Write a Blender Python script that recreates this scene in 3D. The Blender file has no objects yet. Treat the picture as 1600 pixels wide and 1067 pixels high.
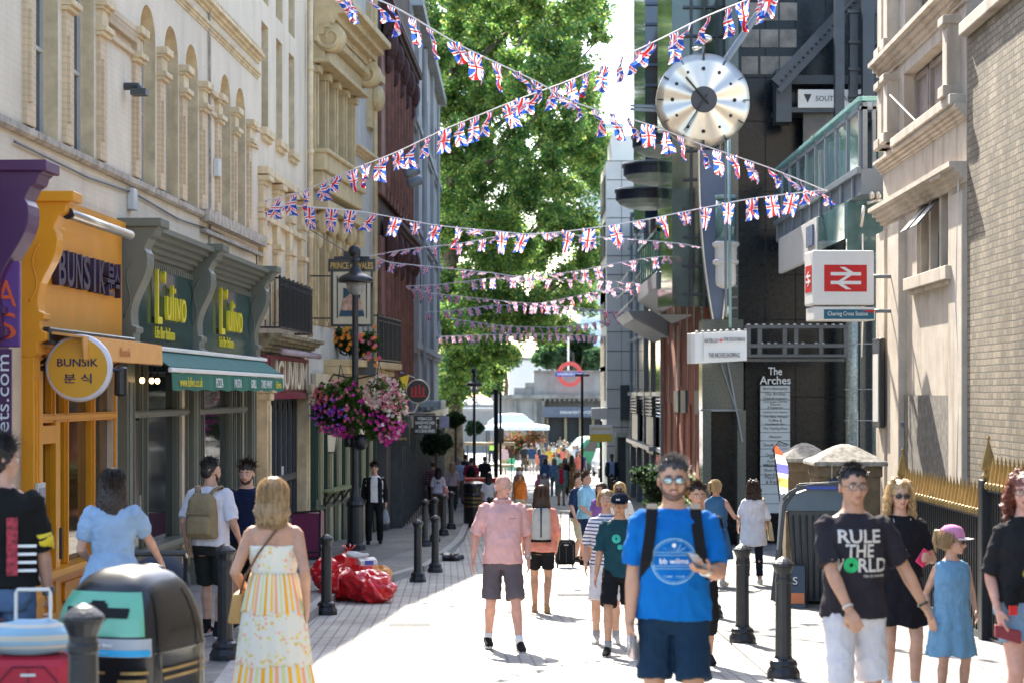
import bpy,bmesh,math,random
import numpy as np
from mathutils import Vector,Matrix,noise as mnoise
random.seed(7)
R=math.radians
SC=bpy.context.scene
COL=SC.collection
F=3000.0;CX=800.0;HY=615.0
# ---------------- camera ----------------
cd=bpy.data.cameras.new('camera');cam=bpy.data.objects.new('camera',cd);COL.objects.link(cam)
cam.location=(0,0,0);cam.rotation_euler=(R(90),0,0)
cd.sensor_width=36;cd.lens=67.5;cd.shift_y=0.0509;cd.clip_start=0.1;cd.clip_end=3000
cd.dof.use_dof=True;cd.dof.focus_distance=24;cd.dof.aperture_fstop=2.8
SC.camera=cam
# ---------------- light ----------------
SUN=Vector((0.21,-1.05,-1.0)).normalized()
EL=math.asin(-SUN.z);AZ=math.atan2(-SUN.x,-SUN.y)
w=bpy.data.worlds.new('World');SC.world=w;w.use_nodes=True
nt=w.node_tree;sky=nt.nodes.new('ShaderNodeTexSky');sky.sky_type='NISHITA';sky.sun_disc=False
sky.sun_elevation=EL;sky.sun_rotation=AZ;sky.dust_density=1.6;sky.air_density=1.0;sky.ozone_density=1.0
nt.links.new(sky.outputs[0],nt.nodes['Background'].inputs[0]);nt.nodes['Background'].inputs[1].default_value=0.15
sl=bpy.data.lights.new('sun','SUN');so=bpy.data.objects.new('sun',sl);COL.objects.link(so)
sl.energy=5.0;sl.angle=R(0.5);sl.color=(1.0,0.93,0.81)
so.rotation_euler=SUN.to_track_quat('-Z','Y').to_euler()
SC.view_settings.view_transform='Standard';SC.view_settings.look='None'
SC.view_settings.exposure=1.93;SC.view_settings.gamma=1
SC.cycles.max_bounces=7;SC.cycles.diffuse_bounces=4;SC.cycles.glossy_bounces=3
SC.cycles.transmission_bounces=4;SC.cycles.transparent_max_bounces=8;SC.cycles.use_denoising=True
SC.cycles.caustics_reflective=False;SC.cycles.caustics_refractive=False
GP=[(-30,-1.0),(0,-1.70),(10,-2.12),(17.6,-2.48),(24,-2.78),(35,-3.2),(43,-3.45),(58,-3.95),(74,-4.25),(115,-4.75),(154,-5.1),(260,-5.3),(2500,-5.3)]
def G(Y):
 for(a,za),(b,zb)in zip(GP,GP[1:]):
  if Y<=b:return za+(zb-za)*(Y-a)/(b-a)
 return GP[-1][1]
LK=[(-30,-1.6),(8,-1.6),(18,-2.4),(27,-2.45),(35,-1.45),(45,-1.15),(60,-1.3),(90,-1.6),(118,-1.8)]
RK=[(-30,2.15),(14,2.15),(22,2.3),(30,2.45),(50,2.8),(90,3.3),(118,3.4)]
def lerp(P,Y):
 for(a,za),(b,zb)in zip(P,P[1:]):
  if Y<=b:return za+(zb-za)*(Y-a)/(b-a)
 return P[-1][1]
KH=0.11;KR=0.02
def GZ(X,Y):
 g=G(Y)
 if Y<118:g+=KH if X<lerp(LK,Y)else(KR if X>lerp(RK,Y)else 0)
 return g
def at(px,py,Y):return Vector(((px-CX)*Y/F,Y,(HY-py)*Y/F))
def XX(px,Y):return(px-CX)*Y/F
def ZZ(py,Y):return(HY-py)*Y/F
# ---------------- object helpers ----------------
def tag(o,label=None,cat=None,group=None,kind=None):
 if label:o['label']=label
 if cat:o['category']=cat
 if group:o['group']=group
 if kind:o['kind']=kind
 return o
def empty(name,loc=(0,0,0),rz=0,label=None,cat=None,group=None):
 o=bpy.data.objects.new(name,None);COL.objects.link(o);o.location=loc;o.rotation_euler=(0,0,rz)
 o.empty_display_size=0.2
 return tag(o,label,cat,group)
def copy_tree(o,parent=None):
 c=o.copy();COL.objects.link(c);c.parent=parent
 for ch in[x for x in COL.objects if x.parent==o]:copy_tree(ch,c)
 return c
def basis(d):
 d=Vector(d).normalized()
 a=Vector((0,0,1))if abs(d.z)<0.9 else Vector((0,1,0))
 u=d.cross(a).normalized();v=d.cross(u).normalized()
 return u,v
class MB:
 def __init__(s):s.v=[];s.f=[];s.m=[];s.k=0;s.c=[]
 def cut(s):
  s.c.append((len(s.v),len(s.f)));return s
 def add(s,vs,fs):
  n=len(s.v);s.v+=[tuple(p)for p in vs];s.f+=[tuple(i+n for i in f)for f in fs];s.m+=[s.k]*len(fs);return s
 def box(s,x0,x1,y0,y1,z0,z1):
  return s.add([(x0,y0,z0),(x1,y0,z0),(x1,y1,z0),(x0,y1,z0),(x0,y0,z1),(x1,y0,z1),(x1,y1,z1),(x0,y1,z1)],[(0,3,2,1),(4,5,6,7),(0,1,5,4),(1,2,6,5),(2,3,7,6),(3,0,4,7)])
 def hexa(s,b,t):
  return s.add(list(b)+list(t),[(0,3,2,1),(4,5,6,7),(0,1,5,4),(1,2,6,5),(2,3,7,6),(3,0,4,7)])
 def bar(s,a,b,w,h=None):
  a=Vector(a);b=Vector(b);u,v=basis(b-a);h=h or w;u=u*w/2;v=v*h/2
  return s.hexa([a-u-v,a+u-v,a+u+v,a-u+v],[b-u-v,b+u-v,b+u+v,b-u+v])
 def prism(s,poly,a,b):
  n=len(poly);d=Vector(b)-Vector(a)
  P=[Vector(p)for p in poly];vs=P+[p+d for p in P]
  return s.add(vs,[tuple(range(n))[::-1],tuple(range(n,2*n))]+[(i,(i+1)%n,n+(i+1)%n,n+i)for i in range(n)])
 def loft(s,rings,cap=True,closed=True):
  n=len(rings[0]);vs=[p for r in rings for p in r];fs=[]
  for i in range(len(rings)-1):
   for j in range(n if closed else n-1):
    a=i*n+j;b=i*n+(j+1)%n;fs.append((a,b,b+n,a+n))
  if cap and closed:
   fs.append(tuple(range(n))[::-1]);fs.append(tuple(range((len(rings)-1)*n,len(rings)*n)))
  return s.add(vs,fs)
 def tube(s,path,r,n=10,flat=1.0,up=None):
  P=[Vector(p)for p in path];rr=r if isinstance(r,(list,tuple))else[r]*len(P);rings=[]
  u=None
  for i,p in enumerate(P):
   d=(P[min(i+1,len(P)-1)]-P[max(i-1,0)]).normalized()
   if u is None:
    if up is not None:u=(Vector(up)-d*d.dot(Vector(up))).normalized()
    else:u=basis(d)[0]
   else:
    u=(u-d*u.dot(d));u.normalize()
   v=d.cross(u)
   rings.append([p+u*(rr[i]*math.cos(t))+v*(rr[i]*flat*math.sin(t))for t in[2*math.pi*k/n for k in range(n)]])
  return s.loft(rings)
 def lathe(s,prof,c=(0,0,0),n=16,sq=0):
  c=Vector(c);rings=[]
  for r,z in prof:
   rings.append([c+Vector((r*math.cos(t),r*math.sin(t),z))for t in[2*math.pi*(k+.5)/n for k in range(n)]])
  return s.loft(rings)
 def ell(s,c,r,n=12,m=8,M=None):
  c=Vector(c);rings=[]
  for i in range(1,m):
   ph=math.pi*i/m
   ring=[]
   for k in range(n):
    t=2*math.pi*k/n
    p=Vector((r[0]*math.sin(ph)*math.cos(t),r[1]*math.sin(ph)*math.sin(t),-r[2]*math.cos(ph)))
    if M:p=M@p
    ring.append(c+p)
   rings.append(ring)
  k0=len(s.v);s.loft(rings,cap=False)
  a=Vector((0,0,-r[2]));b=Vector((0,0,r[2]))
  if M:a=M@a;b=M@b
  base=k0;ia=len(s.v);s.v.append(tuple(c+a));s.v.append(tuple(c+b))
  L=base+(m-2)*n
  for k in range(n):
   s.f.append((ia,base+(k+1)%n,base+k));s.m.append(s.k)
   s.f.append((ia+1,L+k,L+(k+1)%n));s.m.append(s.k)
  return s
 def xf(s,M,i0=0):
  for i in range(i0,len(s.v)):s.v[i]=tuple(M@Vector(s.v[i]))
  return s
 def build(s,name,mat,parent=None,smooth=False,bevel=0,loc=None):
  if s.c:
   C_=[(0,0)]+s.c+[(len(s.v),len(s.f))];out=None
   for(a,c),(a2,c2)in zip(C_,C_[1:]):
    if c2==c:continue
    p=MB();p.v=s.v[a:a2];p.f=[tuple(i-a for i in f)for f in s.f[c:c2]];p.m=s.m[c:c2]
    o=p.build(name,mat,parent,smooth,bevel,loc);out=out or o
   return out
  me=bpy.data.meshes.new(name);me.from_pydata(s.v,[],s.f)
  for mm in(mat if isinstance(mat,(list,tuple))else[mat]):me.materials.append(mm)
  if any(s.m):me.polygons.foreach_set('material_index',s.m)
  if smooth:me.polygons.foreach_set('use_smooth',[True]*len(me.polygons))
  o=bpy.data.objects.new(name,me);COL.objects.link(o)
  if parent is not None:o.parent=parent
  if loc is not None:o.location=loc
  if bevel:
   b=o.modifiers.new('bevel','BEVEL');b.width=bevel;b.segments=2;b.limit_method='ANGLE';b.angle_limit=R(35)
  return o
# ---------------- materials ----------------
MATS={}
def mat(name,c,rough=0.6,var=0.12,scale=3.0,bump=0.0,bscale=40.0,metal=0.0,emit=0,trans=0,coat=0,stain=0,ior=None,stretch=(1,1,1),sub=0):
 if name in MATS:return MATS[name]
 m=bpy.data.materials.new(name);m.use_nodes=True;t=m.node_tree;b=t.nodes['Principled BSDF'];L=t.links
 c=tuple(c)+(1,)if len(c)==3 else c
 b.inputs['Roughness'].default_value=rough;b.inputs['Metallic'].default_value=metal
 if coat:b.inputs['Coat Weight'].default_value=coat;b.inputs['Coat Roughness'].default_value=0.08
 if sub:b.inputs['Subsurface Weight'].default_value=sub;b.inputs['Subsurface Radius'].default_value=(.02,.008,.005);b.inputs['Subsurface Scale'].default_value=1.0
 tc=t.nodes.new('ShaderNodeTexCoord');mp=t.nodes.new('ShaderNodeMapping');mp.inputs['Scale'].default_value=stretch
 L.new(tc.outputs['Object'],mp.inputs[0])
 col=None
 if var:
  n=t.nodes.new('ShaderNodeTexNoise');n.inputs['Scale'].default_value=scale;n.inputs['Detail'].default_value=6;n.inputs['Roughness'].default_value=.62
  L.new(mp.outputs[0],n.inputs[0])
  mx=t.nodes.new('ShaderNodeMix');mx.data_type='RGBA'
  mx.inputs[6].default_value=tuple(min(1,x*(1-var*1.6))for x in c[:3])+(1,)
  mx.inputs[7].default_value=tuple(min(1,x*(1+var))for x in c[:3])+(1,)
  mr=t.nodes.new('ShaderNodeMapRange');mr.inputs[1].default_value=.3;mr.inputs[2].default_value=.7
  L.new(n.outputs[0],mr.inputs[0]);L.new(mr.outputs[0],mx.inputs[0]);col=mx.outputs[2]
  if stain:
   n2=t.nodes.new('ShaderNodeTexNoise');n2.inputs['Scale'].default_value=1.3;n2.inputs['Detail'].default_value=8
   mp2=t.nodes.new('ShaderNodeMapping');mp2.inputs['Scale'].default_value=(2.2,2.2,.35);L.new(tc.outputs['Object'],mp2.inputs[0]);L.new(mp2.outputs[0],n2.inputs[0])
   m2=t.nodes.new('ShaderNodeMapRange');m2.inputs[1].default_value=.52;m2.inputs[2].default_value=.72;m2.inputs[4].default_value=stain
   L.new(n2.outputs[0],m2.inputs[0])
   m3=t.nodes.new('ShaderNodeMix');m3.data_type='RGBA';L.new(m2.outputs[0],m3.inputs[0]);L.new(col,m3.inputs[6])
   m3.inputs[7].default_value=tuple(x*k for x,k in zip(c[:3],(.5,.42,.33)))+(1,);col=m3.outputs[2]
  L.new(col,b.inputs['Base Color'])
 else:b.inputs['Base Color'].default_value=c
 if bump:
  n=t.nodes.new('ShaderNodeTexNoise');n.inputs['Scale'].default_value=bscale;n.inputs['Detail'].default_value=5
  L.new(mp.outputs[0],n.inputs[0]);bp=t.nodes.new('ShaderNodeBump');bp.inputs['Strength'].default_value=min(1,bump);bp.inputs['Distance'].default_value=.012
  L.new(n.outputs[0],bp.inputs['Height']);L.new(bp.outputs[0],b.inputs['Normal'])
 if emit:b.inputs['Emission Color'].default_value=c;b.inputs['Emission Strength'].default_value=emit
 if trans:b.inputs['Transmission Weight'].default_value=trans
 if ior:b.inputs['IOR'].default_value=ior
 MATS[name]=m;return m
def brickmat(name,c1,c2,mortar,axis='y',bw=.225,bh=.075,ms=.012,rough=.85,bump=.5,var=.25,stain=.0,streak=.15,soft=.1):
 if name in MATS:return MATS[name]
 m=bpy.data.materials.new(name);m.use_nodes=True;t=m.node_tree;b=t.nodes['Principled BSDF'];L=t.links
 tc=t.nodes.new('ShaderNodeTexCoord');sp=t.nodes.new('ShaderNodeSeparateXYZ');cb=t.nodes.new('ShaderNodeCombineXYZ')
 L.new(tc.outputs['Object'],sp.inputs[0]);L.new(sp.outputs[{'x':0,'y':1}[axis]],cb.inputs[0]);L.new(sp.outputs[2],cb.inputs[1])
 nz=t.nodes.new('ShaderNodeTexNoise');nz.inputs['Scale'].default_value=3;nz.inputs['Detail'].default_value=4
 L.new(tc.outputs['Object'],nz.inputs[0])
 wb=t.nodes.new('ShaderNodeVectorMath');wb.operation='MULTIPLY_ADD';wb.inputs[1].default_value=(.03,.03,0);L.new(nz.outputs['Color'],wb.inputs[0]);L.new(cb.outputs[0],wb.inputs[2])
 br=t.nodes.new('ShaderNodeTexBrick');L.new(wb.outputs[0],br.inputs[0])
 br.inputs['Color1'].default_value=tuple(c1)+(1,);br.inputs['Color2'].default_value=tuple(c2)+(1,);br.inputs['Mortar'].default_value=tuple(mortar)+(1,)
 br.inputs['Scale'].default_value=1;br.inputs['Mortar Size'].default_value=ms;br.inputs['Mortar Smooth'].default_value=soft
 br.inputs['Brick Width'].default_value=bw;br.inputs['Row Height'].default_value=bh
 n=t.nodes.new('ShaderNodeTexNoise');n.inputs['Scale'].default_value=.9;n.inputs['Detail'].default_value=8;n.inputs['Roughness'].default_value=.7
 mp=t.nodes.new('ShaderNodeMapping');mp.inputs['Scale'].default_value=(1,1,.5);L.new(tc.outputs['Object'],mp.inputs[0]);L.new(mp.outputs[0],n.inputs[0])
 mr=t.nodes.new('ShaderNodeMapRange');mr.inputs[1].default_value=.35;mr.inputs[2].default_value=.68;mr.inputs[3].default_value=1-var;mr.inputs[4].default_value=1+var*.25
 L.new(n.outputs[0],mr.inputs[0])
 mx=t.nodes.new('ShaderNodeMix');mx.data_type='RGBA';mx.blend_type='MULTIPLY';mx.inputs[0].default_value=1
 L.new(br.outputs[0],mx.inputs[6]);L.new(mr.outputs[0],mx.inputs[7])
 n5=t.nodes.new('ShaderNodeTexNoise');n5.inputs['Scale'].default_value=1.6;n5.inputs['Detail'].default_value=9;n5.inputs['Roughness'].default_value=.65
 m5=t.nodes.new('ShaderNodeMapping');m5.inputs['Scale'].default_value=(1.6,1.6,.22);L.new(tc.outputs['Object'],m5.inputs[0]);L.new(m5.outputs[0],n5.inputs[0])
 r5=t.nodes.new('ShaderNodeMapRange');r5.inputs[1].default_value=.54;r5.inputs[2].default_value=.74;r5.inputs[4].default_value=streak;L.new(n5.outputs[0],r5.inputs[0])
 x5=t.nodes.new('ShaderNodeMix');x5.data_type='RGBA';L.new(r5.outputs[0],x5.inputs[0]);L.new(mx.outputs[2],x5.inputs[6]);x5.inputs[7].default_value=(c1[0]*.42,c1[1]*.36,c1[2]*.30,1);L.new(x5.outputs[2],b.inputs['Base Color'])
 bp=t.nodes.new('ShaderNodeBump');bp.inputs['Strength'].default_value=bump;bp.inputs['Distance'].default_value=.012;bp.invert=True
 n3=t.nodes.new('ShaderNodeTexNoise');n3.inputs['Scale'].default_value=45;L.new(tc.outputs['Object'],n3.inputs[0])
 ad=t.nodes.new('ShaderNodeMath');ad.operation='MULTIPLY_ADD';ad.inputs[1].default_value=.5;L.new(n3.outputs[0],ad.inputs[0]);L.new(br.outputs['Fac'],ad.inputs[2])
 L.new(ad.outputs[0],bp.inputs['Height']);L.new(bp.outputs[0],b.inputs['Normal']);b.inputs['Roughness'].default_value=rough
 MATS[name]=m;return m
def glassmat(name,c=(.02,.025,.03),rough=.04,spec=.8):
 if name in MATS:return MATS[name]
 m=mat(name,c,rough,.5,.8,.06,2.2);m.node_tree.nodes['Principled BSDF'].inputs['Specular IOR Level'].default_value=spec
 return m
def colattr(name,trans=.35,rough=.8):
 if name in MATS:return MATS[name]
 m=bpy.data.materials.new(name);m.use_nodes=True;t=m.node_tree;b=t.nodes['Principled BSDF'];L=t.links
 a=t.nodes.new('ShaderNodeAttribute');a.attribute_name='Col';L.new(a.outputs['Color'],b.inputs['Base Color']);b.inputs['Roughness'].default_value=rough
 tr=t.nodes.new('ShaderNodeBsdfTranslucent');L.new(a.outputs['Color'],tr.inputs[0])
 mx=t.nodes.new('ShaderNodeMixShader');mx.inputs[0].default_value=trans
 L.new(b.outputs[0],mx.inputs[1]);L.new(tr.outputs[0],mx.inputs[2]);L.new(mx.outputs[0],t.nodes['Material Output'].inputs[0])
 MATS[name]=m;return m
TEXTS=[]
def text(s,w,h,loc,face,m,parent,depth=.004,name='lettering',bold=0.0,rz=0,label=None,align='CENTER'):
 """face: 'cam' reads from -Y, 'left' is on a wall facing +X, 'right' on a wall facing -X; fitted to w x h"""
 c=bpy.data.curves.new(name,'FONT');c.body=s;c.extrude=depth;c.align_x='CENTER';c.align_y='CENTER';c.offset=bold;c.resolution_u=3
 c.materials.append(m);o=bpy.data.objects.new(name,c);COL.objects.link(o);o.parent=parent;o.location=loc
 o.rotation_euler=(R(90),0,{'cam':0,'left':R(90),'right':R(-90)}[face]+rz)
 if label:o['label']=label
 TEXTS.append((o,w,h));return o
def fit_texts():
 bpy.context.view_layer.update()
 for o,w,h in TEXTS:
  bb=np.array([v[:]for v in o.bound_box]);d=bb.max(0)-bb.min(0);c=(bb.max(0)+bb.min(0))/2
  sx=w/max(d[0],1e-4)if w else 1e9;sy=h/max(d[1],1e-4)if h else 1e9
  if not w:sx=sy
  if not h:sy=sx
  o.scale=(sx,sy,1)
  off=Vector((c[0]*sx,c[1]*sy,0));o.location=Vector(o.location)-(o.rotation_euler.to_matrix()@off)
 bpy.context.view_layer.update();dg=bpy.context.evaluated_depsgraph_get();dec={d[0]for d in DECALS}
 for o,w,h in TEXTS:
  if o in dec:continue
  me=bpy.data.meshes.new_from_object(o.evaluated_get(dg));n=bpy.data.objects.new(o.name.split('.')[0],me);COL.objects.link(n)
  n.parent=o.parent;n.location=o.location;n.rotation_euler=o.rotation_euler;n.scale=o.scale;bpy.data.objects.remove(o)
M=dict(cream=brickmat('white_painted_brick',(.77,.66,.505),(.755,.645,.492),(.735,.625,.475),bump=.08,var=.16,streak=.38),cream_flat=mat('beige_painted_render',(.68,.55,.40),.8,.14,1.5,.3,30,stain=.75),creamtrim=brickmat('yellowish_painted_brick',(.70,.53,.34),(.66,.50,.32),(.60,.45,.29),bump=.15,streak=.3,var=.15),stonetrim=mat('cream_stone_trim',(.70,.55,.34),.8,.15,4,.4,25,stain=.5),ochre=mat('ochre_painted_stone',(.56,.43,.24),.75,.12,4,.3,30,stain=.45),greyledge=mat('weathered_grey_ledge',(.44,.38,.31),.9,.3,6,.5,30),whitewall=mat('pale_grey_painted_wall',(.50,.49,.45),.8,.1,1.2,.2,20,stain=.4),greyblock=mat('grey_cement_wall',(.33,.34,.34),.85,.12,.8,.3,20,stain=.5),redstone=mat('red_terracotta',(.20,.085,.06),.7,.25,3,.4,25),redbrick=brickmat('orange_red_brick',(.42,.10,.05),(.34,.08,.045),(.25,.13,.09),bump=.4,var=.25),stock=brickmat('yellow_stock_brick',(.36,.30,.215),(.22,.185,.135),(.13,.115,.09),bw=.22,bh=.085,ms=.010,bump=1,var=.5,streak=.5),buff=mat('pale_sandstone',(.50,.435,.36),.85,.13,2.2,.3,25,stain=.6),orange=mat('orange_gloss_paint',(.80,.33,.012),.35,.06,2,.05,30,coat=.2),purple=mat('purple_gloss_paint',(.085,.02,.09),.4,.1,2),sage=mat('grey_green_paint',(.145,.15,.115),.45,.08,2,.08,30),dgreen=mat('dark_green_fascia',(.018,.06,.055),.12,.2,2),glass=glassmat('dark_shop_glass'),glass2=glassmat('blue_grey_window_glass',(.05,.07,.085),.05),sash=mat('white_window_paint',(.55,.52,.47),.5,.06),black=mat('black_gloss_paint',(.012,.013,.015),.3,.2,5,.05,30,coat=.3),blackiron=mat('black_cast_iron',(.014,.016,.02),.38,.3,8,.25,60),darkgrey=mat('dark_grey_metal',(.06,.065,.07),.45,.15),midgrey=mat('blue_grey_steel',(.17,.20,.23),.4,.1,2),steel=mat('brushed_steel',(.62,.57,.50),.32,.08,2,0,metal=.9),granite=mat('polished_dark_granite',(.006,.010,.014),.2,.5,9),granite2=mat('green_grey_granite',(.07,.085,.078),.15,.35,30),white=mat('white_enamel',(.78,.77,.74),.4,.03),offwhite=mat('off_white_panel',(.62,.61,.58),.45,.04),red=mat('bright_red_paint',(.60,.02,.02),.4,.05),gold=mat('gold_painted_iron',(.30,.20,.07),.42,.2,6,0,metal=.6),navy=mat('navy_paint',(.02,.03,.10),.4,.05),yellow=mat('yellow_lettering',(.75,.62,.03),.4,.03),stonecap=mat('rough_grey_stone',(.36,.33,.28),.95,.35,12,.9,50),brownstone=mat('brown_weathered_stone',(.17,.125,.075),.9,.3,4,.6,30),cement=mat('pale_concrete',(.27,.27,.255),.85,.12,1,.2,20,stain=.4),slate=mat('slate_roof',(.07,.075,.085),.7),bark=mat('plane_tree_bark',(.12,.10,.07),.9,.5,6,.8,20),maroon=mat('maroon_paint',(.17,.012,.03),.5,.1),teal=mat('teal_painted_metal',(.05,.17,.17),.4,.1),glassrail=glassmat('green_tinted_glass',(.09,.17,.17),.06),bulb=mat('warm_lamp_bulb',(1,.66,.28),.4,0,emit=2.2),lampglass=mat('frosted_lamp_glass',(.75,.68,.55),.3,.05,emit=.05),letterwhite=mat('white_lettering',(.78,.78,.76),.5,0),letterblack=mat('black_lettering',(.015,.015,.018),.5,0),lettergold=mat('gold_lettering',(.6,.38,.08),.4,0),)
leafmat=colattr('leaf',.66,.6);flagmat=colattr('printed_flag_cloth',.6,.8);petal=colattr('petal',.35,.7)
for k_ in('polished_dark_granite',):MATS[k_].node_tree.nodes['Principled BSDF'].inputs['Specular IOR Level'].default_value=.25
MATS['polished_dark_granite'].node_tree.nodes['Principled BSDF'].inputs['Specular IOR Level'].default_value=.22
# ---------------- ground ----------------
def pavemat(name,c1,c2,mortar,bw,bh,ms,rough=.75,rot=0,var=.2):
 m=brickmat(name,c1,c2,mortar,bw=bw,bh=bh,ms=ms,rough=rough,bump=.35,var=var,soft=.3)
 t=m.node_tree;L=t.links
 mp=t.nodes.new('ShaderNodeMapping');mp.inputs['Rotation'].default_value=(0,0,R(rot))
 tc=[n for n in t.nodes if n.type=='TEX_COORD'][0];L.new(tc.outputs['Object'],mp.inputs[0])
 vm=[n for n in t.nodes if n.type=='VECT_MATH'][0];L.new(mp.outputs[0],vm.inputs[2])
 return m
PAVE=pavemat('yorkstone_paving_slabs',(.19,.187,.18),(.15,.15,.147),(.06,.06,.06),.75,.55,.014,rot=4,var=.42)
ROAD=pavemat('pale_granite_roadway',(.46,.44,.40),(.40,.385,.355),(.25,.24,.22),.30,.12,.014,rot=88,var=.38)
SETT=pavemat('granite_setts',(.17,.17,.168),(.12,.12,.12),(.05,.05,.05),.13,.11,.016,rot=0)
KERB=mat('granite_kerb',(.33,.32,.31),.8,.2,8,.4,40)
ys=[-30,-10,0,4,8,10,12,14,17.6,20,22,24,27,30,33,35,38,40,43,47,52,58,64,70,74,82,90,100,115,118,135,154,200,260,700,2500]
mb=MB();xs=[-400,-60,-10,0,10,60,400]
mb.v=[(x,y,G(y))for y in ys for x in xs];nx=len(xs)
mb.f=[(i*nx+j,i*nx+j+1,(i+1)*nx+j+1,(i+1)*nx+j)for i in range(len(ys)-1)for j in range(nx-1)];mb.m=[0]*len(mb.f)
tag(mb.build('road',ROAD,smooth=False),kind='structure')
def slab(name,edge,outer,m,z=KH,y0=-30,y1=118):
 yy=sorted(set([y for y in ys if y0<=y<=y1]+[y0,y1]+[y for y,_ in edge if y0<y<y1]))
 mb=MB();top=[];bot=[]
 for y in yy:
  e=lerp(edge,y);g=G(y)
  top+=[(outer,y,g+z),(e,y,g+z)];bot+=[(e,y,g+z),(e,y,g-.05)]
 n=len(yy)
 mb.add(top,[(2*i,2*i+1,2*i+3,2*i+2)for i in range(n-1)])
 mb.add(bot,[(2*i,2*i+1,2*i+3,2*i+2)for i in range(n-1)])
 mb.add([top[0],top[1],(lerp(edge,yy[0]),yy[0],G(yy[0])-.05),(outer,yy[0],G(yy[0])-.05)],[(0,1,2,3)])
 mb.add([top[-2],top[-1],(lerp(edge,yy[-1]),yy[-1],G(yy[-1])-.05),(outer,yy[-1],G(yy[-1])-.05)],[(3,2,1,0)])
 return tag(mb.build(name,m),kind='structure')
LK2=[(y,x-.16)for y,x in LK];RK2=[(y,x+.16)for y,x in RK]
slab('pavement_left',LK2,-14,PAVE);slab('pavement_right',RK2,14,PAVE,KR)
def strip(name,ea,eb,m,z,y0,y1,thick=.0):
 yy=sorted(set([y for y in ys if y0<=y<=y1]+[y0,y1]));mb=MB();P=[]
 for y in yy:
  a=lerp(ea,y);b=lerp(eb,y);g=G(y)
  P+=[(a,y,g-.05),(a,y,g+z),(b,y,g+z),(b,y,g-.05)]
 for i in range(len(yy)-1):
  o=4*i;mb.add([P[o+k]for k in range(8)],[(0,1,5,4),(1,2,6,5),(2,3,7,6)])
 return tag(mb.build(name,m),kind='structure')
strip('kerb_left',LK,[(y,x-.158)for y,x in LK],KERB,KH+.006,-30,118)
strip('kerb_right',RK,[(y,x+.158)for y,x in RK],KERB,KR+.006,-30,118)
strip('sett_pavement',[(30,-4.6),(42,-4.0)],[(30,-3.0),(42,-2.0)],SETT,KH+.005,34.5,41)
# drain covers and utility covers
for i,(x,y,lb)in enumerate([(-1.2,22.5,'small iron cover nearest the red bags'),(.9,28,'iron cover beside the suitcase wheels'),(1.2,15.2,'iron cover in the sunlit road by the right kerb')]):
 b=MB();b.box(-.28,.28,-.22,.22,0,.006);b.k=1
 for q in range(5):b.box(-.24,.24,-.19+q*.08,-.15+q*.08,.0063,.009)
 o=b.build('utility_cover',[M['darkgrey'],M['blackiron']],loc=(x,y,G(y)+.002));o.rotation_euler=(-.035,0,.05)
 tag(o,lb,'manhole cover','iron covers in the road')
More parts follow.
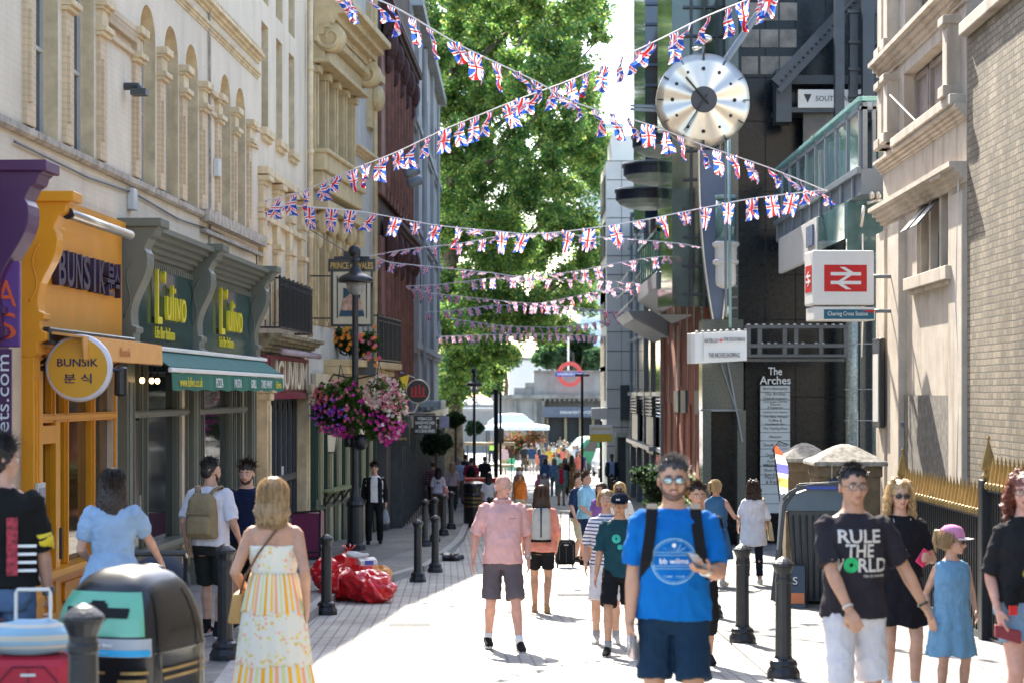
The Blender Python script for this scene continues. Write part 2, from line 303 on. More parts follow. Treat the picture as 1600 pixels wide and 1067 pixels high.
# ---------------- facade machinery (left and right street walls) ----------------
class Fac:
 """street wall on X = a + b*Y ; local x = towards +X, local y = along the street"""
 def __init__(s,name,a,b,Y0,label,cat='building',sg=1,group=None):
  s.a,s.b,s.Y0,s.sg=a,b,Y0,sg;s.k=math.sqrt(1+b*b);s.gz=G(Y0)
  s.root=empty(name,(a+b*Y0,Y0,s.gz),-math.atan(b),label,cat,group)
 def Y(s,px,o=0):return(s.a+s.sg*o*s.k)/((px-CX)/F-s.b)
 def y(s,px,o=0):return(s.Y(px,o)-s.Y0)*s.k
 def yy(s,Y):return(Y-s.Y0)*s.k
 def z(s,px,py,o=0):return ZZ(py,s.Y(px,o))-s.gz
 def zz(s,Z):return Z-s.gz
 def X(s,o):return s.sg*o
 def box(s,mb,o0,o1,y0,y1,z0,z1):
  a,b=sorted((s.sg*o0,s.sg*o1));return mb.box(a,b,min(y0,y1),max(y0,y1),min(z0,z1),max(z0,z1))
 def add(s,mb,name,m,parent=None,**k):return mb.build(name,m,parent or s.root,**k)
 def wall(s,y0,y1,z0,z1,holes,d,m,m_rev=None,name='wall',body=4.0,parent=None,off=0.0):
  ysn=sorted(set([y0,y1]+[v for h in holes for v in h[:2]]));zs=sorted(set([z0,z1]+[v for h in holes for v in h[2:4]]))
  mb=MB();X0=s.sg*off;XD=s.sg*(off-d)
  for i in range(len(ysn)-1):
   for j in range(len(zs)-1):
    a,b,c,e=ysn[i],ysn[i+1],zs[j],zs[j+1];cy,cz=(a+b)/2,(c+e)/2
    if any(h[0]<cy<h[1]and h[2]<cz<h[3]for h in holes):continue
    mb.k=0;mb.add([(X0,a,c),(X0,b,c),(X0,b,e),(X0,a,e)],[(0,1,2,3)if s.sg>0 else(3,2,1,0)])
  for h in holes:
   a,b,c,e=h[:4];arch=len(h)>4 and h[4]
   mb.k=1
   ztop=e
   if arch:
    r=(b-a)/2;ztop=e-r*h[4];n=12;cy=(a+b)/2
    arc=[(cy-r*math.cos(math.pi*k/n),ztop+r*h[4]*math.sin(math.pi*k/n))for k in range(n+1)]
    mb.k=0
    mb.add([(X0,a,e)]+[(X0,p,q)for p,q in arc[:n//2+1]],[(0,)+(k,k+1)for k in range(1,n//2+1)])
    mb.add([(X0,b,e)]+[(X0,p,q)for p,q in arc[n//2:]],[(0,)+(k,k+1)for k in range(1,n//2+1)])
    mb.k=1
    for(p,q),(p2,q2)in zip(arc,arc[1:]):mb.add([(X0,p,q),(X0,p2,q2),(XD,p2,q2),(XD,p,q)],[(0,1,2,3)])
    mb.add([(XD-s.sg*.001,a,ztop),(XD-s.sg*.001,b,ztop),(XD-s.sg*.001,b,e),(XD-s.sg*.001,a,e)],[(0,1,2,3)])
   else:mb.add([(X0,a,e),(X0,b,e),(XD,b,e),(XD,a,e)],[(0,1,2,3)])
   mb.add([(X0,a,c),(X0,b,c),(XD,b,c),(XD,a,c)],[(0,1,2,3)])
   mb.add([(X0,a,c),(X0,a,ztop),(XD,a,ztop),(XD,a,c)],[(0,1,2,3)])
   mb.add([(X0,b,c),(X0,b,ztop),(XD,b,ztop),(XD,b,c)],[(0,1,2,3)])
  mb.k=0
  mb.add([(X0,y0,z0),(X0,y0,z1),(XD,y0,z1),(XD,y0,z0),(X0,y1,z0),(X0,y1,z1),(XD,y1,z1),(XD,y1,z0)],[(0,1,2,3),(4,7,6,5),(1,5,6,2),(0,3,7,4)])
  if body:s.box(mb,off-d-.03,off-d-body,y0,y1,z0,z1)
  return mb.build(name,[m,m_rev or m],parent or s.root)
 def window(s,ya,yb,za,zb,d,fm,gm,bars=(1,2),fw=.06,name='window',parent=None,arch=0):
  mb=MB();o=-d
  for a,b,c,e in((ya,ya+fw,za,zb),(yb-fw,yb,za,zb),(ya,yb,za,za+fw),(ya,yb,zb-fw,zb)):
   s.box(mb,o,o+.05,a+.002,b-.002,c+.002,e-.002)
  for i in range(1,bars[0]):q=ya+(yb-ya)*i/bars[0];s.box(mb,o,o+.04,q-.02,q+.02,za+fw,zb-fw)
  for i in range(1,bars[1]):q=za+(zb-za)*i/bars[1];s.box(mb,o,o+.045,ya+fw,yb-fw,q-.022,q+.022)
  w_=mb.build(name,fm,parent or s.root,bevel=0)
  g=MB();s.box(g,o,o+.012,ya+fw*.5,yb-fw*.5,za+fw*.5,zb-fw*.5);g.build('pane',gm,w_)
  return w_
 def mould(s,y0,y1,prof,m,name='cornice',ret=True,parent=None,wob=0):
  mb=MB();mb.prism([(s.sg*o,y0,z)for o,z in prof],(0,y0,0),(0,y1,0));return mb.build(name,m,parent or s.root)
def stepprof(z,h,o,n=4,base=0):
 P=[(base-.02,z-h)]
 for i in range(n):
  t=i/n;t2=(i+1)/n;oo=base+o*(t2**1.3)
  P+=[(oo,z-h*(1-t)+.0),(oo,z-h*(1-t2)-.012*(i<n-1))]
 P+=[(base-.02,z)]
 return P
# ============ first building on the left: white painted brick over three shops ============
A=Fac('terrace_building',-5.95,.037,19.9,'long white painted brick terrace with arched windows above the orange and grey green shops')
zg=A.zz
hol=[];gl=M['glass2']
for Yc in(21.3,22.9,26.25,27.75,29.2,31.95,33.35):
 c=A.yy(Yc);hol.append((c-.46,c+.46,zg(2.86),zg(5.3),.95))
for Yc in(35.9,37.6,39.2):c=A.yy(Yc);hol.append((c-.38,c+.38,zg(4.92),zg(6.9)))
for Yc in(21.3,22.9,26.25,27.75,29.2,31.95,33.35,35.9,37.6,39.2):c=A.yy(Yc);hol.append((c-.42,c+.42,zg(7.3),zg(9.1)))
yA0,yA1=A.yy(15.0),A.yy(41.4)
A.wall(yA0,yA1,zg(2.2),zg(11.6),hol,.22,M['cream'],M['stonetrim'],body=5)
for h in hol:
 arch=len(h)>4
 A.window(h[0]+.0,h[1]-.0,h[2],h[3]-(.42 if arch else 0),.21,M['sash'],gl,bars=(1,2),fw=.05)
pil=MB();cap=MB()
for Yc in(20.55,22.1,23.65,25.5,27.0,28.48,29.95,31.2,32.65,34.1):
 c=A.yy(Yc);w2=.17;pil.cut();cap.cut()
 A.box(pil,-.02,.05,c-w2,c+w2,zg(2.86),zg(4.4))
 A.box(pil,.02,.085,c-w2+.05,c-w2+.12,zg(3.1),zg(4.1))
 for z0,z1,o in((4.38,4.43,.10),(4.43,4.5,.14),(4.70,4.74,.10),(4.74,4.84,.15)):A.box(cap,-.02,o,c-w2-o*.35,c+w2+o*.35,zg(z0),zg(z1))
 A.box(cap,-.02,.07,c-w2,c+w2,zg(4.5),zg(4.7))
A.add(pil,'pilasters',M['creamtrim'],bevel=.008);A.add(cap,'capitals',M['stonetrim'],bevel=.008)
band=MB()
for Y0_,Y1_ in((23.8,25.3),(30.1,31.1),(34.2,35.0)):
 band.cut()
 for z0,o in((4.44,.05),(4.75,.08)):A.box(band,-.02,o,A.yy(Y0_),A.yy(Y1_),zg(z0),zg(z0+.07))
for k in range(30):
 Yk=23.8+k*.06
 if Yk<25.3:A.box(band,-.02,.085,A.yy(Yk),A.yy(Yk+.035),zg(4.60),zg(4.74))
A.add(band,'impost_band',M['creamtrim'])
sl=MB();sl.prism([(A.sg*o,yA0,z)for o,z in((-.02,zg(2.72)),(.05,zg(2.72)),(.08,zg(2.75)),(.08,zg(2.82)),(-.02,zg(2.87)))],(0,yA0,0),(0,A.yy(35.0),0))
A.add(sl,'sill_band',M['greyledge'])
for nm,z_,h_,o_ in(('string_course',5.86,.13,.07),('cornice',6.18,.16,.14)):
 A.mould(A.yy(24),A.yy(35.1),stepprof(zg(z_),h_,o_,3),M['stonetrim'],nm)
den=MB()
for k in range(90):Yk=24+k*.123;A.box(den,.0,.115,A.yy(Yk),A.yy(Yk+.06),zg(6.185),zg(6.25))
A.add(den,'dentils',M['stonetrim'])
ss=MB()
for Yc in(35.9,37.6,39.2):ss.cut();A.box(ss,-.02,.12,A.yy(Yc)-.5,A.yy(Yc)+.5,zg(4.78),zg(4.92));A.box(ss,-.02,.07,A.yy(Yc)-.46,A.yy(Yc)+.46,zg(4.7),zg(4.78))
A.add(ss,'window_sill',M['stonetrim'],bevel=.01)
A.wall(yA0,yA1,zg(-3.6),zg(2.2),[(A.yy(20.9),A.yy(24.3),zg(-2.9),zg(.55)),(A.yy(24.85),A.yy(28.5),zg(-2.9),zg(.55)),(A.yy(28.95),A.yy(33.6),zg(-2.95),zg(.55)),(A.yy(35.4),A.yy(40.2),zg(-3.1),zg(.1)),(A.yy(16),A.yy(19.6),zg(-2.6),zg(.55))],.35,M['cream_flat'],M['cream_flat'],name='lower_wall',body=5)
# downpipes
dp=MB();yq=A.yy(41.1);dp.tube([(.12,yq,zg(10.5)),(.12,yq,zg(1.2))],.055,10)
for z_ in np.arange(1.5,10.5,1.8):dp.tube([(.12,yq,zg(z_)),(.12,yq,zg(z_)+.12)],.07,10)
A.add(dp,'drainpipe',M['stonetrim'],smooth=True)
# stone entrance surround in the far bay (moulded piers beneath the narrow windows)
sur=MB()
for Yc in(35.4,37.0,38.6,40.2):
 c=A.yy(Yc);sur.cut()
 A.box(sur,-.02,.10,c-.22,c+.22,zg(1.35),zg(3.9))
 for z_,o_ in((3.9,.22),(3.4,.16),(2.75,.18),(1.9,.15)):A.box(sur,-.02,o_,c-.27,c+.27,zg(z_),zg(z_+.1));A.box(sur,-.02,o_*.6,c-.25,c+.25,zg(z_)-.08,zg(z_))
sur.cut();A.box(sur,-.02,.2,A.yy(35.1),A.yy(40.6),zg(4.02),zg(4.16));A.box(sur,-.02,.12,A.yy(35.1),A.yy(40.6),zg(3.2),zg(3.3))
A.add(sur,'stone_piers',M['stonetrim'],bevel=.012)
cb=MB();cb.tube([(.03,A.yy(Y_),zg(z_))for Y_,z_ in((20,2.62),(23,2.58),(25.3,2.64),(28,2.55),(31,2.6),(34.8,2.5),(35.0,1.9))],.014,5);A.add(cb,'wall_cable',M['darkgrey'])
cb=MB();cb.tube([(.03,A.yy(Y_),zg(z_))for Y_,z_ in((30.4,9.8),(30.42,6.3),(30.5,3.0),(30.45,2.3))],.022,6);A.add(cb,'thin_pipe',M['greyledge'])
for Y_,z_ in((25.05,2.4),(30.9,3.5)):cb=MB();A.box(cb,0,.09,A.yy(Y_),A.yy(Y_)+.22,zg(z_),zg(z_)+.28);A.add(cb,'alarm_box',M['offwhite'],bevel=.01)
lg=MB();A.box(lg,-.02,.16,A.yy(29.8),A.yy(35.2),zg(2.68),zg(2.86));A.box(lg,-.02,.1,A.yy(29.8),A.yy(35.2),zg(2.5),zg(2.56));A.add(lg,'lower_string_course',M['greyledge'])
o=MB();c=A.yy(24.9);o.tube([(0,c,zg(3.98)),(.18,c,zg(3.98)),(.22,c,zg(3.92))],.05,8);o.box(.1,.3,c-.1,c+.1,zg(3.86),zg(3.94));A.add(o,'wall_floodlight',M['darkgrey'])
def console(f,y0,y1,ztop,m,parent,osc=.5,zb=.55,ground=-3.6):
 """scrolled shopfront console bracket above its pilaster"""
 P=[(-.02,ztop)]
 k=osc
 P+=[(k,ztop),(k,ztop-.1),(k-.04,ztop-.13),(k-.06,ztop-.2),(k-.12,ztop-.24),(k-.16,ztop-.32),(k-.18,ztop-.36)]
 for t in np.linspace(0,1,12):
  z=ztop-.42-t*(ztop-.42-zb-.32);oo=.17+(k-.315)*(.5+.5*math.cos(t*math.pi))+.022*math.sin(t*math.pi*2.2)
  P.append((oo,z))
 P+=[(.24,zb+.3),(.24,zb+.24),(.2,zb+.22),(.2,zb+.12),(.26,zb+.1),(.26,zb+.02),(.17,zb-.02),(.17,zb-.12),(.13,zb-.16),(-.02,zb-.16)]
 mb=MB();mb.prism([(f.sg*o,y0,zg2)for o,zg2 in[(a,f.zz(b))for a,b in P]],(0,y0,0),(0,y1,0))
 f.box(mb,-.02,k+.05,y0-.05,y1+.05,f.zz(ztop-.09),f.zz(ztop+.02))
 br=mb.build('console_bracket',m,parent,bevel=.01)
 s2=MB()
 for sd in(y0-.006,y1+.006):
  path=[(f.sg*(.08+.12*t+.05*math.sin(t*6.2)),sd,f.zz(zb+.42+t*(ztop-.95-zb)))for t in np.linspace(0,1,14)]
  s2.tube(path,.012,6)
 s2.build('carved_scroll',m,br,smooth=True)
 pm=MB();f.box(pm,-.02,.13,y0,y1,f.zz(ground),f.zz(zb-.16));f.box(pm,-.02,.17,y0-.02,y1+.02,f.zz(ground),f.zz(G(f.Y0+y0)+.45))
 f.box(pm,.12,.15,y0+.06,y0+.09,f.zz(G(f.Y0+y0)+.6),f.zz(zb-.4));f.box(pm,.12,.15,y1-.09,y1-.06,f.zz(G(f.Y0+y0)+.6),f.zz(zb-.4))
 pm.build('pilaster',m,parent,bevel=.008)
def shopwin(f,y0,y1,m,gm,parent,sill=-2.07,trans=-.27,top=.5,mull=(),riser=True,o=-.06,door=None,name='shop_window'):
 mb=MB();fz=f.zz
 segs=[y0]+list(mull)+[y1]
 for q in segs:f.box(mb,o,o+.12,q-.045,q+.045,fz(sill if not(door and door[0]<q<door[1])else sill),fz(top));f.box(mb,o+.12,o+.15,q-.018,q+.018,fz(sill),fz(top))
 f.box(mb,o,o+.14,y0,y1,fz(trans-.05),fz(trans+.05));f.box(mb,o+.14,o+.17,y0,y1,fz(trans-.02),fz(trans+.03))
 f.box(mb,o,o+.12,y0,y1,fz(top-.06),fz(top));w_=None
 f.box(mb,o-.02,o+.26,y0-.04,y1+.04,fz(sill-.08),fz(sill));f.box(mb,o,o+.18,y0,y1,fz(sill-.14),fz(sill-.08))
 w_=mb.build(name,m,parent,bevel=.006)
 g=MB();f.box(g,o+.03,o+.045,y0,y1,fz(sill),fz(top));g.build('pane',gm,w_)
 if riser:
  r=MB();f.box(r,o-.05,o+.08,y0,y1,fz(-3.6),fz(sill-.14))
  n=max(1,round((y1-y0)/1.2));d_=(y1-y0)/n
  for i in range(n):
   a=y0+i*d_+.1;b=a+d_-.2;gz_=G(f.Y0+a)+.28
   for q in((a,a+.05,gz_,sill-.22),(b-.05,b,gz_,sill-.22),(a,b,gz_,gz_+.05),(a,b,sill-.27,sill-.22)):f.box(r,o+.08,o+.11,q[0],q[1],fz(q[2]),fz(q[3]))
  r.build('stall_riser',m,w_,bevel=.005)
 return w_
# --- purple sweet shop (cut by the frame) ---
S0=Fac('sweet_shop',-5.95,.037,19.3,'glossy purple sweet shop front with big console at the left edge','shop front')
console(S0,S0.yy(18.95),S0.yy(19.35),2.28,M['purple'],S0.root,.62)
mb=MB();S0.box(mb,0,.1,S0.yy(15.5),S0.yy(18.9),zg(.6)+0,zg(2.1));S0.add(mb,'fascia',M['purple'])
shopwin(S0,S0.yy(16),S0.yy(18.8),M['purple'],M['glass'],S0.root,sill=-1.9,mull=(S0.yy(17.2),))
vs=empty('vertical_sweets_banner',at(4,545,18.9),0,'tall narrow purple banner sign with white web address at the left edge','sign')
b=MB();b.box(-.09,.09,-.02,.02,-1.25,.0);b.build('panel',M['purple'],vs);b=MB();b.tube([(-.4,0,-.05),(0,0,-.05)],.015,6);b.build('bracket',M['blackiron'],vs)
t_=text('sweets.com',1.15,.10,(0.02,-.024,-.63),'cam',M['letterwhite'],vs,name='lettering');t_.rotation_euler=(R(90),R(-90),0)
bl=empty('hanging_sweets_sign',at(8,475,19.1),0,'purple projecting sign with orange red letters beside the purple console','sign')
b=MB();b.box(-.24,.15,-.03,.03,-.43,.42);b.build('panel',mat('violet_sign_panel',(.13,.04,.22),.4,.05),bl,bevel=.01)
text('A',.20,.26,(.02,-.034,.1),'cam',mat('orange_red_lettering',(.75,.10,.02),.5,0),bl);text('S',.20,.26,(.02,-.034,-.22),'cam',MATS['orange_red_lettering'],bl)
# --- orange shop ---
S1=Fac('orange_shop',-5.95,.037,20.3,'bright orange Korean food shop front with glazed doors','shop front')
y_=S1.yy;gorange=glassmat('amber_reflecting_glass',(.05,.025,.01))
console(S1,y_(20.35),y_(20.60),2.12,M['orange'],S1.root,.52)
mb=MB();S1.box(mb,0,.08,y_(20.72),y_(24.45),S1.zz(.5),S1.zz(2.15));S1.box(mb,.08,.13,y_(20.72),y_(24.45),S1.zz(2.06),S1.zz(2.17));S1.add(mb,'fascia',M['orange'])
lt=mat('dark_plum_letters',(.03,.02,.06),.4,.1)
for i,ch in enumerate('BUNSIK'):text(ch,.10 if ch=='I' else.29,.40,(.13,y_(21.35)+i*.355,S1.zz(1.40)),'left',lt,S1.root,depth=.035,bold=.02)
text('분식',.66,.42,(.13,y_(23.72),S1.zz(1.40)),'left',lt,S1.root,depth=.035,bold=.02)
W1=shopwin(S1,y_(20.8),y_(24.35),M['orange'],gorange,S1.root,sill=-1.95,mull=(y_(21.55),y_(22.1),y_(23.3)),o=-.12)
dd=MB();S1.box(dd,-.03,.06,y_(20.75),y_(20.95),S1.zz(-2.75),S1.zz(.4));S1.box(dd,-.03,.05,y_(21.5),y_(21.68),S1.zz(-2.75),S1.zz(-.3));S1.box(dd,-.03,.05,y_(20.95),y_(21.5),S1.zz(-.55),S1.zz(-.35))
S1.box(dd,-.03,.05,y_(20.95),y_(21.5),S1.zz(-2.75),S1.zz(-2.45));dr=S1.add(dd,'door',M['orange'],bevel=.006)
hd=MB();hd.tube([(.09,y_(21.55),S1.zz(-1.5)),(.09,y_(21.55),S1.zz(-1.85))],.02,8);hd.build('handle',M['blackiron'],dr)
mn=MB();S1.box(mn,.13,.17,y_(20.38),y_(20.66),S1.zz(-2.0),S1.zz(-.95));mo=S1.add(mn,'menu_board',M['offwhite'],bevel=.006)
mi=MB();S1.box(mi,.17,.176,y_(20.41),y_(20.63),S1.zz(-1.93),S1.zz(-1.0));mi.build('menu_sheet',mat('lilac_grey_menu',(.32,.30,.42),.3,.3,14),mo)
aw=empty('orange_awning',(S1.X(0)+-5.95+.037*22.4+.0,22.4,.55),-math.atan(.037),'short orange fabric awning with dark cassette over the orange shop','awning')
b=MB();b.box(0,.28,-1.95,1.95,-.02,.16);b.build('cassette',M['black'],aw,bevel=.02)
b=MB();b.prism([(.22,-1.9,.12),(.62,-1.9,.06),(.62,-1.9,.04),(.22,-1.9,.09)],(0,-1.9,0),(0,1.9,0));b.prism([(.60,-1.9,.06),(.625,-1.9,.05),(.635,-1.9,-.18),(.625,-1.9,-.19)],(0,-1.9,0),(0,1.9,0));b.build('canopy_cloth',mat('orange_canvas',(.72,.36,.10),.8,.06),aw)
b=MB();[(b.cut(),b.tube([(.02,y,-.25),(.3,y+.1,-.05),(.58,y,.02)],.02,6))for y in(-1.6,1.6)];b.build('folding_arms',M['black'],aw)
text('Bunsik',.5,.10,(.643,-.1,-.07),'left',mat('orange_brown_print',(.45,.12,.03),.7,0),aw,depth=.001)
pl=empty('picture_light',(-5.95+.037*22,22.0,1.92),-math.atan(.037),'long silver tube light over the orange shop letters','lamp')
b=MB();b.tube([(.45,-1.45,0),(.45,1.35,0)],.055,10);b.build('tube_body',M['steel'],pl,smooth=True)
b=MB();[b.tube([(0,y,.12),(.25,y,.12),(.44,y,.02)],.016,6)for y in(-1.2,1.1)];b.tube([(.45,-1.5,0),(.45,-1.44,0)],.065,10);b.build('brackets',M['black'],pl)
ds=empty('round_shop_sign',at(124,575,20.75),0,'round yellow lit sign with white rim hanging before the orange shop','sign')
b=MB();b.lathe([(.33,-.07),(.355,-.05),(.365,0),(.355,.05),(.33,.07)],n=40);b.xf(Matrix.Rotation(R(90),4,'X'));b.build('rim',mat('white_sign_rim',(.72,.70,.74),.4,.02),ds,smooth=True)
b=MB();b.lathe([(.318,-.012),(.318,.012)],n=40);b.xf(Matrix.Translation((0,-.065,0))@Matrix.Rotation(R(90),4,'X'));b.build('face',mat('golden_yellow_face',(.72,.36,.02),.45,.02),ds)
b=MB();b.tube([(-.55,0,0),(-.34,0,0)],.03,8);b.lathe([(.05,-.3),(.07,-.28),(.07,.0),(.05,.02)],c=(.43,.1,.0),n=10);b.tube([(.36,0,-.02),(.44,.05,-.02)],.02,6);b.build('bracket',M['black'],ds)
text('BUNSIK',.44,.085,(0,-.081,.06),'cam',lt,ds,bold=.01);text('분 식',.30,.105,(0,-.081,-.11),'cam',lt,ds,bold=.01)
# --- grey green restaurant ---
S2=Fac('grey_green_restaurant',-5.95,.037,24.5,'grey green restaurant front with two dark green fascias between scroll consoles','shop front')
y_=S2.yy;zz2=S2.zz
for a in(24.55,28.78,33.8):console(S2,y_(a),y_(a+.4),2.22,M['sage'],S2.root,.52)
for a,b_ in((24.97,28.76),(29.2,33.78)):
 S2.mould(y_(a),y_(b_),stepprof(zz2(2.18),.42,.42,6,.02),M['sage'],'cornice')
 b=MB();k=a
 while k<b_-.06:S2.box(b,.02,.12,y_(k),y_(k+.07),zz2(1.69),zz2(1.76));k+=.13
 S2.add(b,'dentils',M['sage'])
 b=MB();S2.box(b,.0,.10,y_(a),y_(b_),zz2(.6),zz2(1.69));fo=S2.add(b,'fascia',M['dgreen'])
 c=(a+b_)/2
 text("L",.30,.74,(.15,y_(c)-.62,zz2(1.32)),'left',M['yellow'],S2.root,depth=.022)
 text("ulivo",1.3,.50,(.15,y_(c)+.48,zz2(1.27)),'left',M['yellow'],S2.root,depth=.022)
 text("'",.10,.16,(.15,y_(c)-.32,zz2(1.60)),'left',M['yellow'],S2.root,depth=.03)
 text("Life Bar Italiano",1.25,.17,(.115,y_(c)-.05,zz2(.84)),'left',M['yellow'],S2.root,depth=.006)
shopwin(S2,y_(25.0),y_(28.72),M['sage'],M['glass'],S2.root,mull=(y_(25.75),y_(26.05),y_(28.1)),o=-.1)
shopwin(S2,y_(29.3),y_(33.7),M['sage'],M['glass'],S2.root,mull=(y_(29.6),y_(29.95),y_(32.3),y_(32.7),y_(33.3)),o=-.1)
b=MB();S2.box(b,-.08,.02,y_(25.08),y_(25.7),zz2(-2.9),zz2(-.35));dr=S2.add(b,'door',M['black'],bevel=.01);b=MB();S2.box(b,.02,.05,y_(25.6),y_(25.64),zz2(-1.75),zz2(-1.35));b.build('handle',M['steel'],dr)
aw=empty('green_awning',(-5.95+.037*29.3,29.3,.58),-math.atan(.037),'long green awning with white cassette and lettered valance over the restaurant','awning')
b=MB();b.box(.10,.36,-4.75,4.72,-.01,.05);b.prism([(.1,-4.8,-.04),(.40,-4.8,.05),(.45,-4.8,-.02),(.3,-4.8,-.18),(.1,-4.8,-.1)],(0,-4.8,0),(0,-4.75,0));b.build('cassette',M['white'],aw,bevel=.015)
b=MB();b.prism([(.3,0,.0),(.62,0,-.22),(.62,0,-.24),(.3,0,-.02)],(0,-4.55,0),(0,4.6,0));[setattr(b,'v',[(x,y-4.55,z)for x,y,z in b.v])];b.build('canopy_cloth',mat('teal_canvas',(.02,.14,.12),.8,.1),aw)
b=MB();b.box(.61,.67,-4.6,4.62,-.30,-.24);b.build('front_bar',M['white'],aw,bevel=.015)
b=MB();n=60;pts=[(.645+.008*math.sin(i*1.3),-4.55+9.1*i/n)for i in range(n+1)]
b.loft([[(x,y,-.31),(x+.01,y,-.31),(x+.02,y,-.53-.012*math.sin(i*.8)),(x+.01,y,-.53-.012*math.sin(i*.8))]for i,(x,y)in enumerate(pts)]);b.build('valance',mat('green_canvas',(.01,.13,.085),.8,.1),aw)
for s_,yc,w_,m_ in(('www.lulivo.co.uk',-3.4,1.5,M['yellow']),('PIZZA',-1.4,.55,M['letterwhite']),('PASTA',.1,.6,M['letterwhite']),('GRILL',1.5,.5,M['letterwhite']),('TAKE AWAY',2.75,1.1,M['letterwhite']),('lulivo',4.0,.55,M['yellow'])):
 text(s_,w_,.13,(.675,yc,-.42),'left',m_,aw,depth=.002)
lgt=empty('festoon_lights',(-5.95+.037*25.2+.25,25.2,.38),0,'three warm bulbs hanging at the near end of the green awning','lights')
for q in(-.45,.2,.62):
 b=MB();b.tube([(0,q,0),(0,q,-.14)],.012,6);b.tube([(0,q,-.12),(0,q,-.17)],.025,8);h_=b.build('bulb_holder',M['black'],lgt)
 b=MB();b.ell((0,q,-.205),(.034,.034,.042),12,8);b.build('bulb',M['bulb'],h_,smooth=True)
b=MB();b.tube([(0,-.7,.0),(0,.9,0)],.01,6);b.build('cable',M['black'],lgt)
# --- maroon fascia shop ---
S3=Fac('arched_window_shop',-5.95,.037,34.6,'narrow stone framed shop front with maroon fascia and tall cream letters','shop front')
y_=S3.yy;z3=S3.zz
for a in(35.0,40.0):
 b=MB();S3.box(b,-.02,.2,y_(a),y_(a+.42),z3(-3.5),z3(.1));S3.box(b,.2,.23,y_(a)+.12,y_(a)+.3,z3(-2.8),z3(-.2));S3.box(b,-.02,.3,y_(a)-.06,y_(a+.48),z3(.02),z3(.2));S3.box(b,-.02,.25,y_(a)-.03,y_(a+.45),z3(-.12),z3(.02))
 S3.box(b,-.02,.27,y_(a)-.04,y_(a+.46),z3(-3.5),z3(-2.75));S3.add(b,'stone_pilaster',M['stonetrim'],bevel=.02)
b=MB();S3.box(b,.0,.18,y_(35.1),y_(40.4),z3(-.08),z3(.72));S3.box(b,.18,.22,y_(35.1),y_(40.4),z3(-.1),z3(.03));fo=S3.add(b,'fascia',M['maroon'],bevel=.01)
b=MB();S3.box(b,.185,.2,y_(35.3),y_(40.2),z3(.05),z3(.66));b.build('fascia_panel',mat('brown_fascia_panel',(.16,.05,.03),.6,.2,8),fo)
text('IGUVIUM',4.0,.55,(.225,y_(37.75),z3(.36)),'left',mat('cream_letters',(.62,.55,.42),.6,.1),S3.root,depth=.02,bold=.015)
b=MB()
S3.box(b,-.12,-.02,y_(35.45),y_(40.0),z3(-1.75),z3(-1.62));nn=7
for i in range(nn+1):q=y_(35.45)+(y_(40.0)-y_(35.45))*i/nn;S3.box(b,-.12,-.03,q-.04,q+.04,z3(-2.5),z3(.1))
for i in range(nn):
 a=y_(35.45)+(y_(40.0)-y_(35.45))*i/nn;w_=(y_(40.0)-y_(35.45))/nn
 b.tube([(-.07,a+w_/2-w_/2*math.cos(t),z3(-.45)+.4*math.sin(t))for t in np.linspace(0,math.pi,9)],.03,5)
w3=S3.add(b,'arcaded_window',M['darkgrey']);b=MB();S3.box(b,-.1,-.09,y_(35.45),y_(40.0),z3(-2.5),z3(.1));b.build('pane',M['glass'],w3)
b=MB();S3.box(b,-.15,.05,y_(35.42),y_(40.0),z3(-3.5),z3(-2.5));S3.add(b,'stall_riser',M['darkgrey'])
for q,zc in((36.1,-1.2),(38.4,-1.9)):
 b=MB();S3.box(b,-.08,-.065,y_(q)-.18,y_(q)+.18,z3(zc-.45),z3(zc+.45));S3.add(b,'window_poster',M['offwhite'])
b=MB();b.tube([(.42,y_(35.3),z3(.78)),(.42,y_(40.3),z3(.78))],.06,8);S3.add(b,'rolled_awning',mat('lilac_canvas',(.35,.27,.30),.8),smooth=True)
S3.mould(y_(34.9),y_(40.6),stepprof(z3(1.10),.38,.46,6,.02),mat('mossy_carved_stone',(.22,.185,.11),.95,.5,6,.9,25),'carved_ledge')
def railing(root,y0,y1,o,zb,zt,m,rz=.14,sg=1,ret=True,name='railing'):
 b=MB();x=sg*o
 for z in(zb,zt):b.bar((x,y0,z),(x,y1,z),.045,.035)
 b.bar((x,y0,zt-.12),(x,y1,zt-.12),.02)
 n=max(2,int((y1-y0)/rz))
 for i in range(n+1):y=y0+(y1-y0)*i/n;b.bar((x,y,zb),(x,y,zt+(.05 if i%5==0 else 0)),.022 if i%5 else.04)
 for i in range(0,n,2):
  y=y0+(y1-y0)*(i+.5)/n
  b.tube([(x,y+.05*math.cos(t),zt-.06+.05*math.sin(t))for t in np.linspace(0,2*math.pi,8)],.008,4)
 if ret:
  for y in(y0,y1):
   for z in(zb,zt):b.bar((x,y,z),(0,y,z),.04,.035)
   k=max(1,int(o/rz))
   for i in range(1,k+1):b.bar((x*i/(k+1),y,zb),(x*i/(k+1),y,zt),.02)
 return b.build(name,m,root)
rr=empty('iron_balcony_railing',(-5.95+.037*37.5,37.5,1.1),-math.atan(.037),'black iron balcony railing standing on the carved ledge above the maroon fascia','railing')
railing(rr,-2.1,2.1,.36,.12,1.03,M['blackiron'],.11)
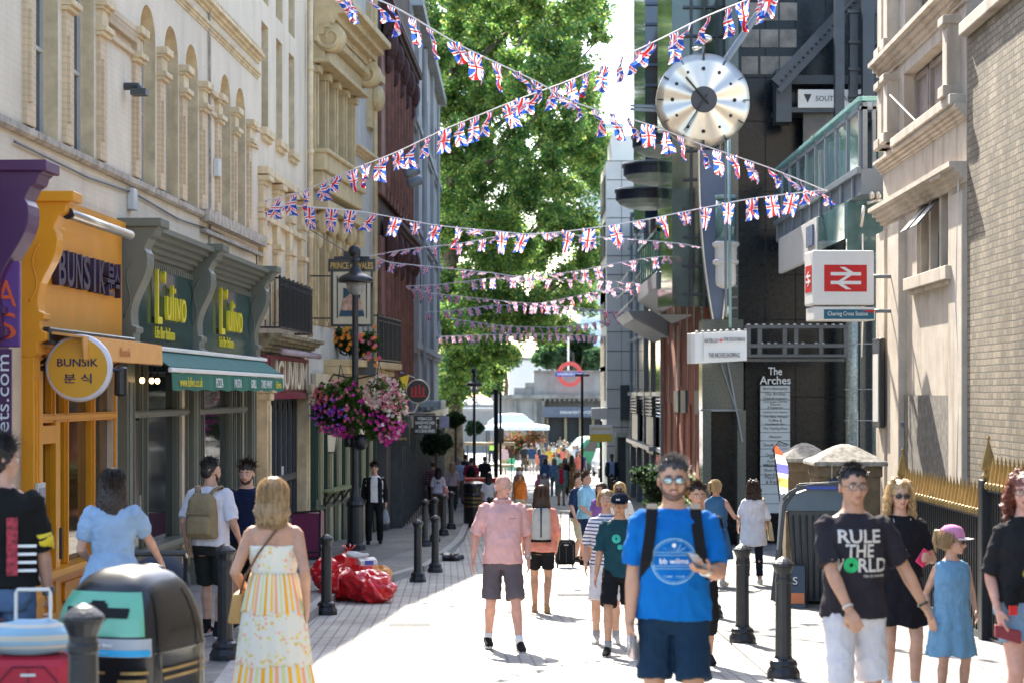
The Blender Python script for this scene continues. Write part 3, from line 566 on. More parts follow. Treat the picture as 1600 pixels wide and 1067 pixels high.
# ============ ochre building with pub ============
B=Fac('ochre_pub_building',-8.27,.093,41.5,'ochre stone pub building with scroll ended hood over tall mullioned windows')
y_=B.yy;zb_=B.zz
hb=[(y_(42.0),y_(46.6),zb_(5.3),zb_(7.25)),(y_(42.0),y_(46.6),zb_(1.5),zb_(4.0)),(y_(42.4),y_(46),zb_(9.3),zb_(11))]
B.wall(0.02,y_(50.15),zb_(-3.9),zb_(11.8),hb,.45,M['whitewall'],M['ochre'],body=5)
b=MB()
for z0,z1,zt in((5.3,7.25,0),(1.5,4.0,0)):
 for i in range(5):
  q=y_(42.0)+(y_(46.6)-y_(42.0))*i/4;b.cut()
  B.box(b,-.35,.1,q-.14,q+.14,zb_(z0),zb_(z1));B.box(b,.1,.14,q-.05,q+.05,zb_(z0+.1),zb_(z1-.1))
  B.box(b,-.3,.2,q-.18,q+.18,zb_(z1-.25),zb_(z1-.1))
B.add(b,'window_mullions',M['ochre'],bevel=.015)
for z0,z1 in((5.3,7.25),(1.5,4.0)):
 for i in range(4):
  q=y_(42.0)+(y_(46.6)-y_(42.0))*i/4+.14;q2=q+(y_(46.6)-y_(42.0))/4-.28
  B.window(q,q2,zb_(z0),zb_(z1),.4,M['ochre'],M['glass2'],bars=(1,2),fw=.06)
b=MB();B.box(b,-.02,.35,y_(41.7),y_(46.9),zb_(4.85),zb_(5.3));B.box(b,-.02,.28,y_(41.8),y_(46.8),zb_(4.45),zb_(4.85));B.box(b,-.02,.42,y_(41.65),y_(46.95),zb_(5.22),zb_(5.32))
B.add(b,'sill_block',M['ochre'],bevel=.03)
b=MB();b.prism([(o,y_(41.7),z)for o,z in stepprof(zb_(8.55),.9,.85,6,.1)],(0,y_(41.7),0),(0,y_(47.0),0));B.box(b,-.02,.3,y_(41.8),y_(46.9),zb_(7.25),zb_(7.66));B.box(b,.0,.42,y_(41.75),y_(46.95),zb_(7.2),zb_(7.3))
hd=B.add(b,'window_hood',M['ochre'],bevel=.02)
b=MB()
for i in range(26):q=y_(41.9)+i*.195;B.box(b,.2,.5,q,q+.1,zb_(7.68),zb_(7.84))
b.build('dentils',M['ochre'],hd,bevel=.01)
b=MB()
for yq in(y_(41.75),y_(46.55)):
 b.cut()
 for yy0 in(yq,yq+.38):
  path=[(.42+(.34-.3*t)*math.cos(t*9+1.2),yy0,zb_(7.75)+(.34-.3*t)*math.sin(t*9+1.2))for t in np.linspace(0,.95,34)]
  b.tube(path,[.06-.03*t for t in np.linspace(0,1,34)],7)
 b.lathe([(.30,0),(.32,.02),(.32,.36),(.30,.38)],n=20);i0=len(b.v)-80
 b.xf(Matrix.Translation((.42,yq+.38,zb_(7.75)))@Matrix.Rotation(R(90),4,'X'),i0)
b.build('scroll',M['ochre'],hd,smooth=True)
b=MB();B.box(b,-.02,.4,y_(41.7),y_(47),zb_(4.0),zb_(4.2))
for i in range(5):
 b.cut();q=y_(42.0)+(y_(46.6)-y_(42.0))*i/4;b.ell((.22,q,zb_(3.75)),(.16,.16,.26),10,8);b.ell((.14,q,zb_(3.35)),(.1,.12,.2),10,6)
B.add(b,'carved_corbels',M['ochre'],bevel=.0)
B.mould(y_(46.9),y_(50.1),stepprof(zb_(6.1),.2,.2,3),M['stonetrim'],'string_course')
b=MB();yq=y_(49.5);b.tube([(.14,yq,zb_(11)),(.14,yq,zb_(.9))],.065,8);B.box(b,-.02,.12,y_(49.0),y_(49.9),zb_(6.8),zb_(10.5));b.ell((.2,yq,zb_(7.6)),(.2,.3,.35),10,8);B.box(b,0,.35,yq-.3,yq+.3,zb_(8.0),zb_(8.2));B.add(b,'drainpipe_and_bracket',M['ochre'],smooth=False)
b=MB();B.box(b,-.02,.75,y_(43.3),y_(50.1),zb_(.62),zb_(.78));B.box(b,-.02,.55,y_(43.3),y_(50.1),zb_(.45),zb_(.62));B.add(b,'balcony_slab',M['ochre'],bevel=.02)
pr=MB();B.box(pr,.02,.12,y_(41.8),y_(50.0),zb_(-.25),zb_(.45));B.add(pr,'pub_fascia',mat('cream_pub_board',(.52,.45,.32),.6,.1))
PG=mat('bottle_green_paint',(.02,.06,.04),.4,.1);PC=mat('cream_gloss_paint',(.42,.38,.24),.45,.1)
b=MB();B.box(b,.0,.1,y_(41.6),y_(50.0),zb_(-3.7),zb_(-2.5));B.box(b,.0,.16,y_(41.6),y_(50.0),zb_(-2.55),zb_(-2.45));B.add(b,'pub_panelling',PG,bevel=.01)
n=15
for i in range(n):
 q=y_(41.7)+(y_(49.9)-y_(41.7))*i/n;w_=(y_(49.9)-y_(41.7))/n
 b=MB();B.box(b,.0,.14,q,q+w_*(.45 if i%3 else.7),zb_(-3.7),zb_(-.25));B.box(b,.14,.17,q+.05,q+w_*.3,zb_(-2.3),zb_(-.5));B.add(b,'pub_pilaster',PC if i%2 else PG)
b=MB();B.box(b,.0,.03,y_(41.7),y_(49.9),zb_(-2.45),zb_(-.25));B.add(b,'pub_window_glass',M['glass'])
rr=empty('pub_balcony_railing',(-8.27+.093*47.8,47.8,.78),-math.atan(.093),'black iron balcony railing above the pub beside the flower boxes','railing');railing(rr,-1.4,2.2,.72,.05,1.1,M['blackiron'])
hr=empty('pub_bar_shelf',(-8.27+.093*43.6,43.6,-2.15),-math.atan(.093),'narrow wooden drinks shelf fixed along the green and cream pub panelling','shelf')
b=MB();b.box(.15,.42,-1.3,1.3,-.03,.03);b.build('shelf_top',mat('worn_green_wood',(.25,.27,.12),.6,.3,8),hr,bevel=.01);b=MB();[b.bar((.15,y,-.35),(.38,y,-.03),.04)for y in(-1,0,1)];b.build('bracket',M['blackiron'],hr)
def lantern(p,label,sc=1.0,lit=True):
 r=empty('wall_lantern',p,0,label,'lantern','pub lanterns')
 b=MB();b.hexa([(-.09*sc,-.09*sc,-.22*sc),(.09*sc,-.09*sc,-.22*sc),(.09*sc,.09*sc,-.22*sc),(-.09*sc,.09*sc,-.22*sc)],[(-.15*sc,-.15*sc,.16*sc),(.15*sc,-.15*sc,.16*sc),(.15*sc,.15*sc,.16*sc),(-.15*sc,.15*sc,.16*sc)]);b.build('glass',M['lampglass'],r)
 b=MB();b.lathe([(.24*sc,.16*sc),(.2*sc,.2*sc),(.08*sc,.32*sc),(.03*sc,.36*sc),(.03*sc,.42*sc),(.01,.45*sc)],n=4)
 for sx in(-1,1):
  for sy in(-1,1):b.bar((sx*.095*sc,sy*.095*sc,-.22*sc),(sx*.155*sc,sy*.155*sc,.17*sc),.018)
 b.box(-.11*sc,.11*sc,-.11*sc,.11*sc,-.25*sc,-.22*sc);b.tube([(0,0,.4*sc),(-.1,.02,.5*sc),(-.45,.1,.4*sc)],.015,6);b.build('frame',M['blackiron'],r)
 b=MB();b.ell((0,0,-.02),(.04*sc,.04*sc,.08*sc),10,8);b.build('flame_bulb',M['bulb'],r)
 return r
lantern(at(517,690,43.0),'lit black pub lantern below the flower baskets, left of the lamp post');lantern(at(568,678,46.5),'pub lantern half hidden by petunias, right of the lamp post',.8)
# pub sign
ps=empty('pub_sign',at(550,458,40.9),0,'tall black and cream hanging pub sign behind the lamp post head','sign')
b=MB();b.box(-.56,.56,-.05,.05,.50,.80);b.box(-.42,.42,-.05,.05,.80,.86);b.box(-.2,.2,-.05,.05,.86,.98);b.box(-.5,-.44,-.04,.04,-.74,.5);b.box(.44,.5,-.04,.04,-.74,.5);b.box(-.5,.5,-.04,.04,-.80,-.74)
b.tube([(-1.0,0,.4),(-.5,0,.4)],.02,6);b.tube([(-1.0,0,-.6),(-.5,0,-.6)],.02,6);b.tube([(-1.0,0,1.5),(-.1,0,.95)],.012,6);b.build('frame',M['black'],ps,bevel=.008)
b=MB();b.box(-.44,.44,-.03,.03,-.74,.52);bd=b.build('board',mat('cream_sign_board',(.55,.5,.38),.6,.05),ps)
b=MB();b.box(-.36,-.33,-.036,-.03,-.6,.4);b.box(.33,.36,-.036,-.03,-.6,.4);b.build('border',M['black'],bd)
b=MB();b.prism([(-.3,-.034,-.55),(.3,-.034,-.55),(.22,-.034,-.2),(.1,-.034,0),(-.1,-.034,0),(-.22,-.034,-.2)],(0,0,0),(0,-.006,0));b.build('painted_cloak',mat('pinkish_cream_paint',(.5,.33,.25),.6,.3,10),bd)
b=MB();b.prism([(-.3,-.042,-.56),(.3,-.042,-.56),(.27,-.042,-.42),(-.27,-.042,-.42)],(0,0,0),(0,-.004,0));b.prism([(-.2,-.042,-.15),(-.03,-.042,-.02),(-.03,-.042,.06),(-.2,-.042,.12)],(0,0,0),(0,-.004,0));b.prism([(.2,-.042,-.15),(.03,-.042,-.02),(.03,-.042,.06),(.2,-.042,.12)],(0,0,0),(0,-.004,0));b.build('painted_collar',mat('navy_teal_paint',(.02,.07,.12),.6,.2),bd)
text('PRINCE of WALES',1.0,.15,(0,-.056,.64),'cam',M['lettergold'],ps,bold=.01);ps.scale=(.9,.9,.9)
# ============ red terracotta building ============
C=Fac('terracotta_building',-4.6,.02,50.25,'dark red terracotta building with tall projecting bay and heavy dark cornice')
y_=C.yy;zc_=C.zz
C.wall(.02,y_(62.7),zc_(-4.3),zc_(12.8),[],.3,mat('dark_sooty_brick',(.10,.065,.05),.9,.4,2,.4,30),name='wall',body=5)
for z0,z1 in((5.3,9.6),(-.2,4.2)):
 b=MB();C.box(b,0,.12,y_(51.0),y_(61.6),zc_(z0),zc_(z1));bay=C.add(b,'bay',M['redstone'],bevel=.03)
 b=MB()
 for i in range(9):
  b.cut();q=y_(52.3)+i*1.12;C.box(b,.12,.18,q,q+.22,zc_(z0),zc_(z1));b.tube([(.18,q+.11,zc_(z0+.2)),(.18,q+.11,zc_(z1-.2))],.06,8)
 b.build('columns',M['redstone'],bay)
 for i in range(8):
  q=y_(52.3)+i*1.12+.3;g=MB();C.box(g,.12,.13,q,q+.75,zc_(z0+.5),zc_(z1-.6));g.build('pane',M['glass'],bay)
 C.mould(y_(52.0),y_(61.8),stepprof(zc_(z1+.6),.6,.38,5,.1),mat('sooty_terracotta',(.07,.03,.028),.85,.3,5,.5,20),'cornice')
 b=MB()
 for i in range(5):b.cut();q=y_(52.3)+i*2.2;b.ell((.25,q,zc_(z1-.1)),(.22,.3,.45),10,8);b.ell((.18,q,zc_(z1-.6)),(.15,.25,.3),8,6)
 C.add(b,'carved_brackets',MATS['sooty_terracotta'])
b=MB();b.prism([(.0,y_(52),zc_(10.2)),(.5,y_(52),zc_(10.2)),(.0,y_(52),zc_(11.6))],(0,0,0),(0,y_(61.7)-y_(52),0));C.add(b,'hood_roof',MATS['sooty_terracotta'])
for py in(207,218):
 b=MB();p=C.y(600);b.lathe([(.12,-.2),(.14,-.1),(.14,.2),(.1,.24)],n=10);b.xf(Matrix.Translation((.8,y_(52.5)+(py-207)*.1,C.z(604,py,.8)))@Matrix.Rotation(R(70),4,'Y'));C.add(b,'cctv_camera',M['midgrey'],smooth=True)
b=MB();C.box(b,0,.3,y_(50.4),y_(52),zc_(-4.3),zc_(1.2));C.add(b,'dark_shop_wall',M['darkgrey'])
# ============ grey cement block at the end of the left side ============
D_=Fac('grey_cement_building',-3.3,.0005,62.85,'tall blank grey cement building before the big tree, with dark shopfront at street level')
y_=D_.yy;zd_=D_.zz
hh=[]
for Yc in(66,70,74,78,82):hh.append((y_(Yc)-.45,y_(Yc)+.45,zd_(10.0),zd_(11.3)))
hh+=[(y_(72)-.5,y_(72)+.5,zd_(7.2),zd_(8.4)),(y_(78)-.5,y_(78)+.5,zd_(6.8),zd_(7.8)),(y_(68),y_(69),zd_(3.2),zd_(4.4))]
D_.wall(.02,y_(85),zd_(-4.8),zd_(13),hh,.15,M['greyblock'],M['darkgrey'],body=7)
for h in hh:D_.window(h[0],h[1],h[2],h[3],.14,M['darkgrey'],M['glass'],fw=.07)
b=MB()
for z in(8.9,5.4,1.5):b.cut();D_.box(b,-.02,.18,0,y_(85),zd_(z),zd_(z+.22));D_.box(b,-.02,.1,0,y_(85),zd_(z-.14),zd_(z))
b.cut();D_.box(b,-.02,.35,0,y_(85.2),zd_(12.7),zd_(13.05));D_.add(b,'string_course',M['greyblock'])
b=MB()
for a in(64.5,70.5,76.5):b.cut();D_.box(b,-.02,.14,y_(a),y_(a+.5),zd_(-1),zd_(12.7))
D_.add(b,'wall_piers',M['greyblock'])
b=MB();b.tube([(.2,y_(67),zd_(12)),(.2,y_(67),zd_(1))],.07,8);b.cut();b.tube([(.2,y_(80),zd_(12)),(.2,y_(80),zd_(3)),(.3,y_(79),zd_(2.4)),(.3,y_(76),zd_(2.2))],.06,8);D_.add(b,'drainpipe',M['greyblock'])
SD=mat('charcoal_shopfront',(.045,.055,.06),.5,.3,4)
b=MB();D_.box(b,-.02,.2,-y_(62.85)-10.8,y_(85),zd_(-4.8),zd_(-.75));D_.box(b,.2,.45,y_(62.9)-10.8,y_(85),zd_(-.95),zd_(-.6))
for i in range(26):q=-10.7+i*1.3;D_.box(b,.2,.3,q,q+.14,zd_(-4.8),zd_(-.95))
b.v=[(x,y,z)for x,y,z in b.v];D_.add(b,'shopfront',SD,bevel=0)
b=MB()
for i in range(25):
 q=-10.5+i*1.3;D_.box(b,.2,.215,q,q+.95,zd_(-3.6),zd_(-1.2))
D_.add(b,'shop_glass',M['glass'])
b=MB();D_.box(b,-.02,.28,-10.8,y_(85),zd_(-4.8),zd_(-3.7));D_.add(b,'stone_plinth',M['greyledge'])
def hang(name,px,py,Y,label,cat='sign'):return empty(name,at(px,py,Y),0,label,cat)
rs=hang('round_hanging_sign',653,611,56,'round black sign with red pattern hanging from the dark shopfront')
b=MB();b.lathe([(.34,-.06),(.36,-.05),(.36,.05),(.34,.06)],n=32);b.xf(Matrix.Rotation(R(90),4,'X'));b.build('disc',M['black'],rs)
b=MB();b.tube([(.34*math.cos(t),-.07,.34*math.sin(t))for t in np.linspace(0,6.2832,33)],.018,6);b.tube([(-.1,0,.4),(-.5,0,.55),(-.9,0,.4)],.02,6);b.tube([(0,0,-.36),(-.1,0,-.6),(-.7,0,-.75)],.03,6);b.build('rim',M['steel'],rs)
b=MB();[b.box(-.2+i*.11,-.14+i*.11,-.066,-.06,-.1-.06*(i%2),.12+.04*(i%3))for i in range(4)];b.box(-.22,.24,-.067,-.06,-.16,-.12);b.build('red_motif',M['red'],rs)
ts=hang('tobacco_sign',664,663,54,'black hanging sign listing tobacco and sandwiches in white capitals')
b=MB();b.box(-.32,.32,-.05,.05,-.27,.27);b.build('panel',M['black'],ts,bevel=.01);b=MB();b.tube([(-.6,0,.3),(.3,0,.3)],.02,6);b.build('bracket',M['blackiron'],ts)
for i,s_ in enumerate(('TOBACCO','SANDWICHES','MOBILE','ACCESSORIES')):text(s_,(.42,.54,.34,.56)[i],.085,(0,-.055,.17-i*.115),'cam',M['letterwhite'],ts,bold=.02)
ms_=hang('brown_hanging_sign',622,681,50,'dark hanging sign with dull gold lettering below the petunias')
b=MB();b.box(-.3,.3,-.04,.04,-.25,.25);b.build('panel',M['black'],ms_,bevel=.01);text('gennaro',.46,.09,(0,-.046,-.08),'cam',M['lettergold'],ms_);text('&',.1,.12,(0,-.046,.1),'cam',M['lettergold'],ms_)
ws_=hang('pale_hanging_sign',694,659,66,'small pale lilac sign hanging beside the tobacco sign')
b=MB();b.box(-.17,.17,-.04,.04,-.2,.2);b.build('panel',mat('pale_lilac_panel',(.45,.46,.60),.6,.2,6),ws_,bevel=.01);b=MB();b.tube([(-.4,0,.2),(.1,0,.2)],.02,6);b.build('bracket',M['blackiron'],ws_)
yt=hang('yellow_shop_flag',625,597,48.5,'small tilted yellow pennant sign above the petunias');b=MB();b.prism([(-.12,0,-.25),(.16,0,-.15),(.24,0,.2),(-.02,0,.12)],(0,0,0),(0,.04,0));b.build('panel',mat('bright_yellow_panel',(.75,.5,.02),.5,0),yt);b=MB();b.tube([(.2,.02,.2),(-.6,.02,.35)],.012,6);b.build('bracket',M['blackiron'],yt)
ca=empty('grey_shop_canopy',(-3.3,66,-.35),0,'pale grey box canopy over the far shopfront beside the round sign','canopy')
b=MB();b.box(.1,.9,-1.5,3.0,-.1,.12);b.box(.85,.92,-1.55,3.05,-.18,.14);b.build('canopy_box',mat('pale_blue_grey_metal',(.30,.37,.40),.5,.1),ca,bevel=.02)
# ---------------- right side ----------------
# stone bay and stock brick wall
Rb=Fac('sandstone_bay_building',5.45,.023,25.5,'pale sandstone building with panelled oriel and open hopper windows on the right',sg=-1)
y_=Rb.yy;z_=Rb.zz
Rb.wall(y_(25.5),y_(32),z_(-3.3),z_(9),[(y_(26.6),y_(30.1),z_(4.0),z_(5.0)),(y_(26.7),y_(29.0),z_(1.75),z_(2.9)),(y_(26.6),y_(30.0),z_(5.7),z_(8.2))],.28,M['buff'],M['buff'],body=3.2)
b=MB()
for a,w2,o0 in((31.55,.2,.14),(30.75,.18,.18),(26.05,.16,.18)):
 for z0,z1 in((4.0,5.1),(5.5,9)):
  b.cut()
  Rb.box(b,-.02,o0,y_(a-w2),y_(a+w2),z_(z0),z_(z1));Rb.box(b,-.02,o0+.06,y_(a-w2)-.03,y_(a+w2)+.03,z_(z0),z_(z0+.16));Rb.box(b,-.02,o0+.06,y_(a-w2)-.03,y_(a+w2)+.03,z_(z1-.12),z_(z1))
b.cut();Rb.box(b,-.02,.12,y_(31.2),y_(32.0),z_(-3.3),z_(2.65));b.cut();Rb.box(b,-.02,.12,y_(29.9),y_(30.9),z_(-3.3),z_(2.7));b.cut();Rb.box(b,-.02,.06,y_(25.52),y_(26.4),z_(-3.3),z_(2.7))
Rb.add(b,'pilasters',M['buff'],bevel=.015)
for z0,h0,o0 in((5.5,.3,.24),(3.85,.2,.16),(3.08,.28,.24)):
 Rb.mould(y_(25.45),y_(32.1),stepprof(z_(z0),h0,o0,4),M['buff'],'cornice')
b=MB();Rb.box(b,-.02,.2,y_(25.6),y_(30.2),z_(3.86),z_(4.0));b.cut();Rb.box(b,-.02,.14,y_(26.2),y_(29.4),z_(1.56),z_(1.75));Rb.box(b,-.02,.08,y_(26.3),y_(29.3),z_(1.50),z_(1.56));b.cut();Rb.box(b,-.02,.22,y_(26.2),y_(26.9),z_(2.95),z_(3.1));Rb.add(b,'sills',M['buff'],bevel=.012)
b=MB()
for i in range(3):
 a=y_(26.65)+i*1.17;b.cut()
 for q in((a,a+.08,4.05,4.95),(a+1.0,a+1.08,4.05,4.95),(a,a+1.08,4.05,4.12),(a,a+1.08,4.88,4.95)):Rb.box(b,-.28,-.16,q[0],q[1],z_(q[2]),z_(q[3]))
 Rb.box(b,-.28,-.22,a,a+1.08,z_(4.0),z_(5.0))
Rb.add(b,'carved_panels',mat('mauve_grey_panel',(.28,.24,.22),.8,.15,3,.3,25),bevel=.01)
b=MB()
for i in range(4):b.cut();q=y_(26.7)+i*.767;Rb.box(b,-.24,-.04,q-.07,q+.07,z_(1.75),z_(2.9))
Rb.add(b,'mullions',M['buff'],bevel=.01)
for i in range(3):
 a=y_(26.7)+i*.767+.08;Rb.window(a,a+.6,z_(1.76),z_(2.35),.2,M['darkgrey'],mat('grimy_dark_glass',(.05,.045,.035),.3,.3,5),bars=(1,1),fw=.04)
 if i>0:
  w_=MB();x0=-(-.02);Yc=a+.3
  w_.hexa([(0.0-.28,a+.03,z_(2.42)),(-.28,a+.57,z_(2.42)),(-.25,a+.57,z_(2.42)),(-.25,a+.03,z_(2.42))],[(.1,a+.03,z_(2.86)),(.1,a+.57,z_(2.86)),(.13,a+.57,z_(2.86)),(.13,a+.03,z_(2.86))]);Rb.add(w_,'hopper_window',M['darkgrey'])
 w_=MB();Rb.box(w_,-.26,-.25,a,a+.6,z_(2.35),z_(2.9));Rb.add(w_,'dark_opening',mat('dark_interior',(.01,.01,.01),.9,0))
for i in range(2):
 a=y_(26.7)+i*1.7;Rb.window(a,a+1.5,z_(5.75),z_(8.1),.24,M['buff'],M['glass'],bars=(2,1),fw=.1)
b=MB();Rb.box(b,-.02,.035,y_(26.4),y_(31.2),z_(-3.3),z_(-.02));Rb.add(b,'roughcast_dado',mat('grey_roughcast',(.20,.18,.155),.95,.3,9,.9,60))
b=MB();b.tube([(-.05,y_(25.75),z_(3.1)),(-.06,y_(25.9),z_(1.2)),(-.05,y_(25.7),z_(.2)),(-.06,y_(25.85),z_(-1.2))],.012,5);b.tube([(-.3,y_(29.6),z_(4.6)),(-.15,y_(28.2),z_(3.98)),(-.06,y_(26.2),z_(3.9))],.014,5)
b.tube([(-.45,y_(31.3),z_(2.6)),(-.46,y_(31.25),z_(1.2)),(-.5,y_(31.1),z_(.6))],.014,5);Rb.add(b,'loose_cable',M['offwhite'])
b=MB();Rb.box(b,.12,.22,y_(31.05),y_(31.75),z_(-.55),z_(.9));nb=Rb.add(b,'notice_case',M['black'],bevel=.02);b=MB();Rb.box(b,.22,.23,y_(31.15),y_(31.65),z_(-.45),z_(.65));b.build('notice',M['offwhite'],nb)
fl=empty('wall_flood_lamp',at(1438,664,30.0),0,'small grey flood lamp low on the sandstone wall','lamp')
b=MB();b.box(-.02,.2,-.06,.06,-.05,.05);b.hexa([(-.32,-.12,-.02),(-.05,-.12,-.12),(-.05,.12,-.12),(-.32,.12,-.02)],[(-.34,-.12,.04),(-.05,-.12,.06),(-.05,.12,.06),(-.34,.12,.04)]);b.build('housing',M['midgrey'],fl,bevel=.01)
b=MB();b.box(-.33,-.08,-.1,.1,.056,.066);b.build('top_plate',M['offwhite'],fl)
# stock brick flank wall
Sb=Fac('stock_brick_wall',5.45,.023,22,'sooty yellow stock brick flank wall with stone coping at the right edge','wall',sg=-1)
b=MB();Sb.box(b,-3,0,Sb.yy(-3),Sb.yy(25.45),Sb.zz(-2.9),Sb.zz(4.72));Sb.add(b,'brickwork',M['stock'])
b=MB();Sb.box(b,-3,.12,Sb.yy(-3),Sb.yy(25.44),Sb.zz(4.72),Sb.zz(4.9));Sb.add(b,'coping',M['buff'],bevel=.02)
b=MB();Sb.box(b,-3,-.9,Sb.yy(14),Sb.yy(25.4),Sb.zz(4.9),Sb.zz(9));Sb.add(b,'upper_wall',M['slate'])
# steel gantry overhead, out of the frame: the beams whose slanting shadows fall across the bay
# railing with gilded spikes
fe=empty('gilded_railing',(5.0,22.3,GZ(5,22.3)),0,'black iron railing with a row of gold spikes in front of the sandstone wall','railing')
gz0=GZ(5,22.3)
def spikes(mb,x,y0,y1,z,h,dx=0):
 n=int((y1-y0)/.16)
 for i in range(n+1):
  y=y0+(y1-y0)*i/n
  mb.add([(x-.05,y-.05,z),(x+.05,y-.05,z),(x+.05,y+.05,z),(x-.05,y+.05,z),(x,y,z+h)],[(0,1,4),(1,2,4),(2,3,4),(3,0,4),(0,3,2,1)])
for sec,(ya,yb,zt)in enumerate(((20.25,24.5,-1.22),(15.2,20.1,-.93))):
 b=MB();b.box(-.05,.05,ya-22.3,yb-22.3,zt-gz0-.09,zt-gz0-.025);b.box(-.03,.03,ya-22.3,yb-22.3,-.2,-.05+.2)
 y=ya
 while y<yb:b.bar((0,y-22.3,-.3),(0,y-22.3,zt-gz0-.09),.028);y+=.105
 b.box(-.22,.22,ya-22.3,yb-22.3,-.8,.0)
 b.build('iron_panel',M['blackiron'],fe)
 b=MB();spikes(b,0,ya-22.3,yb-22.3,zt-gz0-.03,.33);b.build('gold_spikes',M['gold'],fe)
 b=MB();y=ya
 while y<yb:b.ell((-.055,y-22.3,zt-gz0-.03),(.03,.04,.04),8,5);y+=.16
 b.build('beading',M['gold'],fe)
for yp,zt in((24.55,-1.15),(20.15,-.9)):
 b=MB();b.box(-.09,.09,yp-22.38,yp-22.22,-.4,zt-gz0);b.build('post',M['blackiron'],fe,bevel=.01)
 b=MB();b.lathe([(.06,0),(.075,.04),(.045,.08),(.08,.12),(.05,.26),(.015,.38),(.01,.42),(.022,.44),(.0,.47)],c=(0,yp-22.3,zt-gz0),n=8);b.build('finial',M['gold'],fe)
for i,(px,py,Y,w2,lb)in enumerate(((1257,718,33,.40,'brown stone gate pier with pyramid cap, the farther and narrower of two'),(1320,723,29.5,.49,'stone gate pier with broad pale pyramid cap beside the railing'))):
 p=at(px,py,Y);g=GZ(p.x,Y);r=empty('gate_pier',(p.x,Y,g),0,lb,'pier','stone gate piers');h=p.z-g
 b=MB();b.box(-w2+.03,w2-.03,-w2+.03,w2-.03,-.05,h-.18);b.box(-w2,w2,-w2,w2,h-.2,h-.02);b.box(-w2+.03,w2-.03,-w2+.03,w2-.03,-.05,.3);b.build('shaft',M['brownstone'],r,bevel=.02)
 b=MB();b.loft([[(sx*(w2+.07)*k,sy*(w2+.07)*k,h+z)for sx,sy in((-1,-1),(1,-1),(1,1),(-1,1))]for k,z in((1,-.03),(1,.03),(.3,.25),(.1,.29))]);b.build('cap',M['stonecap'],r,bevel=.015)
pc=empty('security_box',at(1303,757,29.0),0,'small navy box fixed to the pale gate pier','box');b=MB();b.box(-.065,.065,-.05,.05,-.09,.09);b.build('case',M['navy'],pc,bevel=.01);b=MB();b.box(-.06,.06,-.056,-.05,-.085,.0);b.tube([(-.03,0,.09),(-.03,.0,.3)],.008,5);b.build('label',M['offwhite'],pc)
# national rail box sign
nr=empty('railway_station_sign',at(1310,437,30.5),R(4),'white box sign with red double arrow above the blue station name, on two brackets','sign')
b=MB();b.box(-.48,.5,-.3,.3,-.42,.44);b.build('box',M['white'],nr,bevel=.025)
b=MB();b.box(-.30,.38,-.306,-.3,-.21,.21);bx=b.build('red_panel',M['red'],nr)
b=MB()
def arrow(b,ox,oy,s,P,sg=1):
 for x0,x1,z0,z1 in((-.25,.26,.045,.10),(-.25,.26,-.10,-.045)):b.prism([P(x0*s,z0*s),P(x1*s,z0*s),P(x1*s,z1*s),P(x0*s,z1*s)],(0,0,0),ox)
 for q in(((-.11,.045),(-.03,.045),(.10,-.10+.0),(.02,-.10)),((-.11,-.045-.0),(-.03,-.10),(.10,-.17),(.16,-.17)),):
  pass
 for q in(((-.10,.185),(-.01,.185),(.13,.10),(.04,.10)),((.10,.045),(.02,.045),(-.12,-.045),(-.04,-.045)),((.10,-.185),(.01,-.185),(-.13,-.10),(-.04,-.10))):
  b.prism([P(x*s,z*s)for x,z in q],(0,0,0),ox)
arrow(b,(0,-.004,0),0,.95,lambda x,z:(x+.04,-.3065,z));b.build('double_arrow',M['letterwhite'],bx)
b=MB();b.box(-.486,-.48,-.22,.22,-.21,.21);b2=b.build('red_panel_side',M['red'],nr);b=MB();arrow(b,(-.004,0,0),0,.62,lambda x,z:(-.4865,x,z));b.build('double_arrow',M['letterwhite'],b2)
b=MB();b.box(-.46,.52,-.28,.28,-.66,-.45);nb=b.build('name_box',M['white'],nr,bevel=.015)
b=MB();b.box(-.30,.50,-.287,-.281,-.64,-.49);b.build('name_panel',mat('petrol_blue_panel',(.01,.12,.19),.4,.05),nb);text('Charing Cross Station',.64,.085,(.08,-.29,-.565),'cam',M['letterwhite'],nb)
b=MB();b.prism([(.3,-.29,-.5),(.5,-.29,-.5),(.5,-.29,-.55),(.42,-.29,-.53)],(0,0,0),(0,-.003,0));b.build('red_flash',M['red'],nb)
b=MB()
for z in(.05,-.5):
 b.cut();b.tube([(.48,0,z),(.98,.03,z)],.03,8);b.tube([(.98,.03,z+.22-.44*t)if False else(.98-.08*math.sin(math.pi*t),.03,z+.22-.44*t)for t in np.linspace(0,1,9)],.022,6)
b.build('bracket',M['midgrey'],nr,smooth=True)
# ---- dark granite station building ----
DY=45.0
db=empty('dark_granite_station_building',(6.8,DY,G(DY)),0,'dark polished granite and steel station building with glass balcony and open truss','building')
g0=G(DY)
def W(mb,name,m,root=db,parent=None,**k):
 return mb.xf(Matrix.Translation(-Vector(root.location))).build(name,m,parent or root,**k)
X=lambda px,Y=DY:XX(px,Y);Z=lambda py,Y=DY:ZZ(py,Y)
b=MB();b.box(X(1150),X(1325),DY,DY+4,g0-.3,Z(-60));b.box(X(1325),X(1440),DY+.6,DY+4,g0-.3,12);W(b,'granite_wall',M['granite'])
seam=MB()
for py in(60,122,190,300,360,430,500,555,620,690,760):seam.box(X(1150),X(1325),DY-.008,DY,Z(py)-.012,Z(py)+.012)
for px in(1196,1243,1290):seam.box(X(px)-.012,X(px)+.012,DY-.008,DY,g0,Z(-60))
W(seam,'panel_joints',mat('joint_black',(.004,.005,.006),.8,0))
b=MB();rng=random.Random(3)
for r_ in range(3):
 for c_ in range(3):b.cut();b.box(X(1158+c_*30),X(1184+c_*30+rng.random()*3),DY-.03,DY-.012,Z(5+42*r_+28),Z(5+42*r_))
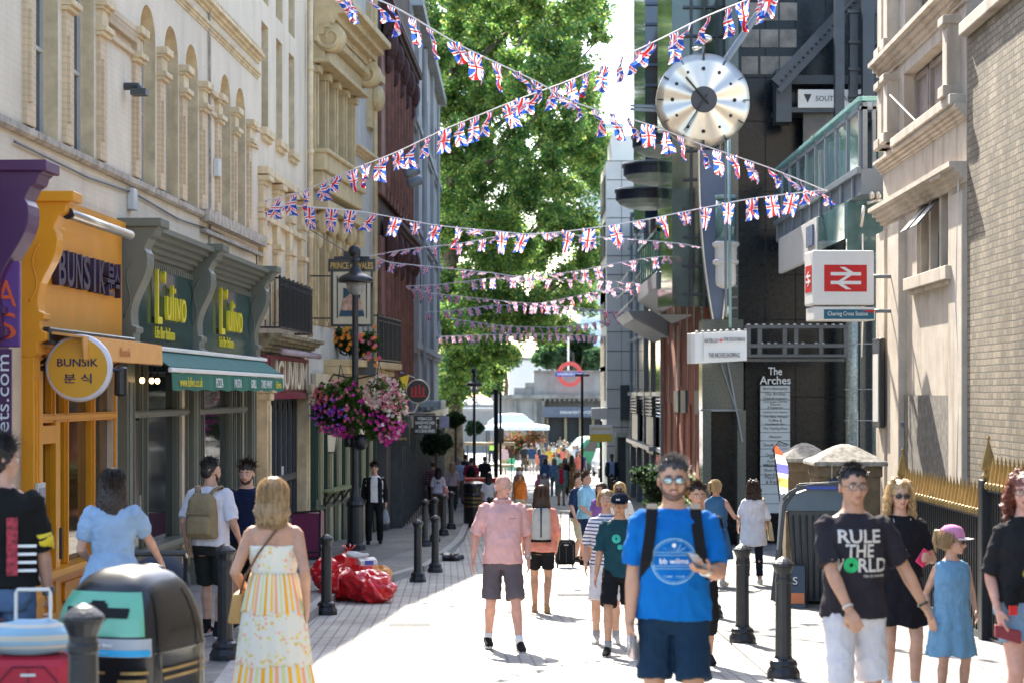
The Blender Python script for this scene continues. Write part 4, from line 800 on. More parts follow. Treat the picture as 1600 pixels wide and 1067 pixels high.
W(b,'brown_reflection_panes',mat('brown_reflection_glass',(.16,.13,.10),.3,.5,2))  # panes coloured light brown to stand for reflections in the dark glass
b=MB();b.box(X(1068),X(1150),DY+3.2,DY+8,Z(470),12);W(b,'glass_curtain_wall',glassmat('green_curtain_glass',(.06,.10,.06),.08))
b=MB()
for px in(1080,1100,1120,1140):b.box(X(px,DY+3.2)-.03,X(px,DY+3.2)+.03,DY+3.1,DY+3.2,Z(470),12)
for py in range(-80,470,45):b.box(X(1068,48),X(1150,48),DY+3.12,DY+3.2,Z(py,48)-.03,Z(py,48)+.03)
W(b,'curtain_wall_frame',M['darkgrey'])
b=MB();b.box(X(1138,44.6),X(1153,44.6),44.5,45.2,Z(515),12);W(b,'granite_edge',M['granite2'])
b=MB()
for py in range(400,520,17):b.box(X(1139,44.5),X(1152,44.5),44.47,44.5,Z(py),Z(py-3))
W(b,'pale_joint_lines',M['cement'])
# dark interior recess and steelwork
b=MB();b.box(X(1210,44.4),X(1400,44.4),44.0,44.98,Z(180,44.4),Z(172,44.4));b.box(X(1210,44.4),X(1400,44.4),44.4,44.9,Z(118,44.4),Z(132,44.4))
b.box(X(1212,44),X(1236,44),43.9,44.5,Z(192,44),Z(110,44));W(b,'steel_brackets',mat('dark_blue_steel',(.028,.038,.048),.4,.2,3))
tr=MB();a0=Vector((X(1212,43.5),43.5,Z(132,43.5)));a1=Vector((X(1340,43.5),43.5,Z(-5,43.5)))
tr.bar(a0,a1,.16,.30);tr.bar(a0+Vector((.06,-.1,-.18)),a1+Vector((.06,-.1,-.18)),.05,.12);dg=W(tr,'diagonal_truss_beam',mat('dark_blue_steel',(.028,.038,.048),.4,.2,3))
b=MB();dv=(a1-a0)
for i in range(18):p=a0+dv*(.06+i*.052);b.ell(p+Vector((.02,-.1,-.05)),(.028,.05,.028),8,4)
W(b,'rivet_holes',M['black'],parent=dg)
b=MB()
for px,w2,y0,y1,Yq in((1311,.1,-60,190,42.5),(1333,.09,20,160,43.2),(1356,.13,-60,157,42.8),(1371,.07,-60,157,43.4),(1386,.09,-60,157,44)):
 b.cut();b.box(X(px,Yq)-w2,X(px,Yq)+w2,Yq-.12,Yq+.12,Z(y1,Yq),Z(y0,Yq))
for py in(18,66,108,150):b.box(X(1326,43),X(1350,43),43,43.1,Z(py,43)-.03,Z(py,43)+.03);b.box(X(1364,43),X(1380,43),43.1,43.2,Z(py,43)-.03,Z(py,43)+.03)
W(b,'steel_columns',MATS['dark_blue_steel'])
b=MB();b.bar(at(1312,22,43.3),at(1345,-12,43.3),.05);b.cut();b.bar(at(1244,108,44.6),at(1290,62,44.6),.09);b.cut();b.box(X(1247),X(1340),44.2,44.3,Z(285),Z(175));W(b,'inner_steelwork',mat('brown_grey_panel',(.07,.065,.06),.4,.3,3))
b=MB();b.box(X(1268,44.15),X(1283,44.15),44.1,44.15,Z(215.5,44.1),Z(213.5,44.1));W(b,'strip_lamp',M['bulb'])
sb=empty('southbank_sign',at(1312,155,44.0),0,'white wayfinding sign with black triangle high in the dark steelwork','sign')
b=MB();b.box(-.96,.95,-.04,.04,-.21,.21);b.build('panel',M['offwhite'],sb,bevel=.01)
b=MB();b.prism([(-.83,-.041,.10),(-.65,-.041,.10),(-.74,-.041,-.10)],(0,0,0),(0,-.006,0));b.build('triangle',M['letterblack'],sb);text('SOUTHBANK',.95,.12,(-.08,-.046,0),'cam',M['darkgrey'],sb)
# glass balcony on the right
bal=empty('glass_balcony',(6.0,38.5,3.3),0,'long steel and glass balcony rising on the right of the street','balcony')
Bx=lambda Y:6.0
b=MB();b.box(6.0,7.6,33,43.6,3.42,3.86);b.box(5.93,6.0,33,43.6,3.78,3.90)
for y in np.arange(33.6,43.6,1.2):b.box(5.95,6.0,y,y+.09,3.42,3.8)
for x in(6.5,7.1):b.box(x,x+.08,32.94,33,3.42,3.86)
W(b,'deck',M['midgrey'],root=bal,bevel=.01)
b=MB();b.box(5.95,6.12,33,43.6,5.02,5.1);b.box(6.0,7.6,32.95,33.1,5.02,5.1);W(b,'handrail',mat('pale_aqua_glass_rail',(.20,.42,.40),.25,.1),root=bal,bevel=.01)
b=MB()
for y in np.arange(33.1,43.6,1.2):b.box(5.98,6.06,y,y+.08,3.86,5.0)
b.box(5.98,6.05,33,43.6,4.88,4.94);b.box(6.0,7.6,33,33.06,4.88,4.93);b.box(6.03,6.11,33.0,33.08,3.86,5.0);b.box(6.2,6.26,33.0,33.08,3.86,5.0)
W(b,'posts',M['midgrey'],root=bal)
b=MB()
y=33.2
while y<43:b.box(6.01,6.025,y,y+1.06,3.95,4.86);y+=1.2
b.box(6.3,7.6,33.02,33.035,3.95,4.86);W(b,'glass_panels',M['glassrail'],root=bal)
b=MB();b.box(5.9,6.0,37.2,42.5,2.65,3.42);W(b,'white_soffit_panel',M['offwhite'],root=bal,bevel=.01)
b=MB();b.box(5.86,5.9,37.5,38.3,2.9,3.3);b.build('blue_notice',mat('blue_grey_notice',(.12,.16,.26),.5,.4,10),None)if False else W(b,'blue_notice',mat('blue_grey_notice',(.12,.16,.26),.5,.4,10),root=bal)
b=MB();b.box(5.92,6.0,34.2,37.15,2.75,3.4);b.box(5.95,7.2,34.1,34.2,2.5,3.4);b.bar((6.0,33.35,3.30),(7.0,33.35,3.52),.06);W(b,'underside_glass',M['glassrail'],root=bal)
b=MB();b.tube([at(1350,322,33),at(1345,355,33)],.03,6);[b.ell(at(px,306,33),(.06,.06,.08),8,6)for px in(1362,1372)];b.tube([at(1355,318,33),at(1378,312,33)],.03,6);W(b,'cctv_cluster',M['steel'],root=bal,smooth=True)
# columns beside the stone building
b=MB()
for px,w_,m_ in((1331,20,0),(1373,22,0)):
 Yc=43.6;b.cut();r_=X(800+w_/2,Yc);b.lathe([(r_,g0-.2),(r_,Z(300,Yc))],c=(X(px,Yc),Yc,0),n=20)
W(b,'pale_granite_columns',mat('pale_polished_granite',(.26,.30,.28),.15,.3,18,coat=.3),smooth=True)
b=MB();b.box(X(1341,44.2),X(1362,44.2),44.0,44.9,g0,Z(300));b.box(X(1384,44.2),X(1440,44.2),44.0,44.9,Z(650),Z(300));W(b,'granite_infill',mat('mid_grey_granite',(.075,.085,.088),.15,.3,20))
b=MB();
for py in(540,608,655):b.box(X(1320,43.3),X(1395,43.3),43.32,43.34,Z(py)-.01,Z(py)+.01)
W(b,'column_joints',M['cement'])
wn=empty('yellow_warning_sign',at(1380,617,43.2),0,'yellow warning sign with black triangle on the granite column','sign');b=MB();b.box(-.13,.13,-.02,.02,-.16,.16);b.build('panel',mat('warning_yellow',(.8,.55,.02),.5,0),wn);b=MB();b.prism([(-.1,-.021,-.03),(.1,-.021,-.03),(0,-.021,.13)],(0,0,0),(0,-.004,0));b.box(-.1,.1,-.026,-.021,-.11,-.08);b.build('symbol',M['letterblack'],wn)
# portico
b=MB();b.box(X(1096,44),X(1160,44),43.8,44.6,Z(640,44),Z(500,44));b.box(X(1150,44),X(1163,44),43.7,44.5,g0,Z(640,44));b.box(X(1096,44),X(1109,44),43.7,44.5,g0,Z(640,44));W(b,'granite_portico',M['granite2'])
b=MB();b.box(X(1108,44.3),X(1150,44.3),44.3,44.6,g0,Z(640,44));b.box(X(1163,44.9),X(1174,44.9),44.7,45,g0,Z(515));W(b,'dark_doorway',M['granite'])
b=MB();b.box(X(1096,43.6),X(1160,43.6),43.78,43.8,Z(642,44),Z(639,44));b.bar(at(1124,560,43.7),at(1150,640,43.7),.03);b.bar(at(1136,560,43.6),at(1160,690,43.6),.03);b.ell(at(1120,565,43.6),(.12,.1,.05),12,6);W(b,'portico_trim',M['midgrey'])
# blue grey fin, barrel and thin masts
b=MB();L_=[]
for t in np.linspace(0,1,16):
 py=235+t*285;xl=1092+26*t**2.2;xr=1140-14*t**3;L_.append([(X(xl,44),44.0,Z(py,44)),(X(xl,44),44.35,Z(py,44)),(X(xr,44),44.35,Z(py,44)),(X(xr,44),44.0,Z(py,44))])
b.loft(L_);fin=W(b,'tapered_steel_fin',mat('slate_blue_steel',(.10,.13,.20),.45,.08,1))
b=MB();b.tube([(l[3][0],43.98,l[3][2])for l in L_],.035,6);b.tube([(l[0][0],43.98,l[0][2])for l in L_],.025,6);W(b,'fin_edge',M['steel'],parent=fin,smooth=True)if False else W(b,'fin_edge',M['steel'])
b=MB();xc=X(1134,43);sc=43/3000
b.lathe([(r*sc,ZZ(py,43))for r,py in((3,452),(9,450),(15,446),(16,440),(16,415),(20,412),(20,408),(17,406),(17,388),(21,384),(21,380),(17,378))],c=(xc,43,0),n=20);W(b,'white_barrel_oriel',M['offwhite'],smooth=False)
b=MB();b.lathe([(16*sc,ZZ(378,43)),(16*sc,ZZ(312,43))],c=(xc,43,0),n=20);W(b,'oriel_glass',M['glassrail'],smooth=True)
b=MB();b.lathe([(17*sc,ZZ(312,43)),(17*sc,ZZ(306,43))],c=(xc,43,0),n=20);b.tube([at(1139,215,42.5),at(1141,512,42.5)],.035,6);W(b,'oriel_rim',mat('pale_teal_metal',(.25,.38,.38),.4),smooth=True)
# directory and canopy sign
ar=empty('arches_directory',at(1210,700,44.9),0,'tall directory of white name strips headed The Arches on the dark wall','sign')
b=MB();b.box(-.36,.36,-.12,-.02,-1.6,1.5);b.build('backing',M['granite'],ar)
n=15;names=['Bert’s Bootcamp','The Arches\nHairdressers','Champagne Charlies\nWine Bar\n& Restaurant','Charing Cross Theatre','The Blue House\nCoffee &\nSandwich Bar','The Tanning Shop','Heaven','South Africa','Arch\nGame Haven','Barbers\nAccessories\nand Dry Cleaning','Villiers Street\nShoe Repairs\nKey Cutting','Players Bar\n& Kitchen','','','']
zt=1.47
for i in range(n):
 hh_=(.14,.16,.19,.14,.19,.16,.17,.17,.16,.2,.18,.2,.2,.2,.2)[i]*1.12
 b=MB();b.box(-.345,.345,-.14,-.12,zt-hh_+.006,zt-.006);st=b.build('name_strip',mat('frosted_grey_strip',(.50,.54,.55),.4,.03),ar)
 if names[i]:text(names[i],min(.56,.045*max(len(q)for q in names[i].split('\n'))),None,(0,-.145,zt-hh_/2),'cam',M['letterblack'],st)
 zt-=hh_
text('The',.32,.18,(0,-.13,1.80),'cam',M['letterwhite'],ar,bold=.012,depth=.01);text('Arches',.72,.19,(0,-.13,1.56+.03),'cam',M['letterwhite'],ar,bold=.012,depth=.01)
cn=empty('canopy_wayfinding_sign',at(1125,540,41.0),0,'curved white canopy sign naming Waterloo, the South Bank and arches shopping','sign')
b=MB();pr_=[(-.68,.3),(-.62,.05),(-.54,-.02),(.56,-.10),(.56,.0),(-.5,.08)]
b.loft([[(x,y,z0+(.06 if x>0 else 0))for x,y in pr_]for z0,in((-.38,),(.26,))]);b.build('panel',M['white'],cn,bevel=.01)
b=MB();b.box(-.58,.56,-.1,.1,.30,.34)if False else[b.ell((-.5+i*.13,0,.30+.05*i/9),(.035,.05,.02),8,4)for i in range(9)];b.box(-.36,-.35,-.075,-.04,-.3,.22);b.build('top_rivets',M['offwhite'],cn)
text('WATERLOO',.29,.085,(-.20,-.085,.10),'cam',M['letterblack'],cn,rz=R(-4));text('THE SOUTHBANK',.46,.085,(.30,-.12,.13),'cam',M['letterblack'],cn,rz=R(-4));text('THE ARCHES SHOPPING',.66,.10,(.08,-.105,-.20),'cam',M['letterblack'],cn,rz=R(-4))
b=MB();arrow(b,(0,-.004,0),0,.2,lambda x,z:(x+.01,-.098,z+.11));b.build('red_arrow_mark',M['red'],cn)
tc_=empty('steel_canopy_truss',at(1243,535,42.5),0,'grey steel ladder truss of the entrance canopy over the dark doorway','canopy')
b=MB()
for z0,z1 in((.30,.38),(-.12,-.03),(-.33,-.26)):b.box(-1.12,1.12,-.1,.1,z0,z1)
for x in(-1.1,-.85,-.3,-.05,.5,1.05):b.box(x,x+.1,-.09,.09,-.3,.34)
b.box(-1.1,1.1,.05,.3,-.42,-.34);b.build('frame',M['darkgrey'],tc_,bevel=.01)
b=MB();[b.ell((-1.05+i*.17,-.06,.39),(.045,.05,.018),8,4)for i in range(13)];[b.ell((-.75+i*.15,-.06,-.02),(.04,.05,.015),8,4)for i in range(10)if i%4!=3];b.build('rain_caps',M['offwhite'],tc_)
# clock
ck=empty('street_clock',at(1098,158,41.0),R(3),'large round brushed steel clock with black hands hung over the street','clock')
rr_=73*41/3000
b=MB();n=72;rings=[]
for k in range(7):
 q=k/6;ring=[]
 for j in range(n):
  t=2*math.pi*j/n;ring.append((rr_*q*math.cos(t)if k else.02*math.cos(t),-.10-.10*(1-q)+.035*q*math.sin(t*8+1.1),rr_*q*math.sin(t)if k else.02*math.sin(t)))
 rings.append(ring)
rings.append([(x,-.05,z)for x,y,z in rings[-1]]);b.loft(rings);
dial=b.build('dial',mat('brushed_clock_steel',(.66,.58,.48),.36,.05,2,0,metal=1.0),ck,smooth=True)
b=MB();b.lathe([(rr_*.99,-.05),(rr_*1.0,.02),(rr_*.98,.26),(rr_*.9,.30)],n=64);b.xf(Matrix.Rotation(R(-90),4,'X'));
b.build('casing',M['steel'],ck,smooth=True)
bk=M['letterblack']
for i in range(12):
 t=math.pi/6*i;r0,r1=(.86,.99)if i not in(11,1,5)or True else(.84,1.02)
 b=MB();b.bar((rr_*r0*math.sin(t),-.125,rr_*r0*math.cos(t)),(rr_*r1*math.sin(t),-.125,rr_*r1*math.cos(t)),.045,.02)
 b.ell((rr_*.67*math.sin(t),-.135,rr_*.67*math.cos(t)),(.04,.03,.04),12,6);b.build('hour_mark',bk,ck)
b=MB();b.lathe([(.27,-.02),(.28,0),(.27,.04)],n=32);b.xf(Matrix.Translation((0,-.20,0))@Matrix.Rotation(R(90),4,'X'));b.build('hub',mat('dark_clock_hub',(.05,.05,.055),.5),ck)
for ang,ln,w_ in((-41,.62,.10),(213,.82,.07)):
 d=Vector((math.sin(R(ang)),0,math.cos(R(ang))));b=MB();b.bar(-d*.13+Vector((0,-.26,0)),d*ln*rr_/1.0*.98+Vector((0,-.26 if ang<0 else-.28,0)),w_,.02);b.build('hour_hand' if ang<0 else 'minute_hand',bk,ck)
b=MB();b.bar((-rr_*.98,.1,-.12),(-rr_*1.55,.1,-.10),.05);b.bar((-rr_*.98,.1,-.20),(-rr_*1.55,.1,-.18),.06);b.tube([(rr_*.5,.1,rr_*.86),(1.55,.1,2.4)],.075,10);b.tube([(rr_*.5,.1,-.8*rr_),(.55,.3,-4.6)],.03,6)
b.tube([(.0,.1,rr_),(.03,.1,rr_+.2)],.03,6);b.build('support_arms',M['midgrey'],ck)
b=MB();b.ell((.06,.05,rr_+.33),(.16,.16,.09),16,8);b.tube([(-.2,.1,rr_+.12),(0,.1,rr_+.16)],.04,6);b.build('dome_camera',M['steel'],ck,smooth=True)
# ---- red brick building with balconies ----
def world_bld(name,loc,label,cat='building',group=None):return empty(name,loc,0,label,cat,group)
rb=world_bld('red_brick_building',(5,57,G(57)),'orange red brick building with slot windows beyond the dark station')
b=MB();b.box(5,9,49,63,G(57)-.5,12.5);W(b,'wall',M['redbrick'],root=rb)
b=MB()
for y in(50.2,52.3,54.4,56.6,58.8,61):b.cut();b.box(4.985,5.0,y,y+.22,-2.1,.9);b.cut();b.box(4.985,5.0,y,y+.5,1.6,3.6);b.cut();b.box(4.985,5,y,y+.5,5.2,11)
W(b,'slot_windows',M['darkgrey'],root=rb)
b=MB()
for y in(50.9,53.4,55.5,57.6,59.8,62.2):b.cut();b.box(4.95,5.0,y,y+.7,G(57)-.3,-.3)
for y in(49.1,62.7):b.cut();b.box(4.95,5.0,y,y+.3,G(57)-.3,12)
W(b,'brick_piers',M['redbrick'],root=rb)
b=MB()
for y in(50.3,54.6,57):b.cut();b.box(4.93,5,y,y+1.6,-.55,.1)
W(b,'steel_spandrels',M['darkgrey'],root=rb)
lp_=MB();lp_.hexa([(4.9,56.6,.2),(4.9,57.1,.2),(4.95,57.1,.2),(4.95,56.6,.2)],[(4.9,56.9,2.0),(4.9,57.0,2.0),(4.95,57.0,2.0),(4.95,56.9,2.0)]);W(lp_,'pink_light_streak',mat('salmon_light_streak',(.6,.4,.3),.6),root=rb)  # thin salmon sliver painted as a streak of light on the brick
mbal=world_bld('steel_glass_balcony',(4.5,56,3),'grey steel balcony with green glass and deep tapered soffit over the brick wall','balcony')
b=MB();Y0_,Y1_=51.5,61
zb0=ZZ(430,54);b.loft([[(3.95,52.6,zb0),(3.95,60.5,zb0),(5.2,60.5,zb0),(5.2,52.6,zb0)],[(3.95,52.6,zb0-.45),(3.95,60.5,zb0-.45),(5.2,60.5,zb0-.75),(5.2,52.6,zb0-.75)],[(4.6,53.6,zb0-.9),(4.6,60.0,zb0-.9),(5.2,60,zb0-1.3),(5.2,53.6,zb0-1.3)]][::-1]);W(b,'deck',M['midgrey'],root=mbal,bevel=.02)
b=MB()
for y in np.arange(52.7,60.6,.95):b.box(3.98,4.05,y,y+.06,zb0,zb0+1.15)
for x in np.arange(4.0,5.1,.5):b.box(x,x+.06,52.6,52.66,zb0,zb0+1.15)
b.box(3.96,4.04,52.6,60.5,zb0+1.12,zb0+1.2);b.box(3.96,5.1,52.6,52.68,zb0+1.12,zb0+1.2);W(b,'handrail',M['teal'],root=mbal)
b=MB();b.box(4.0,4.012,52.7,60.4,zb0+.1,zb0+1.08);b.box(4.05,5.0,52.64,52.65,zb0+.1,zb0+1.08);W(b,'glass_panels',M['glassrail'],root=mbal)
b2=world_bld('steel_glass_balcony',(4.6,66,2),'smaller stepped steel balcony with raking handrails left of the brick wall','balcony')
zb1=ZZ(487,62);b=MB();b.loft([[(3.7,61.5,zb1),(3.7,68,zb1),(5.1,68,zb1),(5.1,61.5,zb1)],[(3.9,61.6,zb1-.25),(3.9,68,zb1-.25),(5.1,68,zb1-.9),(5.1,61.6,zb1-.9)]][::-1]);b.xf(Matrix.Identity(4));W(b,'deck',M['midgrey'],root=b2)
b=MB()
for dz in(0,.55,1.0):b.bar((3.75,61.6,zb1+.25+dz),(4.6,55.5,zb1+1.25+dz),.05);b.bar((3.75,61.6,zb1+.25+dz),(3.75,68,zb1+.15+dz),.05)
for i in range(7):b.bar((3.75+i*.13,61.6-i*1.0,zb1+.1+i*.16),(3.75+i*.13,61.6-i*1.0,zb1+1.3+i*.16),.05)
W(b,'handrail',M['midgrey'],root=b2)
# round balconies
for i,(px,py,rp,Y)in enumerate(((1040,230,52,52),(1028,274,54,55),(1012,313,50,58))):
 p=at(px,py,Y);r=empty('round_balcony',p,0,('topmost','middle','lowest')[i]+' of three round dark rimmed balconies below the clock','balcony','three stacked round balconies');q=rp*Y/3000
 b=MB();b.lathe([(q*.3,-.30),(q*.6,-.25),(q*.85,-.15),(q*.97,-.03)],n=40);b.box(0,q*1.6,-.5,.5,-.2,.1);b.build('underside',mat('grey_green_soffit',(.26,.34,.32),.4,.1,2),r,smooth=False)
 b=MB();b.lathe([(q*.97,-.03),(q,.0),(q,.2),(q*1.04,.22),(q*1.04,.27),(q*.95,.27)],n=40);b.build('rim',mat('blue_black_rim',(.02,.028,.045),.4,.1),r)
 b=MB();b.tube([(q*1.02*math.cos(t),q*1.02*math.sin(t),.30)for t in np.linspace(0,6.283,41)],.02,5);b.build('light_edge',M['midgrey'],r)
ub=world_bld('upper_brick_tower',(X(1050,60),60,8),'pink brick and blue glass tower rising behind the round clock')
b=MB();b.box(X(1036,60),X(1085,60),60,66,5.5,16);W(b,'brick_face',M['redbrick'],root=ub)
b=MB();b.box(X(1009,60),X(1036,60),60.3,66,ZZ(340,60),16);W(b,'glass_face',glassmat('navy_curtain_glass',(.02,.035,.07),.08),root=ub)
b=MB()
for py in range(-60,330,32):b.box(X(1008,60),X(1036,60),60.2,60.3,ZZ(py,60)-.04,ZZ(py,60)+.04)
W(b,'floor_bands',mat('steel_blue_band',(.08,.11,.16),.4),root=ub)
b=MB()
for px in(1056,1063):b.cut();b.box(X(px,60),X(px+3,60),59.9,60,ZZ(110,60),ZZ(15,60))
b.prism([at(1038,118,59.9),at(1047,80,59.9),at(1047,118,59.9)],(0,0,0),(0,.05,0));W(b,'slit_windows',M['glassrail'],root=ub)
# ---- dark glass facade ----
gf=world_bld('dark_glass_office',(5,72,G(72)),'dark glass and steel office front between the brick and the pale stone building')
b=MB();b.box(5,9,63.05,82,G(72)-.6,ZZ(327,78));W(b,'glass_wall',glassmat('blue_black_glass',(.012,.022,.03),.06),root=gf)
b=MB()
for y in(63.4,68,71.5,75.5,79.5):b.box(4.9,5,y,y+.18,G(72)-.5,ZZ(327,78))
for z in(-1.9,.0,2.2,4.4,6.2):b.box(4.93,5,63.2,82,z-.07,z+.07)
W(b,'mullions',M['midgrey'],root=gf)
b=MB();b.box(4.95,5.0,72,75.3,-.2,7.0);b.cut();b.box(4.95,5.0,77,79,-.2,7.2);W(b,'pale_glass_bays',glassmat('pale_green_glass',(.20,.32,.32),.08),root=gf)
for Yb in(66.2,74.5):
 b=MB()
 for k in range(6):b.box(4.82,4.95,Yb,Yb+3.2,-.75+k*.12,-.69+k*.12)
 b.box(4.86,4.95,Yb-.1,Yb+3.3,-2.1,-.8);W(b,'louvre_panel',M['darkgrey'],root=gf)
b=MB();b.box(4.7,4.95,66,79,G(72)+2.25,G(72)+2.4);W(b,'door_canopy',M['midgrey'],root=gf)
# ---- pale stone clad building ----
ps_=world_bld('pale_stone_clad_building',(4.3,84,G(84)),'pale stone panelled corner building at the far right end of the street')
b=MB();b.box(X(948,83),9,83,88.5,G(84)-.6,ZZ(252,83));b.box(X(948,83)+.3,9,84.5,88.5,ZZ(252,83),ZZ(205,83));W(b,'stone_cladding',mat('pale_stone_panels',(.84,.79,.67),.7,.06,.8),root=ps_)
b=MB();zq=ZZ(252,83)
while zq>G(84):b.box(X(948,83),9,82.985,83.0,zq-.015,zq+.015);zq-=.82
b.box(X(971,83),X(971.6,83),82.985,83,G(84),ZZ(252,83));W(b,'panel_joints',M['darkgrey'],root=ps_)
b=MB()
for z in(ZZ(600,84)-.7,ZZ(540,84)-1.1,ZZ(540,84)+.9,4,6,8):b.cut();b.box(X(948,83)-.05,X(948,83),84.0,88,z,z+1.5)
W(b,'strip_windows',M['darkgrey'],root=ps_)
b=MB();b.box(X(970,82.5),X(985,82.5),82.6,83,ZZ(655,82.6),ZZ(601,82.6));W(b,'dark_shop_unit',M['darkgrey'],root=ps_)
b=MB();b.box(X(963,82),X(981,82),82.2,82.6,G(82)+2.5,G(82)+2.7);[b.box(X(px,82)-.06,X(px,82)+.06,82.2,82.4,G(82),G(82)+2.5)for px in(963,981)];W(b,'pale_door_frame',mat('cream_door_frame',(.62,.58,.40),.5),root=ps_)
b=MB();b.box(X(965,82),X(980,82),82.45,82.5,G(82),G(82)+2.5);W(b,'dark_doors',M['darkgrey'],root=ps_)
# ---------------- end of the street ----------------
E=world_bld('underground_station',(XX(850,150),150,G(150)),'low grey concrete underground station closing the street, dark entrance at its right')
q=lambda px:XX(px,150);r=lambda py:ZZ(py,150);gE=G(150)
b=MB();b.box(q(834),q(960),150,158,r(617),r(580));b.box(q(803),q(834),150.2,158,r(617),r(605));b.box(q(820),q(838),150.1,158,r(605),r(597));b.box(q(770),q(848),150,158,gE,r(620));b.box(q(848),q(960),151.5,158,gE,r(615));b.box(q(955),q(990),150,158,gE,r(600));W(b,'walls',M['cement'],root=E,bevel=.03)
b=MB();b.box(q(768),q(962),149.5,150.3,r(622),r(616));b.box(q(834),q(960),149.8,150.2,r(582),r(578))
for i in range(14):b.box(q(850)+i*.38,q(850)+i*.38+.15,149.6,150,r(626),r(622))
for px in(802,834,846):b.box(q(px),q(px+5),149.7,150,gE,r(626))
W(b,'cornice',mat('dirty_concrete',(.24,.24,.22),.9,.3,1,stain=.6),root=E)
b=MB();b.box(q(848),q(942),149.2,149.8,r(651),r(635));W(b,'name_fascia',mat('slate_blue_fascia',(.09,.11,.15),.5),root=E)
text('EMBANKMENT STATION',2.5,.22,(q(900)-E.location.x,-.84,r(643.5)-gE),'cam',M['letterwhite'],E)
b=MB();b.box(q(856),q(940),151.0,151.4,gE,r(652));W(b,'dark_entrance',mat('entrance_dark',(.03,.035,.04),.6),root=E)
b=MB()
for px in(853,882,905,925):b.cut();b.box(q(px),q(px+4),150.3,150.9,gE,r(652))
W(b,'entrance_piers',mat('tan_stone_pier',(.30,.25,.15),.7),root=E)
ro=empty('underground_roundel',at(890.5,584,148.5),0,'red ring roundel with blue bar on the station parapet','sign')
b=MB();b.loft([[(R_*math.cos(t),y,R_*math.sin(t))for R_,y in((.98,-.08),(.98,.08),(.66,.08),(.66,-.08))]for t in np.linspace(0,2*math.pi,49)],cap=False);b.build('red_ring',mat('roundel_red',(.55,.07,.06),.5,.05),ro)
b=MB();b.box(-1.12,1.12,-.14,.1,-.17,.17);b.build('blue_bar',mat('roundel_blue',(.02,.04,.28),.5,.05),ro,bevel=.01);text('UNDERGROUND',1.95,.2,(0,-.15,0),'cam',M['letterwhite'],ro)
fp=empty('flagpole',at(888,590,151),0,'thin white flagpole above the roundel','pole');b=MB();b.tube([(0,0,0),(0,0,3.8)],.08,8);b.ell((0,0,3.85),(.12,.12,.12),8,6);b.build('mast',M['white'],fp)
wbk=world_bld('white_office_block',(XX(840,190),190,G(190)),'plain white office block behind the station')
b=MB();b.box(XX(795,190),XX(873,190),190,205,G(190),ZZ(562,190));W(b,'walls',M['white'],root=wbk);b=MB();b.box(XX(793,190),XX(874,190),189.8,205,ZZ(562,190),ZZ(558,190));W(b,'roof_edge',M['midgrey'],root=wbk)
rs_=world_bld('riverside_terrace',(XX(745,170),170,G(170)),'pale railed terrace building left of the station beneath the tree','building')
b=MB();b.box(XX(690,170),XX(786,170),170,178,G(170),ZZ(640,170));b.box(XX(700,172),XX(780,172),172,178,ZZ(640,170),ZZ(632,170));W(b,'walls',M['cement'],root=rs_)
b=MB();[b.box(XX(690,170),XX(786,170),169.8,169.9,ZZ(py,170),ZZ(py-2,170))for py in(638,631,623)];W(b,'railings',M['white'],root=rs_)
to=world_bld('distant_office_tower',(XX(950,330),330,G(300)),'pale blue white office tower fading in the distance at the end of the street','building')
b=MB();b.box(XX(905,330),XX(973,330),330,350,G(300),ZZ(200,330));W(b,'walls',mat('bleached_white_cladding',(.72,.76,.80),.6,.05),root=to)
b=MB()
for k,py in enumerate(range(212,560,16)):
 for px in range(908,970,8):b.box(XX(px,330),XX(px+5,330),329.8,330,ZZ(py+9,330),ZZ(py,330))
W(b,'windows',mat('pale_blue_windows',(.45,.58,.68),.3,.05),root=to);b=MB();b.box(XX(903,330),XX(975,330),329.5,350,ZZ(200,330),ZZ(194,330));W(b,'parapet',mat('grey_blue_parapet',(.4,.5,.56),.6),root=to)
fw_=world_bld('white_railway_building',(XX(960,220),220,G(200)),'low white building behind the station at the far right','building');b=MB();b.box(XX(925,220),XX(990,220),220,230,G(200),ZZ(570,220));W(b,'walls',M['white'],root=fw_);b=MB();b.box(XX(924,220),XX(991,220),219.8,230,ZZ(572,220),ZZ(568,220));W(b,'roof_edge',M['midgrey'],root=fw_)
